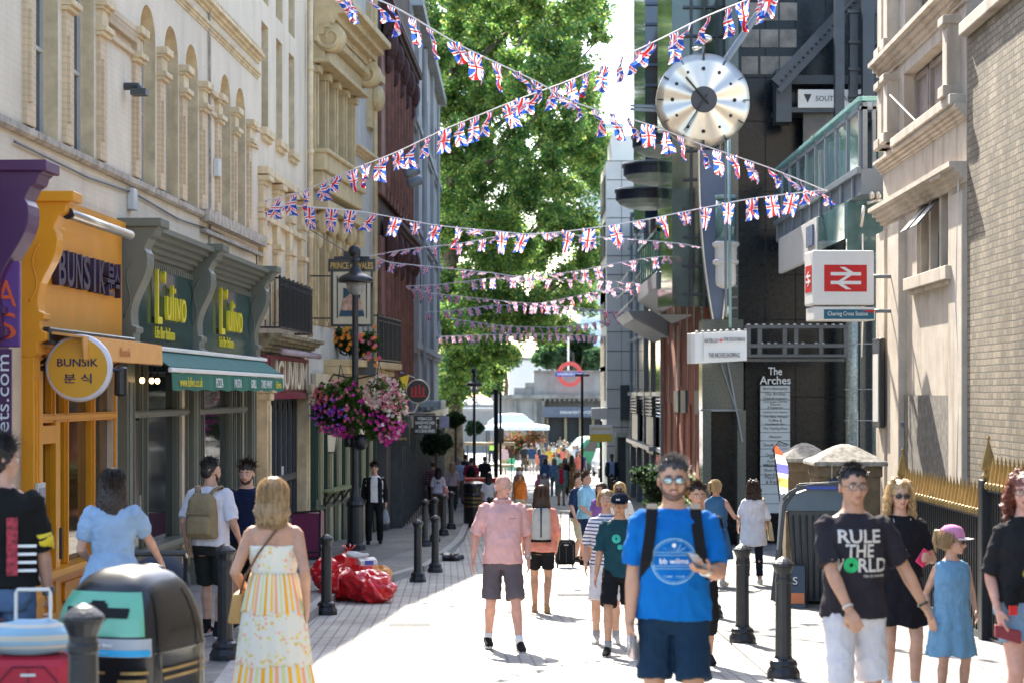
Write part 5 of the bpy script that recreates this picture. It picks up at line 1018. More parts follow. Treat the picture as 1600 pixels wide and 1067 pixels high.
# ---------------- trees ----------------
def quads_mesh(name,V,colors,m,parent=None):
 n=len(V);me=bpy.data.meshes.new(name);me.vertices.add(n*4);me.loops.add(n*4);me.polygons.add(n)
 me.vertices.foreach_set('co',V.reshape(-1));me.loops.foreach_set('vertex_index',np.arange(n*4,dtype=np.int32))
 me.polygons.foreach_set('loop_start',np.arange(0,n*4,4,dtype=np.int32));me.polygons.foreach_set('loop_total',np.full(n,4,dtype=np.int32))
 me.update();ca=me.color_attributes.new('Col','FLOAT_COLOR','CORNER');c=np.ones((n,4,4),dtype=np.float32);c[:,:,:3]=colors[:,None,:]
 ca.data.foreach_set('color',c.reshape(-1));me.materials.append(m);o=bpy.data.objects.new(name,me);COL.objects.link(o)
 if parent:o.parent=parent
 return o
def leaves(centers,radii,n,size,cols,seed,org=(0,0,0),shell=.55,flat=.8):
 g=np.random.default_rng(seed);centers=np.array(centers,float);radii=np.array(radii,float)
 if radii.ndim==1:radii=np.repeat(radii[:,None],3,1)
 wts=radii.prod(1)**.6;idx=g.choice(len(centers),n,p=wts/wts.sum())
 d=g.normal(size=(n,3));d/=np.linalg.norm(d,axis=1)[:,None];rr=g.random(n)**shell
 k=14;ck=g.normal(size=(len(centers),k,3));ck/=np.linalg.norm(ck,axis=2)[:,:,None];kk=g.integers(0,k,n)
 dd=ck[idx,kk]*.75+d*.42;P=centers[idx]+dd*radii[idx]*(.35+.65*rr[:,None])
 P-=np.array(org)
 nrm=g.normal(size=(n,3));nrm[:,2]+=.6;nrm/=np.linalg.norm(nrm,axis=1)[:,None]
 t=g.normal(size=(n,3));u=np.cross(nrm,t);u/=np.linalg.norm(u,axis=1)[:,None];v=np.cross(nrm,u)
 s=size*(.6+.8*g.random((n,1)))
 V=np.stack([P-u*s*.5,P-v*s*.38+nrm*s*.1,P+u*s*.55,P+v*s*.38+nrm*s*.1],1).astype(np.float32)
 cols=np.array(cols,float);ci=g.choice(len(cols),n);lobe=.75+.5*g.random(len(centers)*k)[idx*k+kk]
 C=cols[ci]*(.75+.5*g.random((n,1)))*lobe[:,None]
 return V,C.astype(np.float32)
GREENS=[(.15,.30,.06),(.10,.24,.06),(.28,.40,.08),(.065,.17,.075),(.38,.46,.12)]
def tree(name,base,h,lobes,n,size,label,cat='tree',seed=1,tr=.5,cols=GREENS,limbs=True,group=None):
 rt=empty(name,base,0,label,cat,group);org=np.array(base)
 V,C=leaves([l[:3]for l in lobes],[l[3]if not isinstance(l[3],tuple)else l[3]for l in lobes]if not isinstance(lobes[0][3],tuple)else[l[3]for l in lobes],n,size,cols,seed,org)
 quads_mesh('crown',V,C,leafmat,rt)
 b=MB();g=random.Random(seed);B0=Vector(base)
 b.tube([(0,0,-.3),(.05,0,h*.25),(-.05,.1,h*.5),(.1,0,h*.75),(0,0,h)],[tr*1.25,tr,tr*.85,tr*.6,tr*.3],10)
 for l in lobes:
  if g.random()<(.85 if len(lobes)<40 else.07)and limbs:
   c=Vector(l[:3])-B0;z0=min(h*.95,max(h*.3,c.z-abs(c.x)*.8-1.5));a=Vector((0,0,z0));mid=(a+c)/2+Vector((g.uniform(-.3,.3),g.uniform(-.3,.3),-.3))
   b.tube([a,mid,c],[tr*.4,tr*.25,tr*.08],6)
   for _ in range(3):e=c+Vector((g.uniform(-1,1),g.uniform(-1,1),g.uniform(-.6,1)))*(l[3]if not isinstance(l[3],tuple)else l[3][0])*.7;b.tube([mid,(mid+e)/2+Vector((0,0,.2)),e],[tr*.15,tr*.1,tr*.03],5)
 b.build('trunk',M['bark'],rt,smooth=True);return rt
rng=random.Random(11)
lob=[]
def lobepx(px,py,rp,Y):p=at(px,py,Y);return(p.x,p.y,p.z,rp*Y/F)
for py,xs in((-90,(660,720,780,840,900)),(-20,(660,715,770,830,890)),(40,(672,720,770,825,878,915)),(100,(690,735,785,840,885)),(160,(695,745,800,850,900)),(220,(700,750,805,860,915)),(280,(705,755,810,865,912)),(340,(705,755,810,865,905)),(400,(705,755,810,860,912)),(455,(700,750,800,850,900)),(510,(700,750,800,845)),(550,(695,730,775)),(590,(700,735))):
 for x in xs:
  for _ in range(4):lob.append(lobepx(x+rng.uniform(-22,20),py+rng.uniform(-28,28),rng.uniform(20,40),rng.uniform(86,104)))
lob+=[lobepx(935,60,20,92),lobepx(925,250,22,92),lobepx(930,395,20,95),lobepx(922,480,16,95),lobepx(800,555,15,92),lobepx(692,606,20,92),lobepx(716,592,22,95),lobepx(748,588,20,90),lobepx(776,580,18,93),lobepx(735,560,26,91),lobepx(770,545,24,90),lobepx(905,515,8,90)]
tb=Vector((XX(706,96),96,G(96)+KH))
tree('plane_tree',tb,21,lob,330000,.16,'huge leafy plane tree filling the middle of the view beyond the grey building',seed=4,tr=.48)
# left lower dark tree part
tree('background_tree',(XX(895,178),178,G(178)),9,[lobepx(x,y,r_,Yq)for x,y,r_,Yq in((860,540,30,178),(885,520,30,180),(915,545,32,180),(935,560,24,176),(900,575,34,182),(870,560,26,180),(850,555,22,176))],9000,.42,'rounded blue green tree behind the station roundel',seed=6,tr=.4,cols=[(.05,.12,.05),(.04,.09,.04),(.07,.14,.05)])
tree('background_tree',(XX(790,175),175,G(175)),8,[lobepx(x,y,r_,176)for x,y,r_ in((770,600,22),(745,590,24),(720,600,22),(700,585,24),(690,620,16))],5000,.42,'dark green tree seen under the plane tree at left of the station',seed=7,tr=.3)
# shrubs and planters
def shrub(name,px,pyb,Y,r,h,label,n=1800,size=.07,cols=GREENS,pot=None,cat='shrub',group=None,seed=3,X_=None):
 x=X_ if X_ is not None else XX(px,Y);g=GZ(x,Y);rt=empty(name,(x,Y,g),0,label,cat,group);gr=random.Random(seed)
 ls=[(gr.uniform(-.6,.6)*r,gr.uniform(-.6,.6)*r,h*gr.uniform(.35,.85))for _ in range(7)]
 V,C=leaves(ls,[r*.55]*7,n,size,cols,seed);quads_mesh('foliage',V,C,leafmat,rt)
 b=MB();[b.tube([(0,0,.05),(l[0]*.5,l[1]*.5,l[2]*.6),l],[.02,.015,.008],5)for l in ls];b.build('stems',M['bark'],rt)
 if pot:b=MB();b.lathe([(r*.55,0),(r*.75,pot),(r*.8,pot),(r*.8,pot+.04),(r*.7,pot+.04),(r*.68,pot-.02)],n=14);b.build('pot',M['darkgrey'],rt)
 return rt
PALEG=[(.22,.26,.14),(.12,.17,.07),(.45,.47,.36),(.08,.12,.05)]
shrub('planter_shrub',1088,790,46.5,.75,1.6,'pale green shrub in a planter behind the man in the blue T-shirt',3500,.09,PALEG,.35,seed=3)
shrub('planter_shrub',1022,790,52,.6,1.9,'dark green tall shrub in a planter before the black glass',2500,.1,[(.04,.08,.03),(.03,.06,.03)],.35,seed=5)
shrub('planter_shrub',1040,790,44,.55,1.2,'variegated low shrub in a planter left of the blue T-shirt man’s head',2500,.08,PALEG,.3,seed=8)
def bay(px,py,Y,rp,label,seed,cols=[(.03,.07,.03),(.02,.05,.02)]):
 p=at(px,py,Y);g=GZ(p.x,Y);rt=empty('bay_tree',(p.x,Y,g),0,label,'tree','clipped trees outside the shops');r_=rp*Y/F
 V,C=leaves([(0,0,p.z-g)]+[(r_*.5*math.cos(a),r_*.5*math.sin(a),p.z-g+r_*.3*math.sin(3*a))for a in(0,1.2,2.4,3.6,4.8)],[r_*.8]+[r_*.55]*5,3500,.13,cols,seed);quads_mesh('crown',V,C,leafmat,rt)
 b=MB();b.tube([(0,0,0),(0,0,p.z-g)],.05,6);b.lathe([(.22,0),(.3,.5),(.3,.55),(.25,.55)],n=10);b.build('trunk',M['bark'],rt)
bay(682,690,60,24,'dark bushy clipped tree beneath the tobacco sign',21);bay(742,668,88,14,'round clipped tree beyond the first far lamp post',22,[(.04,.10,.04),(.03,.07,.03)])
bay(712,655,78,15,'loose light green tree beside the grey building corner',23,[(.08,.14,.03),(.05,.1,.03)])
# ---------------- lamp post with flower baskets ----------------
def lamppost(px,pyb,Y,ztop,label,r0=.075,head=True,group=None,sc=1.0):
 x=XX(px,Y);g=GZ(x,Y);rt=empty('lamp_post',(x,Y,g),0,label,'lamp post',group);H=ztop-g
 b=MB();b.lathe([(.19*sc,0),(.19*sc,.12),(.15*sc,.16),(.15*sc,.9),(.17*sc,.95),(.16*sc,1.02),(.10*sc,1.12),(r0,1.3),(r0,H*.5),(r0*1.3,H*.5+.03),(r0*.9,H*.5+.08),(r0*.8,H-.45),(r0*1.2,H-.4),(r0*.7,H-.36)],n=16);b.build('column',M['blackiron'],rt,smooth=False,bevel=0)
 if head:
  b=MB();b.lathe([(.34,H-.40),(.37,H-.37),(.365,H-.33),(.33,H-.29),(.25,H-.24),(.14,H-.20),(.12,H-.12),(.07,H-.08),(.055,H+.0),(.10,H+.04),(.09,H+.1),(.03,H+.12)],n=28);b.build('lamp_shade',M['blackiron'],rt,smooth=True)
  b=MB();b.lathe([(.02,H-.68),(.14,H-.62),(.18,H-.50),(.2,H-.39)],n=16);b.build('glass_globe',mat('clear_lamp_globe',(.6,.6,.6),.1,0,trans=.6),rt,smooth=True)
  b=MB();b.tube([(0,0,H+.06),(-.02,0,H+.22)],.07,8);b.ell((-.02,0,H+.25),(.13,.10,.13),12,8);b.build('finial',M['blackiron'],rt,smooth=True)
 return rt,H
lp,HL=lamppost(555,862,39.8,ZZ(412,39.8),'tall black street lamp post rising through the hanging flower baskets',.08,sc=1.15)
b=MB();zb=ZZ(690,39.8)-GZ(-3.2,39.8);b.ell((.12,-.05,zb),(.15,.12,.17),14,10);b.box(-.2,-.09,-.12,-.02,zb-.1,zb+.15);b.lathe([(.12,-.12),(.12,.12)],c=(0,0,zb),n=12)
zt_=ZZ(592,39.8)-GZ(-3.2,39.8)
for s_ in(-1,1):b.tube([(0,0,zt_),(s_*.45,0,zt_+.1),(s_*.55,0,zt_-.05)],.02,6)
b.build('basket_brackets',M['blackiron'],lp,smooth=True)
def basket(px,py,Y,rx,rz,zones,label,n=2600,seed=1):
 p=at(px,py,Y);rt=empty('hanging_flower_basket',p,0,label,'flower basket','hanging flower baskets');gr=random.Random(seed)
 ls=[(gr.uniform(-.7,.7)*rx,gr.uniform(-.45,.45)*rx,gr.uniform(-.75,.75)*rz)for _ in range(16)]
 V,C=leaves(ls,[rx*.45]*16,n,.075,[(.07,.15,.02),(.05,.11,.02),(.14,.22,.04)],seed);quads_mesh('foliage',V,C,leafmat,rt)
 g=np.random.default_rng(seed+5);Vs=[];Cs=[]
 for(zx,zz,zr,cols,cnt)in zones:
  for _ in range(int(cnt*1.5)):
   a=g.random()*6.283;q=zr*math.sqrt(g.random());x=zx+q*math.cos(a);z=zz+q*math.sin(a)*.9
   if(x/(rx*1.12))**2+(z/(rz*1.15))**2>1:continue
   dpt=rx*.75*math.sqrt(max(0,1-(x/(rx*1.15))**2-(z/(rz*1.18))**2))*(1 if g.random()<.8 else-1)
   c0=np.array([x,-dpt+g.normal()*.05,z]);nrm=np.array([g.normal()*.5,-1*np.sign(dpt),g.normal()*.4+.2]);nrm/=np.linalg.norm(nrm)
   u=np.cross(nrm,[0,0,1.0]);u/=np.linalg.norm(u);v=np.cross(nrm,u);r_=.026+.014*g.random();col=np.array(cols[g.integers(len(cols))])*(.8+.4*g.random())
   for k in range(5):
    t=k*1.2566+g.random()*.3;d=u*math.cos(t)+v*math.sin(t);e=u*-math.sin(t)+v*math.cos(t)
    Vs.append([c0,c0+d*r_*.8+e*r_*.45+nrm*.012,c0+d*r_*1.2+nrm*.02,c0+d*r_*.8-e*r_*.45+nrm*.012]);Cs.append(col)
 quads_mesh('blossoms',np.array(Vs,np.float32),np.array(Cs,np.float32),petal,rt)
 b=MB();b.lathe([(.03,-rz*.5),(rx*.35,-rz*.35),(rx*.5,0)],n=12);[b.tube([(rx*.45*math.cos(a),rx*.45*math.sin(a),0),(0,0,rz+.35)],.008,4)for a in(0,2.1,4.2)];b.build('wire_basket',M['blackiron'],rt)
 return rt
PINK=[(.75,.12,.3),(.8,.25,.35)];MAG=[(.6,.02,.3),(.75,.05,.42),(.5,.01,.25)];PUR=[(.22,.08,.55),(.30,.14,.62)];LITPEACH=[(.85,.7,.5),(.85,.6,.5),(.8,.8,.6),(.85,.5,.55)];WHT=[(.8,.78,.8)]  # peach tones paint the glow of lit leaves and flowers into the petals
basket(532,637,39.7,.57,.55,[(-.45,.25,.25,[(.7,.12,.12),(.75,.2,.2)],26),(-.2,.35,.35,PINK,16),(-.2,-.2,.42,PUR+PUR+MAG+PINK,75),(.1,-.5,.2,MAG,26),(.35,.35,.25,MAG+PINK,14),(.3,-.1,.3,PINK,10)],'left hanging basket with purple petunias and coral geraniums on the lamp post',8500,3)
basket(592,640,39.9,.55,.66,[(.15,.35,.45,LITPEACH+PINK+LITPEACH,170),(.4,.1,.3,LITPEACH+PINK,80),(.25,-.4,.35,MAG+PINK+WHT,80),(-.25,-.1,.3,MAG,20),(.35,-.65,.25,MAG,34)],'right hanging basket with blossoms coloured sunlit peach and magenta petunias on the lamp post',8500,4)
fbx=empty('balcony_flower_box',at(528,535,44.8),0,'overflowing balcony flower box of orange and pink blooms below the pub sign','flower box')
V,C=leaves([(x,0,z)for x,z in((-.55,.0),(-.3,.0),(0,0),(.3,-.1),(.6,-.2),(.2,.1),(-.1,.1),(.75,.0))],[.27]*8,5000,.08,[(.06,.11,.02),(.04,.08,.02)],9);quads_mesh('foliage',V,C,leafmat,fbx)
g=np.random.default_rng(2);Vs=[];Cs=[]
for _ in range(80):
 x=g.uniform(-.5,1.0);z=.15-.25*x+g.normal()*.2;c0=np.array([x,-.3+g.normal()*.06,z]);r_=.045
 col=np.array([(.8,.4,.03),(.85,.3,.05),(.75,.12,.2),(.8,.2,.35)][g.integers(2)if x<.35 else g.integers(1,4)])
 for k in range(5):t=k*1.2566;d=np.array([math.cos(t),0,math.sin(t)]);e=np.array([-math.sin(t),0,math.cos(t)]);Vs.append([c0,c0+d*r_*.8+e*r_*.5,c0+d*r_*1.2+np.array([0,-.02,0]),c0+d*r_*.8-e*r_*.5]);Cs.append(col)
quads_mesh('blossoms',np.array(Vs,np.float32),np.array(Cs,np.float32),petal,fbx);b=MB();b.box(-.6,.9,-.15,.15,-.75,-.4);b.box(-.62,.92,-.17,.17,-.44,-.4);b.build('trough',M['darkgrey'],fbx,bevel=.01)
# far lamp posts and poles
lamppost(741,0,82,ZZ(588,82),'slim black lamp post under the plane tree, leftmost of the far posts',.07,group='far lamp posts',sc=.9)
def pole(px,Y,ytop,label,r_=.06,extra=None,sign=None):
 x=XX(px,Y);g=GZ(x,Y);rt=empty('street_pole',(x,Y,g),0,label,'pole','thin black street poles');H=ZZ(ytop,Y)-g
 b=MB();b.lathe([(.1,0),(.1,.5),(r_,.55),(r_,H),(.01,H+.03)],n=10);b.build('shaft',M['blackiron'],rt)
 if extra:extra(rt,H)
def lampbox(rt,H):b=MB();b.box(-.3,.3,-.12,.12,H-.12,H-.02);b.build('lamp_head',M['darkgrey'],rt,bevel=.02)
def cam_(rt,H):b=MB();b.box(-.14,.14,-.12,.12,H-2.1,H-1.5);b.build('camera_box',M['black'],rt,bevel=.02)
pole(775,76,608,'thick black street pole in front of the white market tent',.09);pole(782,79,612,'black pole with a small box, just right of the thick pole',.05,cam_);pole(909.5,80,583,'thin black lamp pole with flat head before the station roundel',.055,lampbox)
def busstop(rt,H):
 b=MB();b.box(-.42,.42,-.06,.06,H-.75,H-.12);p_=b.build('sign_board',M['white'],rt,bevel=.02);b=MB();b.box(-.4,.4,-.066,-.06,H-.73,H-.45);[b.box(-.36,.36,-.07,-.066,H-.25-.04*k,H-.23-.04*k)for k in range(2)];b.build('yellow_band',mat('warning_yellow',(.8,.55,.02),.5,0),p_)
 b=MB();b.box(-.35,.25,-.1,.1,H+.08,H+.5);b.build('top_box',M['offwhite'],rt,bevel=.02)
pole(939,70,658,'black post carrying a yellow and white sign board at the right kerb',.05,busstop)
pole(1002,76,560+110,'black post with a small traffic signal by the dark glass',.06,cam_)
fsn=empty('feather_flag',at(1222,745,29.6),R(0),'rainbow and blue feather flag leaning beside the stone gate pier','flag')
b=MB();n=14;L_=[]
for k in range(n+1):
 t=k/n;z=.5-1.0*t;w_=.16*math.sin(min(1,t*1.6+.1)*1.6)*(1-.45*t);L_.append([(-.12+.12*t,0,z),(-.12+.12*t+.22*math.sin(min(1,.15+t*2.2)*1.57)*(1-.6*t),.02*math.sin(k),z-.03)])
me=[(r_[0],r_[1])for r_ in L_];cl=[(.6,.08,.03),(.72,.68,.66),(.12,.12,.45),(.70,.62,.60),(.75,.42,.12),(.72,.68,.66),(.10,.12,.45),(.7,.66,.64)]
Vq=np.array([[me[i][0],me[i][1],me[i+1][1],me[i+1][0]]for i in range(n)],np.float32);quads_mesh('flag_cloth',Vq,np.array([cl[(i*8//n)]for i in range(n)],np.float32),flagmat,fsn)
b=MB();b.tube([(.02,0,-1.9),(-.02,0,-.5),(-.13,0,.45),(-.05,0,.55),(.1,0,.5)],.01,5);b.build('pole',M['blackiron'],fsn)
# ---------------- bollards ----------------
def gY(py,pav=True):
 lo,hi=4.0,250.0
 for _ in range(50):
  m_=(lo+hi)/2;y=HY-(G(m_)+(KH if pav else 0))*F/m_
  if y>py:lo=m_
  else:hi=m_
 return(lo+hi)/2
bp0=None
BOL=[(130,8.5,'nearest black bollard, in front of the big litter bin at the bottom left'),(352,gY(1030),'black bollard beside the woman in the long yellow dress'),(510,gY(946),'black bollard at the left end of the red rubbish bags'),(653,gY(898),'sunlit topped bollard, left of the front pair by the man in pink'),(680,gY(884),'bollard just right of and behind the sunlit topped one'),(664,gY(853),'shaded bollard behind the front pair on the left pavement'),(679,gY(846),'shaded bollard between two others beside the folded black bag'),(693,gY(836),'shaded bollard in front of the kneeling woman'),(705,gY(826),'shaded bollard right of the kneeling woman’s pink bag'),(1160,gY(990),'right hand bollard between the blue T-shirt man and the woman in white'),(1224,gY(1042),'large right hand bollard in front of the black recycling bin'),(1112,gY(952),'bollard half hidden behind the man in the blue T-shirt'),(1075,gY(870),'far bollard hidden behind the blue T-shirt man’s shoulder')]
for i,px in enumerate((766,771,776,781,786,790)):BOL.append((px,50+i*5.2,('nearest','second','third','fourth','fifth','farthest')[i]+' of the far row of bollards by the thick black pole'))
for i,px in enumerate((979,975,969,965,961,958,955)):BOL.append((px,52+i*4.5,('nearest','second','third','fourth','fifth','sixth','farthest')[i]+' of the far bollards on the right kerb beneath the yellow sign post'))
for px,Y,lb in BOL:
 x=XX(px,Y);loc=(x,Y,GZ(x,Y)if Y>9 else G(Y)+KH)
 if bp0 is None:
  bp0=empty('bollard',loc,0,lb,'bollard','black cast iron bollards')
  b=MB();b.lathe([(.155,0),(.155,.05),(.145,.07),(.125,.10),(.135,.12),(.12,.15),(.085,.17),(.078,.19),(.072,.80),(.078,.81),(.078,.84),(.071,.85),(.071,.88),(.09,.92),(.098,.94)],n=12);b.xf(Matrix.Diagonal((.9,.9,1,1)));b.build('shaft',M['blackiron'],bp0,bevel=.004)
  b=MB();b.lathe([(.098,.94),(.105,.945),(.105,.965),(.08,.985),(.05,1.005),(.015,1.02)],n=12);b.xf(Matrix.Diagonal((.9,.9,1,1)));b.build('cap',M['blackiron'],bp0,bevel=.004)
 else:c=copy_tree(bp0);c.location=loc;c['label']=lb
# ---------------- bins ----------------
Yb=11.1;xb=XX(205,Yb);bn=empty('litter_bin',(xb,Yb,G(Yb)+KH),R(-20),'big black domed litter bin with green slotted mouth at the bottom left','bin')
PR=[(1.0,0),(1.0,.60),(1.02,.605),(1.02,.625),(1.0,.63),(.975,.72),(.92,.81),(.84,.89),(.73,.96),(.58,1.02),(.38,1.06),(.02,1.08)]
def binpt(t,z,inf=0,hw=.34,hd=.40,e=.5):
 k=1.0
 for(a,za),(b_,zb_)in zip(PR,PR[1:]):
  if za<=z<=zb_:k=a+(b_-a)*(z-za)/max(1e-6,zb_-za);break
 c,s_=math.cos(t),math.sin(t);return(math.copysign(abs(c)**e,c)*(hw*k+inf),math.copysign(abs(s_)**e,s_)*(hd*k+inf),z)
b=MB();n=64;b.loft([[binpt(2*math.pi*j/n,z)for j in range(n)]for _,z in PR]);b.build('body',M['black'],bn,smooth=True)
def binpatch(t0,t1,z0,z1,inf,name,m,parent=bn,nt=14,nz=8,hole=None,mask=None):
 b=MB();T=np.linspace(t0,t1,nt+1);Zs=np.linspace(z0,z1,nz+1);P=[[binpt(t,z,inf)for t in T]for z in Zs]
 b.v=[p for r_ in P for p in r_]
 for i in range(nz):
  for j in range(nt):
   tc,zc=(T[j]+T[j+1])/2,(Zs[i]+Zs[i+1])/2
   if mask is None or mask(tc,zc):b.f.append((i*(nt+1)+j,i*(nt+1)+j+1,(i+1)*(nt+1)+j+1,(i+1)*(nt+1)+j));b.m.append(0)
 return b.build(name,m,parent,smooth=True)
F0=-math.pi/2
gh=binpatch(F0-.80,F0+.80,.71,.95,.010,'green_mouth_surround',mat('mint_green_plastic',(.14,.42,.27),.25,.1,3,coat=.5),nt=40,nz=20)
def mouth(t,z):x=binpt(t,z)[0];return(abs(x)<.19 and abs(z-.84)<.026)or(x*x+((z-.84)*1.1)**2<.0055)
binpatch(F0-.95,F0+.95,.72,.95,.016,'mouth_slot',mat('mouth_black',(.004,.004,.005),.9,0),gh,nt=90,nz=50,mask=mouth)
lb_=binpatch(F0-.35,F0+.95,.60,.70,.024,'info_label',mat('grey_label',(.36,.38,.40),.4,.05),nt=20,nz=2)
binpatch(F0-.2,F0+.9,.605,.64,.027,'blue_strip',mat('cyan_label',(.02,.32,.55),.4,.05),lb_,nt=20,nz=1);binpatch(F0-.35,F0-.21,.605,.65,.027,'orange_square',mat('orange_label',(.75,.22,.08),.4,0),lb_,nt=3,nz=1)
text('Use this for litter',.22,.02,(.03,-.431,.668),'cam',M['letterwhite'],lb_);text('Any other waste',.16,.02,(.03,-.432,.622),'cam',mat('cyan_text',(.2,.6,.8),.5,0),lb_)
for z_,a_,c_ in((.50,-.8,.05),(.50,.25,.9),(.455,-.75,-.02),(.455,.2,.85),(.50,1.25,2.2),(.455,1.3,2.1)):binpatch(F0+a_,F0+c_,z_,z_+.018,.006,'gold_stripe',M['gold'],nt=16,nz=1)
for t0 in(F0+1.18,F0-1.25,F0+1.75):binpatch(t0,t0+.06,.02,.95,.014,'rib',M['black'],nt=2,nz=20)
b=MB();[b.ell((x,y,1.045),(.09,.05,.03),12,6)for x,y in((-.04,.02),(.06,.12))];b.build('top_vents',M['black'],bn,smooth=True)
Yr=26.2;rb_=empty('recycling_bin',(XX(1283,Yr),Yr,GZ(4,Yr)),R(-8),'tall ribbed dark recycling bin with curved hood beside the stone piers','bin')
b=MB();b.hexa([(-.36,-.4,.05),(.42,-.4,.05),(.42,.4,.05),(-.36,.4,.05)],[(-.46,-.4,1.3),(.44,-.4,1.3),(.44,.4,1.3),(-.46,.4,1.3)])
for i in range(9):x=-.40+i*.09;b.hexa([(x*.88,-.43,.08),(x*.88+.03,-.43,.08),(x*.88+.03,-.4,.08),(x*.88,-.4,.08)],[(x,-.43,1.22),(x+.03,-.43,1.22),(x+.03,-.4,1.22),(x,-.4,1.22)])
b.build('body',mat('blue_black_plastic',(.02,.028,.034),.35,.1,4,coat=.2),rb_,bevel=.02)
b=MB();n=12;b.loft([[(x,-.45,z),(x,.45,z),(x,.45,1.27),(x,-.45,1.27)]for x,z in[(-.50+1.0*k/n,1.36+.20*math.sin(math.pi*k/n)**.7+.03)for k in range(n+1)]]);b.build('hood',mat('steel_blue_plastic',(.05,.10,.15),.3,.1,4,coat=.4),rb_,bevel=.01)
b=MB();b.loft([[(x,-.52,z),(x,-.46,z),(x,-.46,z+.05),(x,-.52,z+.05)]for x,z in[(-.52+1.04*k/n,1.40+.2*math.sin(math.pi*k/n)**.6)for k in range(n+1)]]);b.box(-.3,.3,-.53,-.50,1.56,1.62);b.build('hood_rim',M['darkgrey'],rb_)
b=MB();b.box(-.2,.2,-.54,-.53,1.57,1.61);b.build('blue_label',mat('royal_blue_label',(.03,.07,.4),.4,.1),rb_)
b=MB();b.bar((-.62,-.45,.05),(-.50,-.45,1.35),.05);b.bar((-.50,-.45,1.35),(-.3,-.45,1.62),.05);b.bar((-.3,-.45,1.62),(.45,-.45,1.66),.05);b.bar((-.66,-.3,.05),(-.52,-.3,1.3),.05);b.build('frame',M['darkgrey'],rb_,bevel=.01)
b=MB();b.prism([(-.60,-.4,.75),(-.55,-.4,1.5),(-.48,-.4,1.52),(-.54,-.4,.7)],(0,0,0),(0,.5,0));b.build('clear_side_panel',mat('cloudy_plastic',(.35,.38,.38),.2,.1),rb_,bevel=.01)
ab=empty('pavement_board',(XX(1243,25.4),25.4,GZ(4,25.4)),R(-10),'black advertising board with orange foot between the bollard and the recycling bin','sign')
b=MB();b.hexa([(-.14,-.2,0),(.14,-.2,0),(.14,.25,0),(-.14,.25,0)],[(-.13,-.05,.55),(.13,-.05,.55),(.13,.05,.55),(-.13,.05,.55)]);b.build('board',M['black'],ab,bevel=.01);b=MB();b.box(-.12,.12,-.2,-.19,.06,.2);b.build('orange_strip',mat('orange_label',(.7,.22,.05),.5,0),ab);text('S',.06,.1,(0,-.17,.36),'cam',M['letterwhite'],ab)
mbn=empty('round_litter_bin',(XX(742,56),56,GZ(XX(742,56),56)),0,'round black litter bin with gold bands beside the far bollards','bin')
b=MB();b.lathe([(.33,0),(.33,.9),(.36,.92),(.36,.97),(.33,1.0),(.34,1.2),(.30,1.28),(.15,1.34),(.02,1.36)],n=20);b.build('body',M['black'],mbn,smooth=False);b=MB();[b.lathe([(.335,z),(.337,z+.02),(.335,z+.04)],n=20)for z in(.6,.72,.84)];b.build('gold_bands',M['gold'],mbn)
# rubbish bags
RB=mat('red_plastic_sack',(.70,.012,.02),.25,.2,6,.35,12,coat=.4)
def sack(x,Y,r,m,label,seed,name='rubbish_bag',cat='rubbish bag',z=0,tie=True,group='red rubbish bags'):
 rt=empty(name,(x,Y,GZ(x,Y)+z),random.Random(seed).uniform(0,6),label,cat,group);b=MB();b.ell((0,0,r[2]*.8),(r[0]*1.1,r[1]*1.1,r[2]*.85),90,60)
 vs=[]
 for p in b.v:
  v=Vector(p);d=(v-Vector((0,0,r[2]*.9)));n1=mnoise.noise(v*3.2+Vector((seed*7,0,0)));n2=abs(mnoise.noise(v*7+Vector((0,seed*3,0))));n3=abs(mnoise.noise(v*15+Vector((seed,0,0))));n4=abs(mnoise.noise(v*34))
  v+=d*(.55*n1-.42*n2-.10*n3-.02*n4+.14);v.z=max(v.z,.005+.01*n2);vs.append(tuple(v))
 b.v=vs;b.build('sack',m,rt,smooth=True)
 if tie:
  b=MB();tz=max(v[2]for v in vs);
  for k in range(7):a=k*.9;b.tube([(.02*math.cos(a),.02*math.sin(a),tz-.05),(.03*math.cos(a),.03*math.sin(a),tz+.02),(.10*math.cos(a),.10*math.sin(a),tz+.08)],[.02,.012,.028],5,flat=.3)
  b.build('tied_neck',m,rt,smooth=True)
 return rt
sack(XX(572,26.6),26.6,(.36,.30,.27),RB,'large red rubbish bag at the front right of the pile',2,tie=False)
sack(XX(545,27.6),27.6,(.30,.28,.30),RB,'red rubbish bag standing tallest in the middle of the pile',3,z=.12)
sack(XX(507,27.4),27.4,(.18,.22,.28),RB,'red rubbish bag slumped behind the bollard',4,tie=False)
sack(XX(530,26.9),26.9,(.27,.25,.26),RB,'crumpled red rubbish bag at the front left of the pile',5,tie=False)
sack(XX(590,28.0),28.0,(.2,.2,.24),mat('orange_print_bag',(.75,.3,.05),.4,.3,5),'orange and white shopping bag tucked at the right of the red pile',6,tie=False,group=None,name='shopping_bag',cat='bag')
pk=empty('white_blue_packet',(XX(574,27.0),27.0,GZ(-2.2,27)+.50),R(20),'white and blue packet lying on top of the red bags','packet');b=MB();b.hexa([(-.13,-.09,-.02),(.13,-.09,0),(.13,.09,.04),(-.13,.09,.02)],[(-.12,-.08,.05),(.12,-.08,.07),(.12,.08,.1),(-.12,.08,.09)]);b.build('carton',M['offwhite'],pk,bevel=.01);b=MB();b.box(-.06,.06,-.1,-.09,-.0,.06);b.build('blue_print',mat('royal_blue_label',(.03,.07,.4),.4,.1),pk)
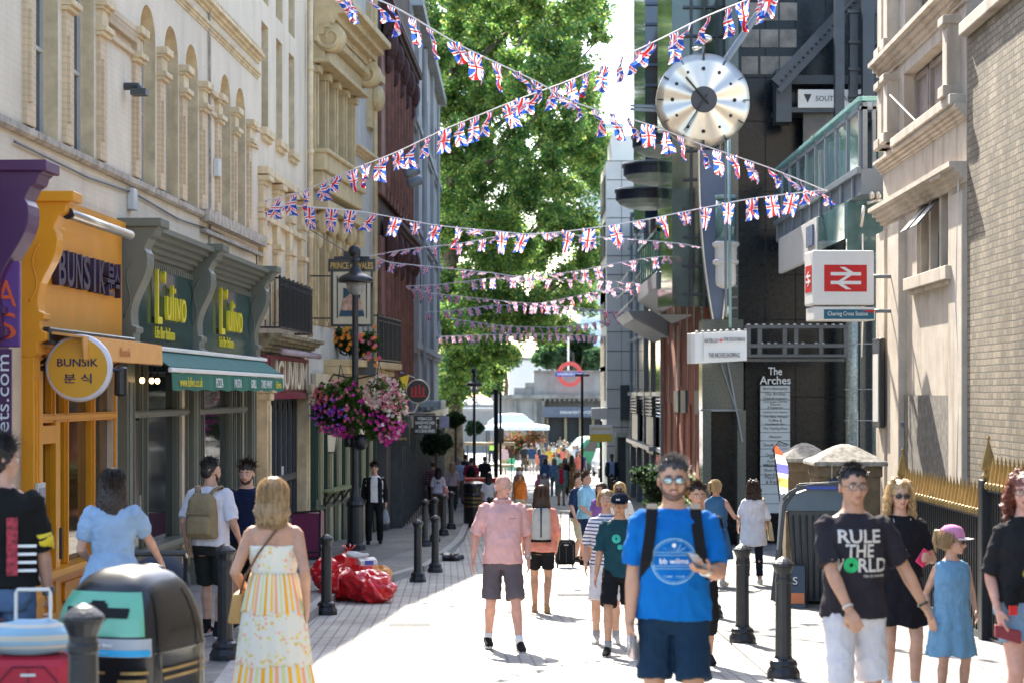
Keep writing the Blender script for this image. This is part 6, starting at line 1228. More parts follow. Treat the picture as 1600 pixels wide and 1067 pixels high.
p2_=empty('crumpled_white_paper',(XX(556,27.1),27.1,GZ(-2.2,27)+.60),R(-20),'crumpled white paper on the back of the red bag pile','paper');b=MB();b.ell((0,0,.02),(.16,.09,.05),14,8);b.v=[tuple(Vector(v)*(1+.5*mnoise.noise(Vector(v)*14)))for v in b.v];b.build('sheet',M['offwhite'],p2_)
sack(XX(700,38),38,(.30,.2,.1),mat('black_bin_liner',(.012,.012,.014),.35,.2,6,.4,14),'flat black bag lying on the paving beside the shaded bollards',9,tie=False,group=None)
# maroon menu trolley
mt=empty('maroon_trolley',(XX(487,33),33,GZ(-3.4,33)),R(-6),'maroon panelled trolley on small wheels behind the red bags','trolley')
b=MB();b.hexa([(-.28,-.2,.22),(.17,-.2,.22),(.17,.25,.22),(-.28,.25,.22)],[(-.32,-.2,.98),(.17,-.2,.98),(.17,.25,.98),(-.32,.25,.98)]);b.build('panel_box',mat('wine_red_panel',(.16,.012,.06),.45,.05),mt,bevel=.015)
b=MB();b.bar((.19,-.2,.1),(.19,-.2,1.02),.035);b.bar((-.34,-.2,.98),(.2,-.2,1.02),.035);b.bar((-.3,-.2,.2),(.2,-.2,.2),.04);b.box(-.1,.17,-.225,-.21,.30,.325);b.build('frame',M['black'],mt)
for x in(-.25,.14):
 b=MB();b.lathe([(.07,-.02),(.075,0),(.07,.02)],n=16);b.xf(Matrix.Translation((x,-.2,.075))@Matrix.Rotation(R(90),4,'Y'));b.build('wheel',M['black'],mt)
# ---------------- bunting ----------------
def jack(u,v):
 x,y=u,v*1.0
 if abs(y)<.085 or abs(x)<.085:return(.80,.03,.03)
 if abs(y)<.165 or abs(x)<.165:return(.9,.9,.9)
 d1=(y-x*.5)/1.118;d2=(y+x*.5)/1.118
 for d,s_ in((d1,1),(d2,-1)):
  if abs(d)<.095:
   off=d*(1 if x>0 else-1)*s_
   if-.01<off<.055:return(.80,.03,.03)
   return(.9,.9,.9)
 return(.03,.10,.52)
FM=[]
FW,FL=.25,.42
for k in range(10):
 g=random.Random(100+k);nu,nv=34,24;b=MB();lift=[.05,.1,.2,.35,.6,.9,1.2,1.5,.3,1.35][k];ph=g.uniform(0,6);vs=[]
 tw=g.uniform(-1.1,1.1);cr=g.uniform(.03,.07)
 for i in range(nu+1):
  t=i/nu;ang=lift*(1 if k!=8 else math.sin(t*3));yy=-math.sin(ang)*t*FL+.018*math.sin(t*9+ph);zz_=-math.cos(ang)*t*FL
  for j in range(nv+1):
   s_=j/nv-.5;wd=FW*(1-.22*t*(k%3));a=tw*t
   vs.append((s_*wd*math.cos(a)+.03*t*math.sin(ph),yy+s_*wd*math.sin(a)+cr*t*math.sin(s_*11+ph+t*3),zz_+.02*t*math.cos(s_*8+ph)))
 b.v=vs;b.f=[(i*(nv+1)+j,i*(nv+1)+j+1,(i+1)*(nv+1)+j+1,(i+1)*(nv+1)+j)for i in range(nu)for j in range(nv)];b.m=[0]*len(b.f)
 o=b.build('flag',flagmat,None,smooth=True);me=o.data;ca=me.color_attributes.new('Col','FLOAT_COLOR','CORNER');cc=[]
 for i in range(nu):
  for j in range(nv):c=jack(((i+.5)/nu-.5)*2,((j+.5)/nv-.5));cc+=[c[0],c[1],c[2],1]*4
 ca.data.foreach_set('color',cc);FM.append(me);bpy.data.objects.remove(o)
def bunting(pts,Ya,Yb,label,lifts,seed,step=.40,sag=None):
 step=step*(1.15 if Yb<34 and Ya<36 else(1 if Ya<40 else.82))
 fsc=1 if Ya<40 else.8
 P=[at(px,py,Ya+(Yb-Ya)*(px-pts[0][0])/(pts[-1][0]-pts[0][0]))for px,py in pts]
 Q=[]
 for i in range(len(P)-1):
  p0=P[max(0,i-1)];p1=P[i];p2=P[i+1];p3=P[min(len(P)-1,i+2)]
  for k in range(8):
   t=k/8;Q.append(.5*((2*p1)+(p2-p0)*t+(2*p0-5*p1+4*p2-p3)*t*t+(3*p1-p0-3*p2+p3)*t**3))
 Q.append(P[-1]);rt=empty('bunting_line',P[0],0,label,'bunting','strings of Union flag bunting across the street');O=P[0]
 b=MB();b.tube([q-O for q in Q],.011,5);b.build('cord',mat('white_cord',(.8,.8,.8),.7,0),rt)
 L=[0]
 for a,c in zip(Q,Q[1:]):L.append(L[-1]+(c-a).length)
 g=random.Random(seed);d=.12;cnt=0;tape=MB()
 while d<L[-1]-.1 and cnt<98:
  i=max(0,min(len(L)-2,next(k for k in range(1,len(L))if L[k]>=d)-1));t=(d-L[i])/(L[i+1]-L[i]);p=Q[i].lerp(Q[i+1],t);dr=(Q[i+1]-Q[i]).normalized()
  me=FM[g.choice(lifts)];o=bpy.data.objects.new('flag',me);COL.objects.link(o);o.parent=rt;o.location=p-O-Vector((0,0,.01))
  o.rotation_euler=(g.gauss(0,.10),-math.asin(max(-1,min(1,dr.z)))*.8+g.gauss(0,.2),math.atan2(dr.y,dr.x)+g.gauss(0,.3));sc_=g.uniform(.86,1.0)*fsc;o.scale=(sc_,sc_,sc_)
  d+=step*g.uniform(.86,1.14);cnt+=1
 return rt
LO=[0,1,2,0,1,3,8];MIX=[1,2,3,4,5,6,8,9];UP=[4,5,6,7,9,6,5,3]
bunting([(405,316),(470,300),(540,270),(620,238),(690,205),(760,176),(820,152),(900,122),(1010,72),(1100,28),(1180,-5),(1240,-35)],35.5,24,'bunting rising from the left brick wall to the top right corner',LO+[3,4],1,.37)
bunting([(500,-18),(600,4),(720,72),(830,124),(905,163),(1010,194),(1100,228),(1200,262),(1292,299)],22.5,33,'bunting running from the top left down in front of the clock',[1,2,3,4,8,3,5],2,.42)
bunting([(405,318),(500,325),(570,332),(680,352),(780,362),(830,366),(900,360),(1000,345),(1100,325),(1180,310),(1292,297)],35.8,34,'lowest near bunting sagging under the clock from wall to balcony',[1,2,3,4,8,5,6],3,.40)
bunting([(555,405),(636,390),(717,381),(785,369),(860,365),(925,370),(981,374),(1062,381),(1118,392)],48,46,'bunting blown nearly flat, fourth string down from the top',UP,4,.38)
bunting([(590,402),(609,410),(672,417),(762,426),(807,432),(841,431),(900,424),(950,414),(1017,403),(1062,399),(1090,394)],50,50,'fifth string of bunting, crossing just below the blown flat one',UP+[2,3],5,.38)
bunting([(615,448),(672,446),(720,441),(785,434),(880,437),(950,439),(1017,446),(1030,452)],58,60,'sixth string of bunting, ending at the steel balcony',UP+[1,2],6,.38)
bunting([(612,452),(648,453),(681,459),(762,468),(830,474),(865,470),(927,457),(990,446)],60,62,'seventh string of bunting, dipping in front of the tree',MIX,7,.38)
bunting([(650,489),(700,486),(740,481),(785,477),(864,478),(930,484),(995,486)],70,72,'eighth string of bunting, nearly level with purple looking flags',MIX+LO,8,.38)
bunting([(700,497),(745,504),(785,509),(830,511),(875,511),(940,502),(995,488)],76,78,'ninth string of bunting, meeting the eighth at its right end',MIX+LO,9,.38)
bunting([(684,526),(762,523),(840,522),(920,524),(1010,530)],86,86,'farthest and lowest string of bunting before the tree',LO,10,.38)
# ---------------- far end furniture ----------------
def tent(px,Y,wpx,ytop,yedge,label):
 x=XX(px,Y);g=G(Y);rt=empty('market_canopy',(x,Y,g),0,label,'canopy','white market canopies');w_=wpx*Y/F/2;z1=ZZ(ytop,Y)-g;z0=ZZ(yedge,Y)-g
 b=MB();b.loft([[(sx*w_*k,sy*w_*.8*k,z)for sx,sy in((-1,-1),(1,-1),(1,1),(-1,1))]for k,z in((1,z0-.25),(1,z0),(.55,z0+(z1-z0)*.9),(.1,z1))]);b.build('canopy_cloth',mat('white_canvas',(.8,.8,.78),.7,.03),rt)
 b=MB();[b.bar((sx*w_*.95,sy*w_*.75,0),(sx*w_*.95,sy*w_*.75,z0),.08)for sx in(-1,1)for sy in(-1,1)];b.build('legs',M['darkgrey'],rt)
tent(798,130,72,645,659,'white peaked market canopy in front of the station wall');tent(808,124,100,661,665,'wide flat white canopy below the peaked one')
vn=empty('green_van',(XX(934,116),116,G(116)),R(22),'bright green delivery van with pale windscreen parked before the station','van')
VG=mat('green_van_paint',(.012,.26,.10),.35,.05,coat=.3)
b=MB();prof=[(-2.0,.35),(-2.05,1.0),(-1.75,1.25),(-1.0,2.1),(-.6,2.2),(2.9,2.25),(3.0,2.1),(3.0,.35)]
b.prism([(x,-.95,z)for x,z in prof],(0,0,0),(0,1.9,0));b.build('body',VG,vn,bevel=.08)
b=MB();b.prism([(x-.02,y,z+.02)for x,y,z in((-1.72,-.85,1.3),(-1.72,.85,1.3),(-1.02,.8,2.05),(-1.02,-.8,2.05))],(0,0,0),(-.02,0,.01));b.build('windscreen',mat('green_tinted_screen',(.05,.13,.10),.15,.2),vn);b=MB();b.prism([(-1.45,-.96,1.35),(-.45,-.96,1.35),(-.45,-.96,1.95),(-.95,-.96,1.95)],(0,0,0),(0,-.01,0));b.build('side_window',M['glass'],vn)
for x in(-1.2,2.1):
 for y in(-.9,.9):b=MB();b.lathe([(.2,-.12),(.34,-.1),(.34,.1),(.2,.12)],n=20);b.xf(Matrix.Translation((x,y,.34))@Matrix.Rotation(R(90),4,'X'));b.build('wheel',M['black'],vn)
for y in(-.7,.7):b=MB();b.ell((-2.0,y,.85),(.07,.14,.12),10,6);b.build('headlight',M['white'],vn)
text('co-live',1.0,.3,(1.2,-.965,1.5),'cam',M['letterwhite'],vn)
cr_=empty('parked_car',(XX(962,105),105,G(105)),R(5),'grey blue small car seen from the front beside the bollards at the right kerb','car')
b=MB();b.loft([[(-.85*k,y,z),(.85*k,y,z),(.85*k,y+d,z),(-.85*k,y+d,z)]for k,y,d,z in((.97,-.1,4.0,.25),(1,-.1,4.05,.55),(.98,0,3.9,.85),(.92,.75,2.9,.98),(.76,1.4,2.0,1.5),(.70,1.6,1.7,1.56))]);b.build('body',mat('silver_blue_paint',(.22,.27,.32),.3,.05,coat=.5),cr_,bevel=.05)
b=MB();b.prism([(-.78,.78,1.0),(.78,.78,1.0),(.66,1.35,1.44),(-.66,1.35,1.44)],(0,0,0),(0,-.02,.02));b.build('windscreen',M['glassrail'],cr_)
for x in(-.62,.62):b=MB();b.ell((x,-.08,.65),(.16,.06,.09),10,6);b.build('headlight',M['white'],cr_);
for x in(-.8,.8):
 for y in(.7,3.2):b=MB();b.lathe([(.2,-.1),(.31,-.08),(.31,.08),(.2,.1)],n=18);b.xf(Matrix.Translation((x,y,.31))@Matrix.Rotation(R(90),4,'Y'));b.build('wheel',M['black'],cr_)
st_=empty('red_newspaper_stand',(XX(745,66),66,GZ(-1.3,66)),0,'bright red box stand in the shade left of the thick pole','stand');b=MB();b.box(-.38,.38,-.3,.3,0,1.15);b.box(-.42,.42,-.34,.34,1.15,1.22);b.build('cabinet',M['red'],st_,bevel=.02);b=MB();b.box(-.3,.3,-.31,-.30,.5,1.0);b.build('front_panel',M['maroon'],st_)
st2=empty('red_newspaper_stand',(XX(757,74),74,GZ(-1.3,74)),0,'lower red box stand right of and behind the first red stand','stand');b=MB();b.box(-.45,.45,-.3,.3,0,.95);b.box(-.48,.48,-.33,.33,.95,1.02);b.build('cabinet',M['red'],st2,bevel=.02);b=MB();b.box(-.36,.36,-.31,-.30,.4,.85);b.build('front_panel',M['maroon'],st2)
mk=empty('market_stall',(XX(765,96),96,G(96)),0,'low tan topped market stall near the far left kerb','stall');b=MB();b.box(-1.2,1.2,-.5,.5,.9,1.0);b.box(-1.25,1.25,-.55,.55,1.95,2.1);b.build('counter_and_roof',mat('tan_board',(.35,.27,.16),.7),mk);b=MB();[b.bar((x,y,0),(x,y,2),.06)for x in(-1.1,1.1)for y in(-.45,.45)];b.build('posts',M['darkgrey'],mk)
for i,px in enumerate((789,797,804)):
 gs=empty('green_cafe_chair',(XX(px,112),112,G(112)),.4*i,('leftmost','middle','rightmost')[i]+' of the bright green café chairs under the far canopy','chair','green café chairs');GC=mat('bright_green_plastic',(.02,.45,.2),.5)
 b=MB();b.box(-.24,.24,-.24,.24,.43,.47);b.build('seat',GC,gs);b=MB();b.box(-.24,.24,.2,.25,.5,.95);b.build('backrest',GC,gs);b=MB();[b.bar((x,y,0),(x,y,.45),.04)for x in(-.2,.2)for y in(-.2,.2)];b.build('legs',GC,gs)
fb=shrub('flower_bed',815,0,126,1.6,2.4,'mass of mixed flowers and greenery beneath the wide white canopy',4000,.16,[(.08,.12,.03),(.3,.08,.05),(.05,.09,.03),(.35,.15,.1)],None,'flowers',seed=12)
# ---------------- people ----------------
def fabric(name,c,rough=.9,var=.10,bump=.3):
 m=mat(name,c,rough,var,6,bump,55);m.node_tree.nodes['Principled BSDF'].inputs['Specular IOR Level'].default_value=.15;return m
def skinmat(k):
 c={'light':(.52,.29,.20),'tan':(.50,.265,.165),'pink':(.60,.31,.23),'olive':(.42,.235,.145),'dark':(.10,.05,.03)}[k]
 m=mat('skin_'+k,c,.55,.13,11,.2,160,sub=.05);return m
def hairm(name,c):return mat(name,c,.42,.4,14,.6,30,stretch=(6,6,.7))
HAIR=dict(black=hairm('black_hair',(.012,.010,.010)),brown=hairm('brown_hair',(.05,.025,.014)),dkbrown=hairm('dark_brown_hair',(.025,.014,.010)),blonde=hairm('blonde_hair',(.42,.27,.12)),dblonde=hairm('dark_blonde_hair',(.30,.19,.09)),red=hairm('auburn_hair',(.20,.055,.03)),grey=hairm('grey_hair',(.45,.43,.42)),greyd=hairm('dark_grey_hair',(.045,.04,.038)))
def stripes(name,cols,n,mode='z',rough=.85):
 if name in MATS:return MATS[name]
 m=bpy.data.materials.new(name);m.use_nodes=True;t=m.node_tree;b=t.nodes['Principled BSDF'];L=t.links;b.inputs['Roughness'].default_value=rough
 tc=t.nodes.new('ShaderNodeTexCoord');sp=t.nodes.new('ShaderNodeSeparateXYZ');L.new(tc.outputs['Object'],sp.inputs[0])
 if mode=='z':src=sp.outputs[2]
 elif mode=='x':src=sp.outputs[0]
 else:
  a=t.nodes.new('ShaderNodeMath');a.operation='ARCTAN2';L.new(sp.outputs[0],a.inputs[0]);L.new(sp.outputs[1],a.inputs[1]);src=a.outputs[0]
 mu=t.nodes.new('ShaderNodeMath');mu.operation='MULTIPLY';mu.inputs[1].default_value=n;L.new(src,mu.inputs[0])
 fr=t.nodes.new('ShaderNodeMath');fr.operation='FRACT';L.new(mu.outputs[0],fr.inputs[0])
 cr=t.nodes.new('ShaderNodeValToRGB');cr.color_ramp.interpolation='CONSTANT';e=cr.color_ramp.elements
 for i,(p,c)in enumerate(cols):
  if i<2:e[i].position=p;e[i].color=tuple(c)+(1,)
  else:k=e.new(p);k.color=tuple(c)+(1,)
 L.new(fr.outputs[0],cr.inputs[0]);L.new(cr.outputs[0],b.inputs['Base Color']);MATS[name]=m;return m
def floral(name,base,cols,scale=22):
 if name in MATS:return MATS[name]
 m=bpy.data.materials.new(name);m.use_nodes=True;t=m.node_tree;b=t.nodes['Principled BSDF'];L=t.links;b.inputs['Roughness'].default_value=.85
 tc=t.nodes.new('ShaderNodeTexCoord');v=t.nodes.new('ShaderNodeTexVoronoi');v.inputs['Scale'].default_value=scale;v.feature='F1';L.new(tc.outputs['Object'],v.inputs[0])
 n=t.nodes.new('ShaderNodeTexNoise');n.inputs['Scale'].default_value=scale*.35;L.new(tc.outputs['Object'],n.inputs[0])
 lt=t.nodes.new('ShaderNodeMath');lt.operation='LESS_THAN';lt.inputs[1].default_value=.42;L.new(v.outputs['Distance'],lt.inputs[0])
 gt=t.nodes.new('ShaderNodeMath');gt.operation='GREATER_THAN';gt.inputs[1].default_value=.50;L.new(n.outputs[0],gt.inputs[0])
 mu=t.nodes.new('ShaderNodeMath');mu.operation='MULTIPLY';L.new(lt.outputs[0],mu.inputs[0]);L.new(gt.outputs[0],mu.inputs[1])
 sp=t.nodes.new('ShaderNodeSeparateColor');L.new(v.outputs['Color'],sp.inputs[0]);cr=t.nodes.new('ShaderNodeValToRGB');cr.color_ramp.interpolation='CONSTANT';e=cr.color_ramp.elements
 for i,c in enumerate(cols):
  p=i/len(cols)
  if i<2:e[i].position=p;e[i].color=tuple(c)+(1,)
  else:k=e.new(p);k.color=tuple(c)+(1,)
 L.new(sp.outputs[0],cr.inputs[0]);mx=t.nodes.new('ShaderNodeMix');mx.data_type='RGBA';L.new(mu.outputs[0],mx.inputs[0]);mx.inputs[6].default_value=tuple(base)+(1,);L.new(cr.outputs[0],mx.inputs[7]);L.new(mx.outputs[2],b.inputs['Base Color']);MATS[name]=m;return m
CLOUD={}
def finish(o,voxel,smooth=2,disp=0,dscale=.12,tex='CLOUDS'):
 r=o.modifiers.new('remesh','REMESH');r.mode='VOXEL';r.voxel_size=voxel;r.use_smooth_shade=True
 if smooth:s=o.modifiers.new('smooth','SMOOTH');s.factor=.6;s.iterations=smooth
 if disp:
  k=(tex,dscale)
  if k not in CLOUD:
   t=bpy.data.textures.new('folds',tex);t.noise_scale=dscale
   if tex=='CLOUDS':t.noise_depth=2
   CLOUD[k]=t
  d=o.modifiers.new('folds','DISPLACE');d.texture=CLOUD[k];d.strength=disp;d.mid_level=.5;d.texture_coords='LOCAL'
 return o
def ik(S,W,L1,L2,pole):
 S,W,pole=Vector(S),Vector(W),Vector(pole);d=W-S;D=min(d.length,(L1+L2)*.999);u=d.normalized();W2=S+u*D
 a=(L1*L1-L2*L2+D*D)/(2*D);h=math.sqrt(max(0,L1*L1-a*a));p=pole-u*pole.dot(u)
 p=p.normalized()if p.length>1e-5 else basis(u)[0]
 return S+u*a+p*h,W2
SECT={'m':[(.80,.135,.10,.01),(.86,.165,.118,.01),(.94,.168,.118,.008),(1.02,.155,.108,0),(1.10,.150,.104,-.003),(1.20,.162,.110,-.005),(1.29,.176,.118,-.006),(1.36,.182,.112,-.002),(1.41,.170,.095,.004),(1.45,.125,.078,.008),(1.475,.08,.068,.008),(1.50,.060,.062,.005),(1.56,.055,.060,0)],'f':[(.80,.13,.10,.012),(.86,.172,.122,.016),(.93,.172,.120,.012),(1.01,.142,.100,.002),(1.08,.128,.092,-.002),(1.16,.136,.096,-.004),(1.25,.150,.108,-.012),(1.31,.156,.106,-.006),(1.38,.155,.092,.002),(1.42,.135,.078,.006),(1.455,.085,.062,.008),(1.485,.054,.054,.006),(1.55,.047,.052,0)]}
def ring(z,rx,ry,cy,n=24,e=.85):
 out=[]
 for k in range(n):
  t=2*math.pi*k/n;c,s=math.cos(t),math.sin(t);out.append((math.copysign(abs(c)**e,c)*rx,cy+math.copysign(abs(s)**e,s)*ry,z))
 return out
def torso(mb,sx,inf=0,z0=.78,z1=1.6,belly=0,wide=1.0,boxy=0,lean=0,hemflare=0,n=24):
 S=SECT[sx];zs=sorted(set([z0,z1]+[s[0]for s in S if z0<s[0]<z1]));rings=[]
 for z in zs:
  rx,ry,cy=[np.interp(z,[s[0]for s in S],[s[i]for s in S])for i in(1,2,3)]
  if boxy and z<1.36:b_=boxy;rx=rx*(1-b_)+.176*b_*(1 if sx=='m' else.9);ry=ry*(1-b_)+.116*b_
  bl=belly*math.exp(-((z-1.06)/.14)**2);wd=wide if z<1.40 else 1+(wide-1)*max(0,(1.5-z)/.1)
  f_=hemflare*max(0,(1.1-z));up=1 if z<1.44 else.45
  rings.append(ring(z,rx*wd+inf*up+f_,ry*wd+inf*up+bl*.5+f_,cy-bl*.5,n))
 i0=len(mb.v);mb.loft(rings)
 if lean:
  for i in range(i0,len(mb.v)):x,y,z=mb.v[i];mb.v[i]=(x,y-lean*max(0,z-.9),z)
 return mb
PEOPLE={}
HC=dict(black=(.012,.010,.010),brown=(.07,.035,.018),dkbrown=(.03,.016,.011),blonde=(.62,.44,.22),dblonde=(.42,.28,.14),red=(.22,.07,.04),grey=(.5,.47,.45),greyd=(.10,.09,.085))
def strands(style,hc,HM,rt,seed,n,wd,hl=None):
 g=np.random.default_rng(int(seed*1e6));Q=[];C=[];base=np.array(HC[hc]);Hm=np.array(HM)
 for _ in range(n):
  a=g.uniform(-.5,math.pi+.5);up=g.random();k={'short':3,'buzz':2,'tousled':4}.get(style,8)
  if k<5:
   el=g.uniform(.15,1.5);a=g.uniform(0,6.283);nrm=np.array([math.cos(el)*math.cos(a),math.cos(el)*math.sin(a),math.sin(el)])
   if nrm[1]<-.55 and nrm[2]<.62:continue
   p=np.array([0,.017,1.688])+nrm*np.array([.078,.091,.078]);d=nrm*.6+g.normal(size=3)*.45+np.array([0,-.3,.1]);L_={'short':.022,'buzz':.007,'tousled':.04}[style]*g.uniform(.6,1.2);P=[p+d*L_*t/(k-1)for t in range(k)]
  else:
   r_=g.uniform(.97,1.10 if style!='curly' else 1.22);c,s_=math.cos(a),math.sin(a);L_=({'long':.44,'bob':.17,'ponytail':.03,'curly':.26,'medium':.28}[style]if hl is None else hl)*g.uniform(.7,1.08);j=g.normal(size=2)*.006;wv=(.004,.020)[style=='curly'];ph=g.uniform(0,6.28);fl=1.05 if style!='curly' else 1.15;P=[]
   el0=g.uniform(.0,1.2)
   for t in np.linspace(0,1,k):
    if t<.35:e=el0*(1-t/.35);rr=math.cos(e);p=np.array([.088*r_*rr*c,.016+.100*r_*rr*s_,1.668+.092*r_*math.sin(e)])
    else:
     q=(t-.35)/.65;p=np.array([.088*r_*c*(1+(fl-1)*math.sin(q*2.6)),.018+.098*r_*s_*(1-.35*q)+.02*q,1.668-(.068+L_)*q])
    P.append(p+np.array([j[0]+wv*math.sin(ph+t*22)*t,j[1]+wv*math.cos(ph+t*19)*t,0]))
  P=[Hm[:3,:3]@p+Hm[:3,3]for p in P];col=base*g.uniform(.6,1.5)
  sd=g.normal(size=3)
  for i in range(len(P)-1):
   d=P[i+1]-P[i];u=np.cross(d,sd);u/=(np.linalg.norm(u)+1e-9);w0=wd*(1-.5*i/len(P));w1=wd*(1-.5*(i+1)/len(P));Q.append([P[i]-u*w0,P[i]+u*w0,P[i+1]+u*w1,P[i+1]-u*w1]);C.append(col)
 quads_mesh('hair_strands',np.array(Q,np.float32),np.array(C,np.float32),colattr('hair_strand',.25,.4),rt)
def person(label,px,Y,H=1.75,face=0,sex='m',skin='light',hair='short',hc='dkbrown',top=None,bottom=None,dress=None,lod=1,ra=None,la=None,rh=None,lh=None,yaw=0,pitch=0,lean=0,belly=0,wide=1.0,shoes=None,beard=None,glasses=None,hat=None,group='pedestrians walking on the street',curl=(.35,.35),rhn=None,lhn=None,extra=None,key=None,rpole=None,hl=None,pav=None,Xw=None,sit=0,headk=1.0,arm=1.0):
 x=XX(px,Y)if Xw is None else Xw;g=GZ(x,Y)
 rt=empty('person',(x,Y,g),R(face),label,'person',group);sc=H/1.75;rt.scale=(sc,sc,sc)
 sk=skinmat(skin);vox={2:.0065,1:.011,0:.017}[lod];SX=sex
 shx=(.178 if sex=='m' else.152)*(1+(wide-1)*.6);shz=1.405 if sex=='m' else 1.385
 shy=lambda z:-lean*max(0,z-.9)
 ra=Vector(ra or(-.11,.0,.085));la=Vector(la or(.11,.0,.085))
 hipz=.90-sit
 hips={-1:Vector((-.088,0,hipz)),1:Vector((.088,0,hipz))}
 legs={}
 for s_,an in((-1,ra),(1,la)):kn,an2=ik(hips[s_],an,.415,.425,(s_*.12,-1,0));legs[s_]=(hips[s_],kn,an2)
 arms={}
 for s_,wr in((-1,rh),(1,lh)):
  S=Vector((s_*shx,.005+shy(shz),shz-.01));W=Vector(wr)if wr is not None else S+Vector((s_*.07,-.02,-.515))
  el,W2=ik(S,W,.285*arm,.25*arm,rpole if(rpole and s_<0)else(s_*.35,.9,-.15));arms[s_]=(S,el,W2)
# ---- body ----
 b=MB();torso(b,sex,0,.8,1.6,belly,wide,lean=lean)
 wl=wide
 lw=1.0 if sex=='m' else.98
 for s_ in(-1,1):
  h_,k_,a_=legs[s_];m1=h_.lerp(k_,.35);c1=k_.lerp(a_,.28)+Vector((0,.012,0));c2=k_.lerp(a_,.65)
  b.tube([h_+Vector((0,0,.03)),m1,h_.lerp(k_,.75),k_,k_.lerp(a_,.12),c1,c2,a_,a_-Vector((0,0,.05))],[r_*lw*(1+(wl-1)*.5)for r_ in(.088,.082,.062,.054,.050,.056,.042,.036,.034)],14)
  b.ell(a_+Vector((s_*.008,-.075,-.052)),(.040,.115,.032),12,8);b.ell(a_+Vector((0,.03,-.045)),(.032,.035,.04),10,6)
  S,E_,W_=arms[s_];aw=(1.0 if sex=='m' else.86)*(1+(wl-1)*.6)
  b.ell(S+Vector((-s_*.012,0,-.005)),(.062*aw,.062*aw,.066*aw),12,8)
  b.tube([S,S.lerp(E_,.35),S.lerp(E_,.8),E_,E_.lerp(W_,.25),E_.lerp(W_,.7),W_],[r_*aw for r_ in(.055,.050,.042,.040,.042,.031,.026)],12)
  d=(W_-E_).normalized();nn_=(rhn if s_<0 else lhn)
  n_=Vector(nn_)if nn_ else Vector((-s_,0,0));n_=(n_-d*n_.dot(d)).normalized();t_=d.cross(n_)*1.0
  fwd=t_ if t_.y<0 else-t_
  if nn_:fwd=t_ if(t_.x*-s_)<0 else-t_
  P0=W_-d*.01;wr_=.026*aw
  b.loft([[P0+d*q+fwd*(a*math.cos(t))+n_*(c*math.sin(t))for t in[2*math.pi*j/12 for j in range(12)]]for q,a,c in((0,wr_,.02),(.03,.034,.017),(.06,.041,.016),(.09,.041,.013),(.098,.034,.010))])
  cu=curl[0]if s_<0 else curl[1];fr_=.0088 if lod==2 else(.0098 if lod==1 else.012)
  for fi,(off,ln)in enumerate(((.031,.070),(.0105,.080),(-.0105,.075),(-.031,.058))):
   p=P0+d*.088+fwd*off;ang=cu*.4;pts=[p-d*.02];dd=d
   for sg_ in(.45,.3,.25):
    dd=(d*math.cos(ang)+n_*math.sin(ang)+fwd*off*.9).normalized();pts.append(p.copy());p=p+dd*ln*sg_;ang+=cu
   pts.append(p);b.tube(pts,[fr_,fr_*1.03,fr_,fr_*.93,fr_*.75],8)
  tp=P0+d*.022+fwd*.030;b.tube([tp-fwd*.014,tp+fwd*.012+d*.018+n_*.008,tp+fwd*.02+d*.045+n_*(.014+.012*cu),tp+fwd*.017+d*.066+n_*(.018+.03*cu)],[.013,.0125,.0105,.008],8)
  arms[s_]=(S,E_,W_,d,n_,fwd)
 i0=len(b.v);HM=Matrix.Translation((0,shy(1.55),-.014))@Matrix.Translation((0,.005,1.54))@Matrix.Rotation(R(yaw),4,'Z')@Matrix.Rotation(R(pitch),4,'X')@Matrix.Scale(headk,4)@Matrix.Translation((0,-.005,-1.54))
 fk=.94 if sex=='f' else 1.0
 b.ell((0,.008,1.665),(.076,.094,.088),24,16);b.ell((0,-.030,1.622),(.061*fk,.060,.094),20,14);b.ell((0,-.036,1.580),(.050*fk,.052,.044),16,10);b.ell((0,-.076,1.553),(.024*fk,.018,.017),12,8)
 for s_ in(-1,1):
  b.ell((s_*.037,-.066,1.612),(.023,.020,.024),10,8);b.ell((s_*.030,-.082,1.664),(.024,.010,.008),10,6)
  b.ell((s_*.011,-.100,1.607),(.009,.010,.008),8,6)
  M_=Matrix.Rotation(s_*.35,3,'Z');b.ell((s_*.078,.004,1.632),(.009,.021,.031),12,8,M_)
 b.tube([(0,-.084,1.662),(0,-.095,1.638),(0,-.110,1.612),(0,-.098,1.600)],[.008,.0095,.0125,.010],10)
 b.ell((0,-.091,1.586),(.022,.009,.0065),12,6);b.ell((0,-.089,1.577),(.019,.009,.0065),12,6)
 b.tube([(0,.012,1.47),(0,-.002,1.60)],[.058 if sex=='m' else.049,.052 if sex=='m' else.045],14)
 b.xf(HM,i0)
 bo=b.build('body',sk,rt);finish(bo,vox,2)
 HP=dict(rt=rt,arms=arms,HM=HM,legs=legs,sc=sc)
 if lod>=1:
  for s_ in(-1,1):
   if glasses!='dark':
    b=MB();b.ell((s_*.030,-.0815,1.645),(.0145,.010,.0085),12,8);b.k=1;b.ell((s_*.030,-.0885,1.645),(.0062,.0045,.0062),10,6);b.xf(HM);b.build('eye',[mat('eye_white',(.62,.58,.55),.3,0),mat('eye_iris',(.02,.012,.008),.2,0)],rt,smooth=True)
   b=MB();b.tube([(s_*.012,-.0945,1.663),(s_*.030,-.0955,1.669),(s_*.049,-.082,1.662)],[.0035,.0045,.003],6);b.xf(HM);b.build('eyebrow',HAIR[hc]if hc in HAIR else HAIR['brown'],rt,smooth=True)
  b=MB();b.ell((0,-.0945,1.586),(.0215,.0085,.0045),14,6);b.ell((0,-.0925,1.5775),(.0195,.0085,.0055),14,6);b.xf(HM);b.build('lips',mat('lips',(.42,.15,.12)if skin!='dark' else(.12,.05,.04),.45,.05),rt,smooth=True)
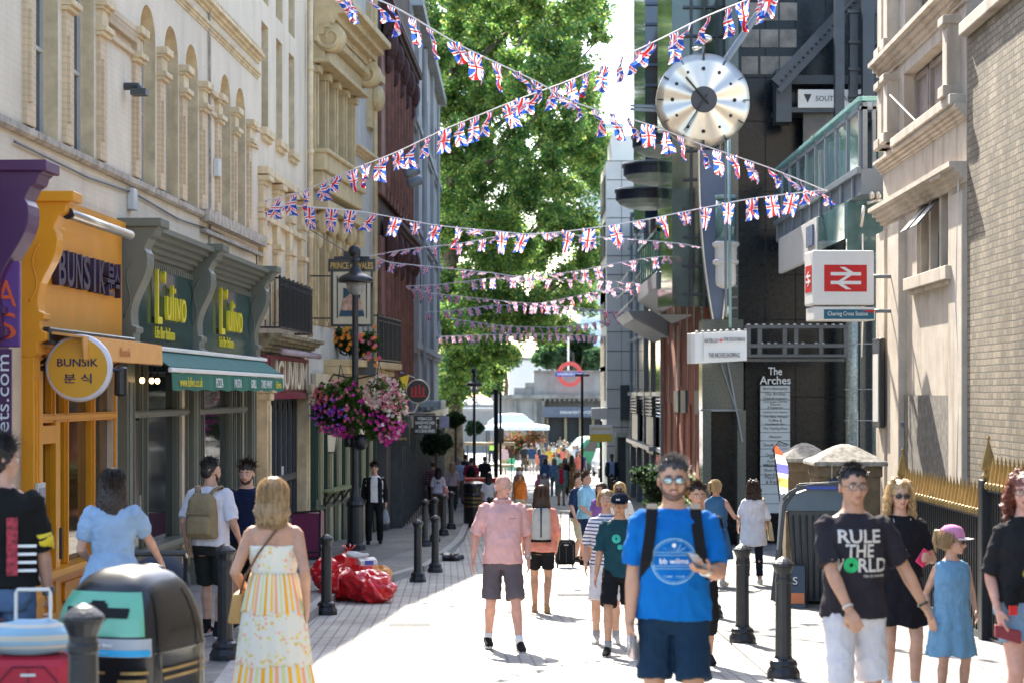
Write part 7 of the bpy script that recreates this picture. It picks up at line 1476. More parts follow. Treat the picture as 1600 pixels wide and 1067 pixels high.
 if beard:
  b=MB();b.ell((0,-.038,1.562),(.0525,.053,.036),16,10);b.ell((0,-.076,1.552),(.027,.021,.021),12,8);[b.tube([(s_*.068,-.008,1.64),(s_*.060,-.025,1.60),(s_*.042,-.06,1.562)],[.008,.010,.014],8)for s_ in(-1,1)];b.tube([(-.026,-.098,1.580),(-.016,-.104,1.594),(.016,-.104,1.594),(.026,-.098,1.580)],.006,6)
  b.xf(HM);finish(b.build('beard',beard,rt),max(.006,vox*.8),1,.006,.015)
 if beard and lod==2:b=MB();b.ell((0,-.0985,1.583),(.0135,.004,.0035),12,6);b.xf(HM).build('teeth',mat('teeth',(.7,.66,.6),.3,0),rt,smooth=True)
 if glasses:
  b=MB();gm_=mat('mirrored_sunglass_lens',(.35,.42,.42),.08,.2,20,metal=.8)if glasses=='mirror' else(mat('dark_sunglass_lens',(.02,.015,.015),.1,0)if glasses=='dark' else mat('clear_spectacle_lens',(.4,.35,.33),.1,0,trans=.8))
  for s_ in(-1,1):b.ell((s_*.032,-.100,1.641),(.0255,.006,.0175)if glasses!='clear' else(.001,.001,.001),16,8,Matrix.Rotation(s_*.12,3,'Z'))
  if glasses!='clear':b.xf(HM).build('sunglass_lenses',gm_,rt,smooth=True)
  b=MB();[b.tube([Vector((s_*(.032+.0262*math.cos(t)),-.1035,1.641+.018*math.sin(t)))for t in np.linspace(0,6.283,15)],.0018,5)for s_ in(-1,1)]
  for s_ in(-1,1):b.tube([(s_*.06,-.100,1.648),(s_*.079,-.05,1.645),(s_*.080,.01,1.64)],.003,5)
  b.tube([(-.01,-.108,1.65),(.01,-.108,1.65)],.003,5);b.xf(HM).build('glasses_frame',M['darkgrey'],rt)
 hm_=HAIR.get(hc)
 if hair!='bald':
  b=MB();gr=random.Random(hash(label)%1000)
  if hair in('short','tousled','buzz'):
   th=.0 if hair=='short' else(-.005 if hair=='buzz' else.004)
   b.ell((0,.017,1.692),(.080+th,.094+th,.079+th),20,12);b.ell((0,.052,1.630),(.069,.056,.062),16,10)
   for s_ in(-1,1):b.ell((s_*.070,.012,1.652),(.014,.03,.032),8,6)
   if hair=='tousled':
    for k in range(34):a=gr.uniform(0,6.28);q=gr.uniform(.2,1);b.ell((.055*q*math.cos(a),.005+.07*q*math.sin(a),1.757-.03*q*q),(.02,.022,.016),8,6)
   dsp=.02 if hair=='short' else(.004 if hair=='buzz' else.03)
  elif hair in('long','bob','ponytail','curly','medium'):
   b.ell((0,.016,1.676),(.086,.099,.090),20,12);b.ell((0,.050,1.630),(.074,.062,.085),16,10)
   L_={'long':.42,'bob':.16,'ponytail':0,'curly':.24,'medium':.26}[hair]if hl is None else hl;nl={'long':46,'bob':30,'ponytail':0,'curly':44,'medium':40}[hair]
   for k in range(nl):
    a=-.35+(math.pi+.7)*(k+gr.random()*.6)/nl;rx_=.084+gr.uniform(-.006,.012);x_=rx_*math.cos(a);y_=.02+.082*math.sin(a);ln=L_*gr.uniform(.8,1.05);wv=gr.uniform(-.012,.012)*(3 if hair=='curly' else 1)
    fl_=1.08 if hair!='curly' else 1.15
    b.tube([(x_*.75,y_*.8+.01,1.72),(x_,y_,1.66),(x_*1.04+wv,y_+.004,1.60),(x_*fl_*1.05-wv,y_*1.05+.008,1.60-ln*.5),(x_*fl_*.95+wv,y_*.8+.03,1.60-ln)],[.016,.020,.020,.019,.007],7)
   if hair=='ponytail':b.ell((0,.105,1.70),(.022,.022,.022),10,6);b.tube([(0,.10,1.705),(0,.145,1.70),(0,.155,1.62),(0,.135,1.52)],[.018,.030,.028,.008],10)
   if hair=='curly':
    for k in range(120):
     a=gr.uniform(-.5,math.pi+.5);z=gr.uniform(1.46,1.78);rr_=.098*math.sqrt(max(.15,1-((z-1.66)/.14)**2))if z>1.66 else.102+(1.66-z)*.12
     b.ell((rr_*math.cos(a),.012+rr_*.95*math.sin(a),z),(.017,.017,.019),8,6)
   dsp=.014 if hair!='curly' else.03
  if lod==2 or(lod==1 and hair!='buzz'):strands(hair,hc,HM,rt,gr.random(),(4200 if hair=='curly' else 2600)if lod==2 else 1300,.0011 if lod==2 else.0026,hl)
  if len(b.v):b.xf(HM);finish(b.build('hair',hm_,rt),max(.007,vox*.9),1,dsp,.02 if hair!='curly' else.03)
 if hat:
  cm,bm_=hat;b=MB();rings=[]
  b.loft([ring(z,rx,ry,.012,24,1)for z,rx,ry in((1.672,.088,.104),(1.70,.089,.105),(1.735,.082,.096),(1.762,.058,.07),(1.775,.02,.025))]);b.xf(HM).build('cap_crown',cm,rt,smooth=True)
  b=MB();pts=[(.078*math.cos(t),-.075-.10*math.sin(t),1.678-.010*math.cos(t)**2*1.0)for t in np.linspace(0,math.pi,13)];b.loft([[(x_,y_,z_+dz)for x_,y_,z_ in pts]+[(x_*.9,-.06,z_+dz)for x_,y_,z_ in pts[::-1]]for dz in(-.004,.003)],closed=True);b.xf(HM).build('cap_peak',bm_,rt)
 def cloth(name,mb,m,disp=.034,ds=.16,extra_v=1.15):
  o=finish(mb.build(name,m,rt),max(.008,vox*extra_v),2,disp if lod else disp*.5,ds)
  if lod:
   k=('W',1)
   if k not in CLOUD:t=bpy.data.textures.new('creases','MUSGRAVE');t.noise_scale=.085;t.musgrave_type='RIDGED_MULTIFRACTAL';t.octaves=2;CLOUD[k]=t
   d=o.modifiers.new('creases','DISPLACE');d.texture=CLOUD[k];d.strength=.0065;d.mid_level=.5;d.texture_coords='LOCAL'
  return o
 sl_all=0
 if top:
  m,sl,hem=top[:3];o_=top[3]if len(top)>3 else{};inf=o_.get('inf',.016);b=MB()
  torso(b,sex,inf,hem,o_.get('neck',1.478),belly,wide,boxy=o_.get('boxy',.45),lean=lean,hemflare=o_.get('flare',.06))
  for s_ in(-1,1):
   S,E_,W_=arms[s_][:3];aw=(1.0 if sex=='m' else.88)*(1+(wl-1)*.6)
   if sl>0:
    tot=sl;pts=[S+Vector((-s_*.05,0,.012)),S];rad=[.060*aw,.069*aw]
    if tot<=.5:pts+=[S.lerp(E_,tot),S.lerp(E_,tot*2)];rad+=[.068*aw,.066*aw+.006]
    else:pts+=[S.lerp(E_,.5),E_,E_.lerp(W_,(tot-.5)*2)];rad+=[.062*aw,.053*aw,.040*aw]
    b.tube(pts,rad,14);b.ell(S+Vector((-s_*.02,0,.0)),(.068*aw,.070*aw,.070*aw),12,8)
  HP['top']=cloth(o_.get('name','shirt'),b,m)
  if o_.get('collar'):
   b=MB();b.loft([ring(z,rx,ry,.006+shy(1.48),24,1)for z,rx,ry in((1.462,.082,.078),(1.50,.068,.070),(1.506,.072,.074),(1.47,.098,.092))]);b.build('collar',o_['collar'],rt,smooth=True)
 if bottom:
  kind,m,hem=bottom[:3];b=MB()
  if kind in('shorts','trousers'):
   torso(b,sex,.012,.80,1.0,belly*.5,wide)
   for s_ in(-1,1):
    h_,k_,a_=legs[s_];tl=(h_.z-hem)/max(.01,(h_.z-k_.z));rr_=(.098 if sex=='m' else.092)*(1+(wl-1)*.5)
    tight=bottom[3]if len(bottom)>3 else 0
    if tl<=1.0:pts=[h_+Vector((0,0,.04)),h_.lerp(k_,tl*.5),h_.lerp(k_,tl)];rad=[rr_,rr_*(.99-.03*tight),rr_*(1.0-.10*tight)]
    else:q=(k_.z-hem)/max(.01,(k_.z-a_.z));pts=[h_+Vector((0,0,.04)),h_.lerp(k_,.5),k_,k_.lerp(a_,q*.5),k_.lerp(a_,q)];t_=1-.12*tight;rad=[rr_,rr_*.92*(1-.08*tight),.076*t_,.070*t_,.062*t_]
    b.tube(pts,rad,14)
  else:
   fl_=bottom[3]if len(bottom)>3 else.12;n=36;rings=[]
   for q in np.linspace(0,1,12):z=1.02-(1.02-hem)*q;rr_=.150+.035*min(1,q*4)+fl_*q;rings.append([(rr_*(1+.10*q*math.cos(9*t+1))*math.cos(t),.01+rr_*.78*(1+.10*q*math.cos(9*t+1))*math.sin(t),z)for t in[2*math.pi*j/n for j in range(n)]])
   b.loft(rings)
  HP['bottom']=cloth({'shorts':'shorts','trousers':'trousers'}.get(kind,'skirt'),b,m,.006 if len(bottom)>3 else.014)
 if dress:
  m,hem,o_=dress;b=MB();nk=o_.get('neck',1.47);torso(b,'f',o_.get('inf',.014),.98,nk,belly,wide,boxy=o_.get('boxy',.1),lean=lean)
  if o_.get('sleeve'):
   for s_ in(-1,1):S,E_=arms[s_][:2];q=o_['sleeve'];b.tube([S+Vector((-s_*.05,0,.01)),S,S.lerp(E_,q*.5),S.lerp(E_,q)],[.062,.072,.082 if o_.get('puff')else.066,.060],14);b.ell(S,(.07,.07,.074),12,8)
  tiers=o_.get('tiers')
  def skirt(mb,z0,z1,r0,r1,nf,amp,ph=0,cy=.005,sq=.82):
   n=72;rings=[]
   for q in np.linspace(0,1,14):
    z=z0-(z0-z1)*q;rr_=(r0+(r1-r0)*(q**.8))*wide;a_=amp*(.25+.75*q)
    rings.append([(rr_*(1+a_*math.cos(nf*t+ph)+a_*.5*math.cos(nf*.5*t+2))*math.cos(t),cy+rr_*sq*(1+a_*math.cos(nf*t+ph)+a_*.5*math.cos(nf*.5*t+2))*math.sin(t),z-.012*q*math.cos(5*t))for t in[2*math.pi*j/n for j in range(n)]])
   mb.loft(rings)
  if tiers:
   cloth('bodice',b,o_['bodice'],.010,.06)
   for i,(z0,z1,r0,r1,mm)in enumerate(tiers):b2_=MB();skirt(b2_,z0,z1,r0,r1,17,.035,i*1.3);b2_.build('skirt_tier',mm,rt,smooth=True)
  else:
   wz=o_.get('waist',1.05);skirt(b,wz,hem,.140,o_.get('hemr',.26),o_.get('folds',12),o_.get('amp',.06));cloth('dress',b,m,.012,.08)
 if shoes:
  for s_ in(-1,1):
   a_=legs[s_][2];b=MB();L_=[]
   for q,w_,h_,zc in((.075,.024,.035,0),(.06,.036,.05,0),(0,.040,.055,0),(-.07,.042,.040,0),(-.13,.044,.028,0),(-.175,.036,.022,0),(-.20,.016,.014,0)):
    L_.append([(a_.x+s_*.008+w_*math.cos(t),a_.y+q,max(0.006,(a_.z-.085)+.012+h_*(1+math.sin(t))*.95))for t in[2*math.pi*j/14 for j in range(14)]])
   b.loft(L_);b.k=1;sl_=MB();b.loft([[(x_,y_,z_)for x_,y_ in[(a_.x+s_*.008+.046*math.cos(t)*(1 if math.sin(t)>0 else 1-.25*abs(math.sin(t))),a_.y-.06+.145*math.sin(t))for t in[2*math.pi*j/18 for j in range(18)]]]for z_ in(a_.z-.085+.002,a_.z-.085+.024)])
   b.build('shoe',[shoes[0],shoes[1]],rt,smooth=False,bevel=0)
   if len(shoes)>2 and shoes[2]:b=MB();k_=legs[s_][1];b.tube([a_-Vector((0,0,.02)),a_.lerp(k_,.18)],[.041,.042],12);b.build('sock',shoes[2],rt,smooth=True)
 if extra:extra(rt,HP)
 PEOPLE[key or label]=HP;return HP
def hw(HP,s_,off=(0,0,0)):
 S,E_,W_,d,n_,f_=HP['arms'][s_];p=W_+d*.07+n_*.02+d*off[0]+n_*off[1]+f_*off[2];rt=HP['rt']
 return Matrix.LocRotScale(rt.location,rt.rotation_euler,rt.scale)@p
def same(HP,name,label,cat,group=None):
 o=empty(name,HP['rt'].location,HP['rt'].rotation_euler[2],label,cat,group);o.scale=HP['rt'].scale;return o
DECALS=[]
def shirt_text(s,w,h,x,z,m,parent,target,bold=.01,name='print'):
 o=text(s,w,h,(x,-.30,z),'cam',m,parent,depth=0,name=name,bold=bold);DECALS.append((o,target));return o
def apply_decals():
 dg=bpy.context.evaluated_depsgraph_get()
 for o,tgt in DECALS:
  if o.type=='FONT':
   me=bpy.data.meshes.new_from_object(o.evaluated_get(dg));me.transform(Matrix.LocRotScale(o.location,o.rotation_euler,o.scale));bm=bmesh.new();bm.from_mesh(me)
   bmesh.ops.triangulate(bm,faces=bm.faces);bmesh.ops.subdivide_edges(bm,edges=[e for e in bm.edges if e.calc_length()>.02],cuts=1);bm.to_mesh(me);bm.free()
   n=bpy.data.objects.new(o.name.split('.')[0],me);COL.objects.link(n);n.parent=o.parent;bpy.data.objects.remove(o)
  else:n=o
  s_=n.modifiers.new('wrap','SHRINKWRAP');s_.target=tgt;s_.wrap_method='PROJECT';s_.use_project_y=True;s_.use_negative_direction=False;s_.use_positive_direction=True;s_.offset=-.004 if False else.004;s_.project_limit=.6
def ringmesh(cx,cz,r0,r1,y=-.3,n=64,a0=0,a1=2*math.pi):
 b=MB();P=[]
 for k in range(n+1):t=a0+(a1-a0)*k/n;P+=[(cx+r0*math.cos(t),y,cz+r0*math.sin(t)),(cx+r1*math.cos(t),y,cz+r1*math.sin(t))]
 b.add(P,[(2*k,2*k+1,2*k+3,2*k+2)for k in range(n)]);return b
# ================= the people =================
fb_=fabric
WH=fb_('white_cotton',(.72,.71,.70));BK=fb_('black_cotton',(.012,.012,.014));NV=fb_('navy_cotton',(.014,.03,.07));DN=fb_('blue_denim',(.10,.17,.30),bump=.5)
shB=(fb_('black_trainer',(.015,.015,.017)),mat('white_sole',(.6,.6,.58),.6,.05));shW=(fb_('white_trainer',(.6,.58,.52)),mat('white_sole',(.6,.6,.58),.6,.05));shT=(fb_('tan_leather',(.42,.25,.12)),mat('tan_sole',(.3,.18,.08),.6,.05));shK=(fb_('black_leather',(.012,.012,.012)),mat('black_sole',(.01,.01,.01),.6,0))
# --- man in the blue T-shirt ---
ct=fb_('cobalt_blue_cotton',(.004,.13,.42))
P=person('smiling man in a cobalt blue T-shirt and mirrored sunglasses holding a phone',1052,10.7,1.80,-3,'m','tan','short','greyd',top=(ct,.40,.88,dict(boxy=.55)),bottom=('shorts',fb_('dark_navy_shorts',(.010,.028,.055)),.56),lod=2,rh=(-.235,-.05,.86),lh=(.15,-.31,1.17),lhn=(-.3,-.1,1),curl=(.45,.75),beard=mat('stubble',(.17,.095,.07),.8,.2,40),glasses='mirror',shoes=shB,ra=(-.10,.06,.085),la=(.11,-.16,.085),wide=1.04,belly=.01,key='blue')
lw_=mat('pale_blue_print',(.30,.55,.70),.7,0);tp=P['top'];cz=1.20
for r0,r1 in((.118,.123),(.109,.111)):o=ringmesh(.0,cz,r0,r1).build('printed_ring',lw_,P['rt']);DECALS.append((o,tp))
for z0,w_ in((cz+.045,.112),(cz+.030,.115),(cz-.028,.115),(cz-.042,.112)):
 b=MB();n=16;pp=[]
 for k in range(n+1):x_=-w_+2*w_*k/n;pp+=[(x_,-.3,z0),(x_,-.3,z0+.003)]
 b.add(pp,[(2*k,2*k+1,2*k+3,2*k+2)for k in range(n)]);DECALS.append((b.build('printed_line',lw_,P['rt']),tp))
shirt_text('bb wilms',.155,.030,0,cz,mat('white_print',(.75,.78,.8),.7,0),P['rt'],tp,.014);shirt_text('· CAMP · TOUR ·',.13,.012,0,cz-.082,lw_,P['rt'],tp)
for k in range(5):b=MB();a=math.pi*(.15+.175*k);pp=[(.02*math.cos(a),-.3,cz+.052+.0),(.065*math.cos(a),-.3,cz+.055+.04*math.sin(a)),(.067*math.cos(a)+.002,-.3,cz+.053+.04*math.sin(a)),(.02*math.cos(a)+.003,-.3,cz+.050)];b.add(pp,[(0,1,2,3)]);DECALS.append((b.build('printed_leaf',lw_,P['rt']),tp))
b=ringmesh(0,cz+.085,.0,.012,n=14);DECALS.append((b.build('printed_emblem',MATS['white_print'],P['rt']),tp))
bk_=same(P,'backpack','black backpack worn by the man in the blue T-shirt, its straps over his shoulders','backpack')
b=MB();b.ell((0,.22,1.18),(.15,.09,.24),20,12);finish(b.build('pack',BK,bk_),.012,2)
for s_ in(-1,1):
 b=MB();pth=[(s_*.11,.13,1.42),(s_*.115,.05,1.492),(s_*.118,-.06,1.470),(s_*.125,-.122,1.38),(s_*.135,-.142,1.30),(s_*.15,-.138,1.20),(s_*.172,-.07,1.10),(s_*.175,.06,1.04)]
 L_=[]
 for i,p in enumerate(pth):w_=.030 if i<6 else.012;t_=(Vector(pth[min(i+1,7)])-Vector(pth[max(i-1,0)])).normalized();sd=Vector((1,0,0))-t_*t_.x;sd.normalize();nn=t_.cross(sd);L_.append([Vector(p)+sd*w_+nn*.006,Vector(p)-sd*w_+nn*.006,Vector(p)-sd*w_-nn*.006,Vector(p)+sd*w_-nn*.006])
 b.loft(L_);b.build('strap',BK,bk_,bevel=.003)
ph_=empty('mobile_phone',hw(P,1,(.02,.018,0)),R(-15),'dark phone held in the left hand of the man in blue','phone');ph_.rotation_euler=(R(28),R(10),R(25))
b=MB();b.box(-.036,.036,-.075,.075,-.005,.005);b.build('phone_body',M['black'],ph_,bevel=.004);b=MB();b.box(-.031,.031,-.068,.068,.005,.006);b.build('screen',glassmat('phone_glass',(.08,.09,.1)),ph_)
S,E_,W_,d,n_,f_=P['arms'][1];b=MB();b.tube([W_-d*.045,W_-d*.005],[.034,.033],16);b.build('wristwatch',M['steel'],P['rt'])
bt_=empty('water_bottle_cap',hw(P,-1,(.02,.0,.02)),0,'small clear bottle in the right hand of the man in blue','bottle');b=MB();b.lathe([(.012,.06),(.014,.03),(.028,.01),(.03,-.10),(.026,-.12)],n=14);b.build('bottle_body',mat('clear_plastic',(.6,.5,.5),.1,0,trans=.7),bt_,smooth=True)
# --- man in the black T-shirt ---
P=person('young man with spectacles in a black lettered T-shirt and white shorts',1333,11.3,1.76,8,'m','tan','short','black',top=(fb_('faded_black_cotton',(.028,.024,.030)),.42,.87,dict(boxy=.55)),bottom=('shorts',fb_('pale_grey_shorts',(.60,.58,.60)),.50),lod=2,rpole=(-1,.25,-.1),rh=(-.10,-.24,.93),lh=(.44,-.06,.88),rhn=(.2,.9,.2),curl=(.85,.25),glasses='clear',shoes=shB,ra=(-.12,-.1,.085),la=(.12,.12,.085),wide=.97,key='rule')
wp=mat('cream_print',(.60,.55,.50),.7,0)
for s_,w_,z_ in(('RULE',.25,1.345),('THE',.17,1.262)):shirt_text(s_,w_,.078,.0,z_,wp,P['rt'],P['top'],.022)
shirt_text('W',.088,.08,-.138,1.178,wp,P['rt'],P['top'],.022);shirt_text('RLD',.185,.08,.082,1.178,wp,P['rt'],P['top'],.022);shirt_text('rise to wonder',.14,.02,.09,1.118,wp,P['rt'],P['top'],.008)
gp=mat('green_globe_print',(.01,.42,.13),.7,.2,60);DECALS.append((ringmesh(-.052,1.180,.012,.045).build('green_disc',gp,P['rt']),P['top']));DECALS.append((ringmesh(-.052,1.180,.0,.011).build('dark_dot',BK,P['rt']),P['top']))
S,E_,W_,d,n_,f_=P['arms'][1];b=MB();b.tube([W_-d*.03,W_-d*.015],[.034,.034],16);b.build('bracelet',M['black'],P['rt']);S,E_,W_,d,n_,f_=P['arms'][-1];b=MB();b.tube([W_-d*.03,W_-d*.02],[.032,.032],16);b.build('bracelet',M['offwhite'],P['rt'])
# --- woman in black dress ---
def necklace(rt,HP):
 b=MB();b.tube([(-.07,-.075,1.45),(-.05,-.13,1.32),(-.01,-.15,1.18),(0,-.152,1.16),(.01,-.15,1.18),(.05,-.13,1.32),(.07,-.075,1.45)],.003,5);b.ell((0,-.158,1.15),(.018,.008,.022),10,6);b.tube([(.018*math.cos(t),-.158,1.10+.026*math.sin(t))for t in np.linspace(0,6.283,13)],.004,5);b.build('necklace',M['steel'],rt)
P=person('blonde curly haired woman in sunglasses and a short black dress, holding a pink phone',1406,14.6,1.66,2,'f','light','curly','blonde',dress=(fb_('black_crepe',(.012,.011,.014)),.60,dict(sleeve=.7,hemr=.25,folds=9,amp=.05,boxy=.6,inf=.03)),lod=2,rh=(-.24,-.06,.92),lh=(.17,-.26,1.15),lhn=(-1,-.2,0),curl=(.3,.8),glasses='dark',shoes=shW+(WH,),ra=(-.09,.05,.085),la=(.10,-.08,.085),extra=necklace,key='blackdress')
ph_=empty('mobile_phone',hw(P,1,(0,.015,0)),0,'bright pink phone held up by the woman in black','phone');ph_.rotation_euler=(R(60),R(40),0);b=MB();b.box(-.038,.038,-.07,.07,-.007,.007);b.build('phone_body',mat('hot_pink_case',(.7,.03,.12),.4,.1),ph_,bevel=.005)
# --- girl ---
P=person('small girl in a pink cap and blue sleeveless dress with sunglasses, looking right',1487,14.0,1.30,5,'f','light','ponytail','dblonde',dress=(fb_('chambray_blue',(.14,.28,.42)),.52,dict(hemr=.27,folds=9,amp=.06,boxy=.8,inf=.03,neck=1.45,waist=1.2)),lod=2,yaw=55,pitch=5,rh=(-.24,-.04,.90),lh=(.24,.0,.95),glasses='dark',hat=(fb_('pink_cap_cloth',(.55,.22,.38)),fb_('white_cap_peak',(.65,.60,.62))),shoes=shW,headk=1.16,wide=.92,key='girl')
# --- right edge woman ---
P=person('red curly haired woman in black T-shirt and denim shorts, cut by the right edge',1601,11.9,1.70,12,'f','pink','curly','red',top=(fb_('soft_black_cotton',(.016,.016,.018)),.48,.93,dict(boxy=.9,inf=.024)),bottom=('shorts',fb_('pale_denim',(.20,.30,.42),bump=.6),.68),lod=2,rh=(-.22,-.08,.88),lh=(.22,.0,.9),glasses='clear',shoes=shW,ra=(-.1,0,.085),wide=1.05,key='redhair',yaw=-25,hl=.10)
bb=same(P,'belt_bag','black belt bag with a red zip pull slung on the woman at the right edge','bag');b=MB();b.tube([(-.21,-.02,.93),(-.16,-.15,1.0),(-.02,-.18,1.16),(.1,-.16,1.3)],.022,8,flat=.4);b.ell((-.17,-.16,.96),(.05,.035,.07),12,8);b.build('bag_body',BK,bb,smooth=True);b=MB();b.box(-.20,-.15,-.2,-.18,.87,.93);b.build('red_tag',M['red'],bb)
shirt_text('✺',.12,.16,.05,1.12,mat('mustard_print',(.5,.35,.05),.7,.3,20),P['rt'],P['top'])if False else DECALS.append((ringmesh(.0,1.12,.015,.085,n=10).build('printed_motif',mat('mustard_print',(.45,.32,.05),.7,.4,30),P['rt']),P['top']))
pu=empty('red_purse',hw(P,-1,(.06,.0,0)),0,'small dark red purse in the hand of the woman at the right edge','purse');b=MB();b.hexa([(-.07,-.02,-.035),(.09,-.02,-.08),(.09,.02,-.08),(-.07,.02,-.035)],[(-.07,-.02,.04),(.09,-.02,.0),(.09,.02,.0),(-.07,.02,.04)]);b.build('purse_body',mat('oxblood_leather',(.22,.02,.03),.5),pu,bevel=.008)
# --- woman in the long yellow dress, seen from behind ---
cream=(.70,.66,.55);flo=floral('floral_cream_print',cream,[(.75,.45,.12),(.62,.60,.2),(.78,.40,.30),(.72,.62,.25)],34)
st=stripes('striped_summer_cloth',[(0,cream),(.10,(.85,.38,.01)),(.24,cream),(.34,(.62,.62,.28)),(.48,cream),(.58,(.85,.36,.20)),(.72,cream),(.80,(.90,.50,.03)),(.93,cream)],1.25,'a')
P=person('tanned woman with long blonde hair in a strapless yellow and cream maxi dress',428,12.3,1.70,176,'f','tan','bob','dblonde',dress=(None,.1,dict(neck=1.30,bodice=flo,tiers=[(1.12,.86,.150,.215,st),(.88,.52,.205,.25,flo),(.54,.04,.24,.33,st)])),lod=2,rh=(-.225,.04,.90),lh=(.20,-.10,.98),yaw=-14,shoes=shT,key='yellow',curl=(.4,.5))
hb_=same(P,'shoulder_bag','tan leather shoulder bag hanging at the left hip of the woman in the yellow dress','bag')
b=MB();b.hexa([(.17,-.13,.80),(.21,.06,.78),(.31,.04,.78),(.27,-.15,.80)],[(.185,-.10,1.0),(.20,.05,.98),(.27,.04,.98),(.255,-.11,1.0)]);b.build('bag_body',fb_('tan_calf_leather',(.48,.28,.10),.5),hb_,bevel=.02)
b=MB();b.tube([(.22,.03,.98),(.17,.10,1.10),(.08,.125,1.25),(-.03,.10,1.40),(-.085,.03,1.445),(-.09,-.05,1.42),(.0,-.12,1.28),(.15,-.12,1.05),(.22,-.08,.99)],.010,6,flat=.5);b.build('strap',fb_('brown_strap',(.16,.09,.06)),hb_)
# --- backpack man ---
P=person('dark haired man in white T-shirt and black shorts carrying a khaki rucksack',329,19.4,1.80,165,'m','light','short','black',top=(fb_('lilac_white_cotton',(.62,.60,.66)),.45,.90,dict(boxy=.6)),bottom=('shorts',fb_('charcoal_shorts',(.02,.022,.02)),.52),lod=1,rh=(-.24,-.14,.96),lh=(.24,0,.9),yaw=-35,shoes=(shB[0],shB[1],BK),beard=HAIR['black'],ra=(-.11,.08,.085),la=(.1,-.14,.085),key='ruck')
rk=same(P,'rucksack','khaki canvas rucksack on the back of the man in the white T-shirt','backpack');KH_=fb_('khaki_canvas',(.25,.19,.11),bump=.5)
b=MB();b.loft([ring(z,rx,ry,.20,24,.6)for z,rx,ry in((.98,.13,.06),(1.0,.155,.085),(1.2,.155,.09),(1.36,.135,.08),(1.42,.08,.04))]);finish(b.build('pack',KH_,rk),.012,2,.014,.08)
b=MB();b.loft([ring(z,rx,ry,.28,20,.6)for z,rx,ry in((1.02,.115,.03),(1.04,.125,.045),(1.16,.125,.045),(1.2,.10,.03))]);b.box(-.13,.13,.27,.305,1.22,1.235);b.build('front_pocket',KH_,rk,bevel=.005);b=MB();[b.tube([(s_*.06,.16,1.40),(s_*.09,.10,1.46),(s_*.12,.02,1.48),(s_*.13,-.09,1.42)],.03,8,flat=.35)for s_ in(-1,1)];b.tube([(.1,.2,1.0),(.14,.2,.85),(.13,.22,.72)],.012,5);b.build('strap',KH_,rk,smooth=True)
# --- bearded man ---
person('bearded man in a navy shirt facing the camera behind the blonde woman',386,20.6,1.78,-8,'m','light','tousled','dkbrown',top=(fb_('navy_polo',(.008,.014,.04)),.45,.90,{}),bottom=('shorts',BK,.5),lod=1,beard=HAIR['dkbrown'],shoes=shB,pitch=4,key='beard')
# --- blue dress woman ---
P=person('dark haired woman in a pale blue puff sleeved dress pushing a pushchair',176,14.6,1.67,188,'f','light','medium','dkbrown',dress=(fb_('powder_blue_cotton',(.28,.40,.56)),.35,dict(sleeve=.75,puff=1,hemr=.34,folds=16,amp=.05,waist=1.06)),lod=2,rh=(-.36,-.30,.98),lh=(.2,-.2,1.0),wide=1.15,shoes=shB,key='bluedress')
pm=empty('pushchair',(XX(250,15.6),15.6,GZ(-2.8,15.6)),R(10),'dark pushchair handle and hood half hidden behind the big litter bin','pushchair')
b=MB();b.tube([(-.25,-.55,1.0),(-.25,-.62,1.03),(.2,-.62,1.03),(.2,-.55,1.0)],.022,8);[b.bar((x,-.55,1.0),(x,.5,.15),.03)for x in(-.25,.2)];[b.bar((x,.3,.6),(x,-.4,.12),.03)for x in(-.25,.2)];b.build('frame',M['black'],pm);b=MB();b.ell((0,.1,.72),(.25,.35,.25),16,10);b.build('hood',fb_('slate_hood',(.03,.04,.06)),pm,smooth=True)
for x in(-.25,.2):
 for y in(-.38,.45):b=MB();b.lathe([(.1,-.02),(.12,0),(.1,.02)],n=16);b.xf(Matrix.Translation((x,y,.12))@Matrix.Rotation(R(90),4,'Y'));b.build('wheel',M['black'],pm)
# --- leather jacket man at the left edge ---
LJ=mat('black_leather',(.014,.014,.016),.4,.3,8,.4,30)
def jacket(rt,HP):
 S,E_,W_=HP['arms'][-1][:3];b=MB();b.tube([S.lerp(E_,.62),S.lerp(E_,.95)],[.072,.068],16);b.build('yellow_armband',mat('yellow_armband',(.75,.55,.02),.6,.05),rt,smooth=True)
 b=MB();b.tube([W_-(W_-E_)*.2,W_-(W_-E_)*.03],[.037,.034],16);b.build('studded_cuff',mat('studded_leather',(.10,.10,.11),.4,1.0,60),rt)
 for i in range(4):b=MB();b.box(-.20,-.10,.13,.14,1.02+i*.045,1.035+i*.045);b.build('white_stripe_patch',M['letterwhite'],rt)
 b=MB();b.box(-.10,-.04,.138,.15,1.0,1.32);b.build('red_tartan_patch',mat('red_patch',(.4,.03,.05),.7,.6,40),rt)
P=person('dark haired man in a patched black leather jacket with yellow armband at the left edge',2,11.0,1.80,190,'m','light','tousled','black',top=(LJ,.48,.93,dict(boxy=.8,inf=.028,name='jacket')),bottom=('trousers',DN,.12),lod=2,rh=(-.26,-.05,.84),curl=(.9,.4),shoes=shK,yaw=-40,extra=jacket,key='leather')
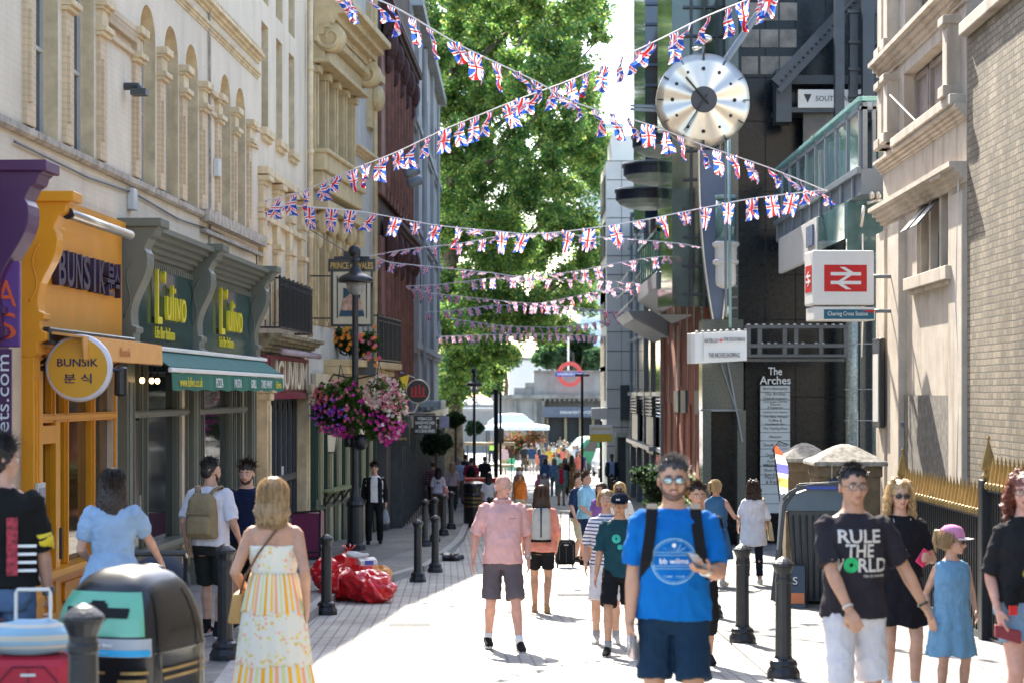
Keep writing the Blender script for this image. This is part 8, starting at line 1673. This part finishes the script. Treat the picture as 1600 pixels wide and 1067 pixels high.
def suitcase(loc,rz,w_,d_,h_,m,label,handle=.35,hm=None,sc=1,tilt=0):
 rt=empty('suitcase',loc,rz,label,'suitcase',None);rt.rotation_euler=(tilt,0,rz)
 b=MB();b.box(-w_/2,w_/2,-d_/2,d_/2,.06,h_);b.build('shell',m,rt,bevel=.05);b=MB();b.tube([(-w_*.36,-d_/2-.004,h_*.3),(-w_*.36,-d_/2-.004,h_*.8),(-w_*.2,-d_/2-.004,h_*.92),(w_*.2,-d_/2-.004,h_*.92),(w_*.36,-d_/2-.004,h_*.8),(w_*.36,-d_/2-.004,h_*.3)],.006,5);b.box(-.004,.004,-d_/2-.006,-d_/2,.1,h_*.9);b.build('piping',M['maroon']if m is not BK else M['darkgrey'],rt)
 b=MB();b.tube([(-w_*.22,0,h_-.02),(-w_*.22,0,h_+handle),(-w_*.2,0,h_+handle+.02),(w_*.2,0,h_+handle+.02),(w_*.22,0,h_+handle),(w_*.22,0,h_-.02)],.010,8);b.build('pull_handle',hm or M['steel'],rt)
 for x in(-w_*.4,w_*.4):b=MB();b.lathe([(.03,-.015),(.035,0),(.03,.015)],n=12);b.xf(Matrix.Translation((x,0,.035))@Matrix.Rotation(R(90),4,'Y'));b.build('wheel',M['black'],rt)
 b=MB();b.box(-.04,.04,-d_/2-.008,-d_/2-.002,h_-.10,h_-.085);b.build('badge',M['offwhite'],rt)
 return rt
suitcase((XX(52,10.4),10.4,G(10.4)+KH),R(3),.42,.28,.62,mat('cherry_red_fabric',(.42,.01,.03),.6,.06,6,.2,60),'cherry red wheeled suitcase at the bottom left corner',.33,M['offwhite'])
tb_=empty('striped_holdall',(XX(45,10.4),10.4,G(10.4)+KH+.625),R(3),'pale blue and beige striped soft bag lying on top of the red suitcase','bag');b=MB();b.ell((0,0,.085),(.27,.16,.10),28,16);b.v=[tuple(Vector(v)*(1+.10*mnoise.noise(Vector(v)*9)))for v in b.v];b.build('bag_body',stripes('blue_beige_stripes',[(0,(.25,.40,.50)),(.35,(.55,.50,.42)),(.5,(.28,.42,.52)),(.75,(.52,.47,.38))],9,'z'),tb_,smooth=True)
# --- bald man in pink polo ---
pk_=fb_('dusty_pink_pique',(.62,.36,.35))
P=person('bald man in a dusty pink polo shirt and dark grey shorts',785,19.2,1.76,8,'m','pink','bald','grey',top=(pk_,.46,.86,dict(boxy=.5,collar=pk_,inf=.018)),bottom=('shorts',fb_('mauve_grey_shorts',(.11,.09,.10)),.51),lod=2,rh=(-.30,-.05,.90),lh=(.25,-.06,.90),yaw=24,pitch=8,belly=.04,wide=.99,shoes=shB+(WH,),ra=(-.12,.16,.10),la=(.14,-.22,.085),key='pink')
S,E_,W_,d,n_,f_=P['arms'][1];b=MB();b.tube([W_-d*.035,W_-d*.01],[.034,.034],16);b.build('wristwatch',M['steel'],P['rt']);shirt_text('nautique',.07,.012,.09,1.31,BK,P['rt'],P['top'],.004)
hr_=P['HM'];b=MB();b.ell((0,.055,1.62),(.071,.050,.035),16,8);b.xf(hr_);finish(b.build('cropped_hair',mat('white_stubble_hair',(.55,.42,.36),.8,.2,30),P['rt']),.009,1)
# --- peach top woman ---
pt_=fb_('peach_pink_cotton',(.72,.27,.20))
P=person('woman in a peach top and black cycling shorts with a grey backpack, walking away',846,24.6,1.64,178,'f','tan','medium','brown',top=(pt_,.75,.84,dict(boxy=.7,inf=.024)),bottom=('shorts',BK,.60,1.0),lod=1,rh=(-.21,-.08,.90),lh=(.25,-.02,.90),ra=(-.07,.1,.10),la=(.09,-.1,.085),shoes=shT,wide=1.05,key='peach')
gb=same(P,'backpack','pale grey backpack with black trim on the woman in peach','backpack');GB=fb_('pale_grey_nylon',(.42,.42,.40),.6)
b=MB();b.loft([ring(z,rx,ry,.18,24,.6)for z,rx,ry in((1.0,.12,.06),(1.02,.135,.085),(1.25,.13,.085),(1.38,.12,.07),(1.44,.10,.05))]);finish(b.build('pack',GB,gb),.012,2);b=MB();b.box(-.008,.008,.262,.272,1.05,1.42);b.box(-.136,.136,.10,.262,.985,1.015);b.box(-.01,.01,.26,.275,1.38,1.46);b.build('black_trim',BK,gb);b=MB();[b.tube([(s_*.08,.12,1.42),(s_*.1,.03,1.47),(s_*.11,-.08,1.40)],.022,8,flat=.4)for s_ in(-1,1)];b.build('strap',BK,gb,smooth=True)
# --- light blue polo man and companions ---
lb2=fb_('sky_blue_polo',(.24,.46,.62))
P=person('man with spectacles in a sky blue polo shirt and navy shorts',916,36.5,1.76,62,'m','light','short','brown',top=(lb2,.48,.88,dict(boxy=.6,collar=lb2)),bottom=('shorts',NV,.52),lod=1,rh=(-.2,-.2,.95),lh=(.22,-.1,.9),belly=.07,wide=1.1,glasses='clear',shoes=shK,key='sky')
person('man in pale khaki shorts half hidden behind the sky blue polo shirt',903,37.6,1.72,60,'m','light','short','brown',top=(NV,.48,.88),bottom=('shorts',fb_('khaki_shorts',(.42,.38,.28)),.45),lod=1,rh=(-.3,-.1,.9),shoes=shK)
suitcase((XX(883,35.6),35.6,G(35.6)),R(8),.36,.24,.52,BK,'black wheeled suitcase standing between the peach woman and the sky blue polo man',.5,M['darkgrey'])
person('woman with long wavy brown hair and a purple top, beside the sky blue polo man',939,33,1.60,-30,'f','light','long','brown',top=(fb_('purple_top',(.20,.10,.32)),.3,.9),bottom=('shorts',DN,.6),lod=1,shoes=shW)
person('fair haired woman in a blue and white striped T-shirt behind the boy in the cap',947,19.9,1.60,-6,'f','light','ponytail','dblonde',top=(stripes('blue_white_stripes',[(0,(.62,.62,.64)),(.6,(.05,.07,.2))],24),.48,.88,dict(boxy=.6)),bottom=('shorts',fb_('pale_grey_shorts',(.60,.58,.60)),.50),lod=2,rh=(-.23,-.03,.9),shoes=shW+(fb_('grey_sock',(.3,.3,.32)),),pitch=-3,key='stripe')
P=person('boy in a dark cap and teal printed T-shirt walking beside the blue T-shirt man',968,18.6,1.56,-10,'m','tan','short','dkbrown',top=(fb_('dark_teal_cotton',(.012,.05,.065)),.48,.85,dict(boxy=.6)),bottom=('shorts',BK,.55),lod=2,rh=(-.24,-.12,.88),lh=(.24,.1,.92),hat=(fb_('navy_cap',(.012,.018,.035)),fb_('navy_cap',(.012,.018,.035))),shoes=shB+(fb_('grey_sock',(.3,.3,.32)),),ra=(-.1,-.2,.10),la=(.1,.18,.10),wide=.92,pitch=6,headk=1.06,key='boy')
tq=mat('turquoise_print',(.02,.40,.32),.7,.3,30);DECALS.append((ringmesh(-.02,1.27,.012,.05,n=9).build('printed_motif',tq,P['rt']),P['top']));DECALS.append((ringmesh(.02,1.18,.0,.03,n=7).build('printed_motif',tq,P['rt']),P['top']))
b=MB();b.tube([(-.02,-.118,1.72),(.0,-.12,1.712),(.02,-.118,1.72)],.004,5);b.tube([(-.02,-.115,1.702),(.0,-.117,1.71),(.02,-.115,1.702)],.004,5);b.xf(P['HM']);b.build('cap_emblem',M['letterwhite'],P['rt'])
person('blonde woman in sunglasses just above the boy’s cap, mostly hidden',968,31,1.63,-10,'f','light','bob','blonde',top=(WH,.3,.9),bottom=('shorts',DN,.6),lod=1,glasses='dark',shoes=shW)
person('person in dark clothes almost entirely hidden behind the man in the blue T-shirt',1090,17.6,1.66,5,'m','tan','short','dkbrown',top=(BK,.48,.88),bottom=('trousers',BK,.3),lod=1,shoes=shK,rh=(-.2,-.1,.9),lh=(.16,-.05,.93))
# --- pony tail woman, white tunic woman ---
bt=fb_('mid_blue_cotton',(.05,.14,.27))
P=person('fair ponytailed woman in a sleeveless blue dress, standing back towards the camera',1119,29.8,1.66,150,'f','pink','ponytail','blonde',dress=(bt,.45,dict(hemr=.27,folds=10,amp=.05,boxy=.6,inf=.02)),lod=1,rh=(-.30,-.22,1.1),lh=(.2,0,.9),yaw=-25,shoes=shW,wide=1.08,key='pony')
P=person('dark curly haired woman in a long white tunic and black leggings, back to the camera',1177,30.2,1.64,182,'f','light','curly','brown',top=(fb_('sheer_white_cotton',(.70,.69,.72)),.62,.66,dict(boxy=1.0,inf=.045,name='tunic',flare=.06)),bottom=('trousers',fb_('black_leggings',(.012,.014,.025)),.14,1.0),lod=1,shoes=shW,rh=(-.24,-.12,.95),lh=(.24,-.12,.95),key='tunic')
tg=same(P,'tote_bag','natural cotton tote bag on the right shoulder of the woman in white','bag');b=MB();b.loft([[(-.24,.0+y,z),(-.30,.02+y,z),(-.30,.05+y*1.6,z),(-.24,.05+y,z)]for y,z in((.0,.72),(.06,.74),(.06,1.02))])if False else b.hexa([(-.26,-.12,.74),(-.32,-.12,.74),(-.34,.12,.74),(-.24,.12,.74)],[(-.25,-.12,1.06),(-.29,-.12,1.06),(-.29,.12,1.06),(-.25,.12,1.06)]);b.build('bag_body',fb_('natural_canvas',(.52,.42,.25)),tg,bevel=.015);b=MB();b.tube([(-.27,.09,1.05),(-.17,.06,1.44),(-.16,-.02,1.46),(-.26,-.09,1.05)],.009,5);b.build('strap',MATS['natural_canvas'],tg)
# --- doorway man ---
P=person('man in an open black cardigan over a white T-shirt walking out beside the lamp post',585,42.5,1.80,2,'m','light','tousled','dkbrown',top=(WH,0,.90,dict(boxy=.2)),bottom=('trousers',BK,.08),lod=1,pitch=12,ra=(-.12,-.05,.085),la=(.12,.08,.10),shoes=shK,key='door')
b=MB()
for s_ in(-1,1):
 S,E_,W_=P['arms'][s_][:3];b.tube([S+Vector((-s_*.05,0,.012)),S,E_,E_.lerp(W_,.92)],[.064,.070,.056,.044],12);b.loft([[(s_*x*f,y*f,z)for x,y in((.065,-.128),(.12,-.140),(.17,-.09),(.185,.02),(.14,.12),(.0,.15),(.0,.12),(.13,.10),(.16,.02),(.14,-.07),(.09,-.10))]for z,f in((.84,1.02),(1.1,.96),(1.3,1.02),(1.40,.95),(1.45,.62))])
cj=finish(b.build('cardigan',BK,P['rt']),.013,2)
bg=empty('clear_carrier_bag',hw(P,1,(.05,0,0)),0,'thin grey carrier bag hanging from the cardigan man’s left hand','bag');b=MB();b.tube([(0,0,.02),(0,0,-.1),(0,0,-.28),(0,0,-.34)],[.01,.07,.11,.08],12,flat=.4);b.build('bag_body',fb_('grey_plastic',(.3,.31,.33),.4),bg,smooth=True)
# --- middle distance ---
GM='pedestrians in the middle distance'
def far(label,px,yfeet,H,face,sex,skin,hair,hc,topc,botc,kind='shorts',hem=.5,sleeve=.48,dress=False,**kw):
 Y=gY(yfeet,kw.pop('pavd',False));tm=topc if not isinstance(topc,tuple)else fb_('cloth_%02x%02x%02x'%tuple(int(c*255)for c in topc),topc);bm_=botc if not isinstance(botc,tuple)else fb_('cloth_%02x%02x%02x'%tuple(int(c*255)for c in botc),botc)
 st_=(len(PEOPLE)*37)%10/10*.5-.25
 kw.setdefault('ra',(-.10,st_*.8,.085));kw.setdefault('la',(.10,-st_*.8,.085));lod_=kw.pop('lod',0)
 if dress:return person(label,px,Y,H,face,sex,skin,hair,hc,dress=(tm,hem,dict(hemr=.24,folds=8,amp=.05,boxy=.4,sleeve=sleeve if sleeve else None)),lod=lod_,shoes=shB,group=GM,**kw)
 return person(label,px,Y,H,face,sex,skin,hair,hc,top=(tm,sleeve,.88,dict(boxy=.5)),bottom=(kind,bm_,hem),lod=lod_,shoes=shB,group=GM,**kw)
P=far('woman in an orange vest, white cap and sunglasses walking towards the camera',812,822,1.62,0,'f','pink','bob','dblonde',(.75,.22,.04),(.55,.47,.33),'trousers',.2,0,hat=(WH,WH),glasses='dark',lod=1,wide=1.1)
far('woman with thick blonde hair and denim top just behind the orange vest, walking away',811,806,1.66,185,'f','tan','long','dblonde',(.10,.18,.28),(.05,.08,.14),'trousers',.12,0)
far('heavy set woman in an open teal shirt over a red vest, walking towards the camera',877,789,1.62,0,'f','tan','bob','dblonde',(.60,.03,.06),(.25,.28,.20),'shorts',.5,0,wide=1.25,belly=.06,lod=1,key='teal')
P=PEOPLE['teal'];b=MB()
for s_ in(-1,1):S,E_,W_=P['arms'][s_][:3];b.tube([S,E_],[.085,.07],12);b.loft([[(s_*x,y,z)for x,y in((.07,-.18),(.16,-.19),(.25,-.09),(.26,.05),(.15,.16),(0,.18),(0,.13),(.2,.08),(.21,-.05),(.12,-.15))]for z in(.78,1.1,1.42)])
finish(b.build('open_shirt',fb_('teal_denim',(.16,.30,.32)),P['rt']),.02,1)
far('woman in a denim jacket walking away, left of the pair in blue',852,775,1.66,180,'f','tan','bob','brown',(.07,.13,.24),(.10,.16,.26),'trousers',.1,.95)
far('person in a pale blue top walking away beside the denim jacket',866,775,1.64,182,'f','light','bob','dblonde',(.16,.28,.42),(.12,.18,.28),'trousers',.1,.6)
far('small girl in a pink cap among the walkers left of the red vest',842,790,1.2,0,'f','light','bob','blonde',(.6,.2,.3),(.5,.3,.35),'shorts',.5,.4,hat=(fb_('pink_cap_cloth',(.55,.22,.38)),fb_('pink_cap_cloth',(.55,.22,.38))))
far('child in a pale cap walking beside the small girl',851,792,1.25,0,'m','light','short','blonde',(.5,.45,.4),(.4,.38,.33),'shorts',.5,.4,hat=(WH,WH))
far('dark skinned woman in a black top with a bag, right of the red vest',883,775,1.64,10,'f','olive','bob','black',(.02,.02,.025),(.05,.04,.03),'trousers',.1,.4)
far('tall woman in a long brown dress with long dark hair',893,770,1.70,180,'f','olive','long','black',(.22,.13,.05),(.02,.02,.02),hem=.12,dress=True,sleeve=0)
far('woman with long pale blonde hair in a pink top and black skirt, walking away',907,752,1.68,180,'f','light','long','blonde',(.62,.38,.42),(.012,.012,.015),'skirt',.5,0)
far('man in an orange red T-shirt in the middle of the crowd',869,752,1.70,0,'m','pink','short','dblonde',(.75,.12,.04),(.3,.3,.28),'shorts',.5)
far('person in a second orange top just behind the orange red T-shirt',871,735,1.66,180,'f','tan','ponytail','brown',(.70,.20,.06),(.2,.2,.25),'shorts',.5)
far('man in a navy T-shirt and grey shorts walking away alone in the sunlit road',831,740,1.78,176,'m','light','short','brown',(.03,.06,.13),(.28,.27,.25),'shorts',.48)
far('person in dark clothes carrying a bag left of the navy T-shirt man',819,738,1.72,180,'m','olive','short','black',(.03,.03,.03),(.10,.08,.06),'trousers',.08)
far('man in a bright yellow T-shirt and tan shorts walking towards the camera',811,716,1.78,0,'m','tan','short','grey',(.75,.52,.03),(.38,.28,.16),'shorts',.48)
far('man in a blue shirt near the white canopy',827,712,1.8,150,'m','light','short','brown',(.05,.12,.30),(.08,.10,.15),'trousers',.08)
far('person in a lilac top just right of the navy T-shirt man',838,722,1.66,0,'f','light','bob','dblonde',(.5,.42,.5),(.1,.12,.2),'trousers',.1)
far('man in a white shirt and navy shorts standing in front of the station',845,714,1.75,180,'m','light','short','grey',(.72,.70,.72),(.04,.06,.12),'shorts',.5)
far('woman in a black vest beside the man in the white shirt',854,716,1.66,0,'f','pink','bob','dblonde',(.02,.02,.03),(.05,.05,.08),'skirt',.5,0)
far('person in a pale blue top before the station entrance',863,706,1.70,180,'m','light','short','brown',(.35,.52,.62),(.1,.1,.15),'trousers',.1)
far('woman in a black and white top near the station entrance',852,704,1.66,180,'f','olive','bob','black',(.04,.05,.08),(.3,.3,.3),'trousers',.1)
far('man in a beige shirt in front of the green van',875,716,1.75,0,'m','light','short','dblonde',(.5,.42,.30),(.2,.2,.22),'trousers',.1)
far('woman in a cream top beside the beige shirt before the van',882,722,1.66,10,'f','light','bob','blonde',(.62,.52,.36),(.3,.2,.15),'trousers',.1,.3)
far('person in a dark teal top in front of the green van',881,736,1.70,180,'m','olive','short','black',(.02,.06,.06),(.03,.03,.04),'trousers',.1)
far('pale haired person in a peach vest right of the orange T-shirt',886,748,1.64,0,'f','pink','bob','blonde',(.65,.42,.30),(.3,.25,.2),'shorts',.5,.2)
far('man in a grey T-shirt walking away towards the van',905,736,1.76,180,'m','light','short','grey',(.3,.28,.3),(.1,.1,.12),'trousers',.1)
CR=random.Random(77)
CT=[('a white top',(.7,.68,.66)),('a coral top',(.7,.2,.15)),('a navy top',(.03,.05,.12)),('a mustard top',(.6,.4,.05)),('a grey top',(.3,.3,.32)),('a mint top',(.3,.55,.45)),('a black top',(.02,.02,.025)),('a pale blue shirt',(.3,.42,.6))]
for i,px in enumerate((836,842,849,858,866,874,880,889,896,903,856,871,887,846,893,901,862,877,909,830,822,868)):
 yf=(728,748,756,742,729,762,728,757,741,763,727,741,733,733,733,741,736,748,757,728,735,757)[i];nm,c_=CT[i%8];sx='f' if i%2 else 'm';fc=180 if i%3 else 0;hs=(('short','tousled'),('bob','long','ponytail'))[sx=='f'];h_=hs[i%len(hs)];hc_=('brown','black','blonde','dblonde','dkbrown')[i%5]
 far(('woman, ' if sx=='f' else 'man, ')+nm[2:]+', '+('shorts','long trousers','pale shorts')[i//8]+', '+{'brown':'brown','black':'black','blonde':'blonde','dblonde':'fair','dkbrown':'dark'}[hc_]+' hair, '+('walking away' if fc else 'coming closer')+' in the distant crowd',px,yf,CR.uniform(1.6,1.8),fc+CR.uniform(-20,20),sx,CR.choice(('light','tan','olive','pink')),h_,hc_,c_,CR.choice(((.04,.06,.1),(.2,.2,.2),(.4,.36,.3),(.02,.02,.02))),('shorts','trousers','shorts')[i//8],(.45,.08,.35)[i//8],CR.choice((.2,.48)))
far('woman with long straight dark hair and white T-shirt carrying a pink bag',685,812,1.62,175,'f','olive','long','black',(.62,.58,.64),(.16,.12,.08),'trousers',.1,.5,pavd=True,lod=1,key='pinkbag')
P=PEOPLE['pinkbag'];tg=same(P,'pink_shoulder_bag','slouchy pink shoulder bag of the dark haired woman on the left pavement','bag');b=MB();b.tube([(.2,.05,1.2),(.22,.08,1.0),(.26,.10,.85),(.26,.10,.72)],[.04,.09,.13,.06],12,flat=.6)if False else b.tube([(-.2,.05,1.2),(-.24,.08,1.0),(-.28,.10,.85),(-.28,.10,.72)],[.04,.09,.13,.06],12,flat=.6);b.build('bag_body',fb_('coral_pink_leather',(.70,.30,.28)),tg,smooth=True)
far('woman with long golden hair in the shaded group beside the dark shopfronts',707,797,1.66,180,'f','light','long','dblonde',(.45,.35,.38),(.03,.05,.05),'trousers',.08,.6,pavd=True)
far('person in a red and black striped top at the shopfront side of the shaded group',677,800,1.70,178,'m','light','tousled','brown',stripes('red_black_stripes',[(0,(.25,.08,.10)),(.5,(.02,.02,.025))],12),(.02,.02,.03),'trousers',.08,.9,pavd=True)
far('grey haired man in a pale shirt in the shaded group on the left pavement',718,788,1.74,180,'m','light','short','grey',(.38,.45,.58),(.2,.18,.15),'trousers',.08,.7,pavd=True)
P=far('man in a dark red T-shirt and backpack walking away on the left pavement',736,790,1.76,180,'m','light','short','black',(.30,.02,.05),(.05,.05,.06),'trousers',.08,.5,pavd=True,key='redbp')
tg=same(P,'backpack','black backpack of the man in dark red on the left pavement','backpack');b=MB();b.ell((0,.2,1.2),(.16,.10,.24),16,10);b.build('pack',BK,tg,smooth=True)
far('man in a black T-shirt right of the dark red T-shirt on the left pavement',757,775,1.76,180,'m','tan','short','black',(.014,.016,.02),(.05,.06,.08),'trousers',.08,pavd=True)
far('woman with straight black hair and white T-shirt beside the round litter bin',764,826,1.60,170,'f','olive','medium','black',(.62,.62,.66),(.05,.05,.07),'trousers',.08,.4,pavd=False,lod=1)
far('man in a dark jacket further along the shaded left pavement',727,776,1.74,178,'m','olive','short','black',(.03,.035,.045),(.03,.03,.035),'trousers',.08,.95,pavd=True)
far('man in a pale pink shirt and tan trousers walking by the thick black pole',787,742,1.78,182,'m','pink','short','grey',(.60,.42,.42),(.42,.33,.2),'trousers',.08,.9,pavd=False)
far('person in bare shoulders and dark trousers near the pale hanging sign',723,752,1.7,180,'f','tan','bob','black',(.3,.14,.10),(.03,.03,.05),'trousers',.08,0,pavd=True)
far('worker in a lime yellow vest beyond the red stands',768,722,1.75,0,'m','olive','short','black',(.45,.75,.12),(.03,.04,.06),'trousers',.08,.4)
far('person in a green top seated by the café chairs',797,722,1.5,30,'m','light','short','brown',(.03,.3,.15),(.1,.1,.12),'trousers',.08)
# right pavement
far('man in a red and blue sports vest and black trousers by the dark glass front',988,768,1.74,180,'m','dark','short','black',stripes('red_blue_panels',[(0,(.40,.03,.07)),(.40,(.03,.06,.30)),(.62,(.40,.03,.07))],2.2,'x'),(.015,.018,.025),'trousers',.08,.45,pavd=True,wide=1.08,lod=1)
P=far('man in a dark jacket and pale shirt walking towards the camera on the right pavement',956,772,1.76,0,'m','dark','short','black',(.35,.42,.62),(.02,.025,.03),'trousers',.08,.3,pavd=True,lod=1,key='djack')
b=MB()
for s_ in(-1,1):S,E_,W_=P['arms'][s_][:3];b.tube([S,E_,W_],[.085,.07,.05],12);b.loft([[(s_*x,y,z)for x,y in((.08,-.14),(.16,-.16),(.22,-.09),(.23,.03),(.15,.14),(0,.17),(0,.13),(.19,.05),(.18,-.05),(.11,-.12))]for z in(.82,1.1,1.44)])
finish(b.build('jacket',fb_('dark_green_jacket',(.025,.04,.045)),P['rt']),.018,1)
far('person with fair hair further along the right pavement behind the dark jacket',950,757,1.7,0,'m','light','short','brown',(.2,.17,.15),(.1,.1,.1),'trousers',.08,pavd=True)
far('person in an orange top seen low over the blue T-shirt man’s left shoulder',1078,838,1.5,0,'f','tan','bob','brown',(.6,.25,.05),(.1,.1,.1),'trousers',.1,.4,pavd=True)
for t_ in(fit_texts,apply_decals):t_()
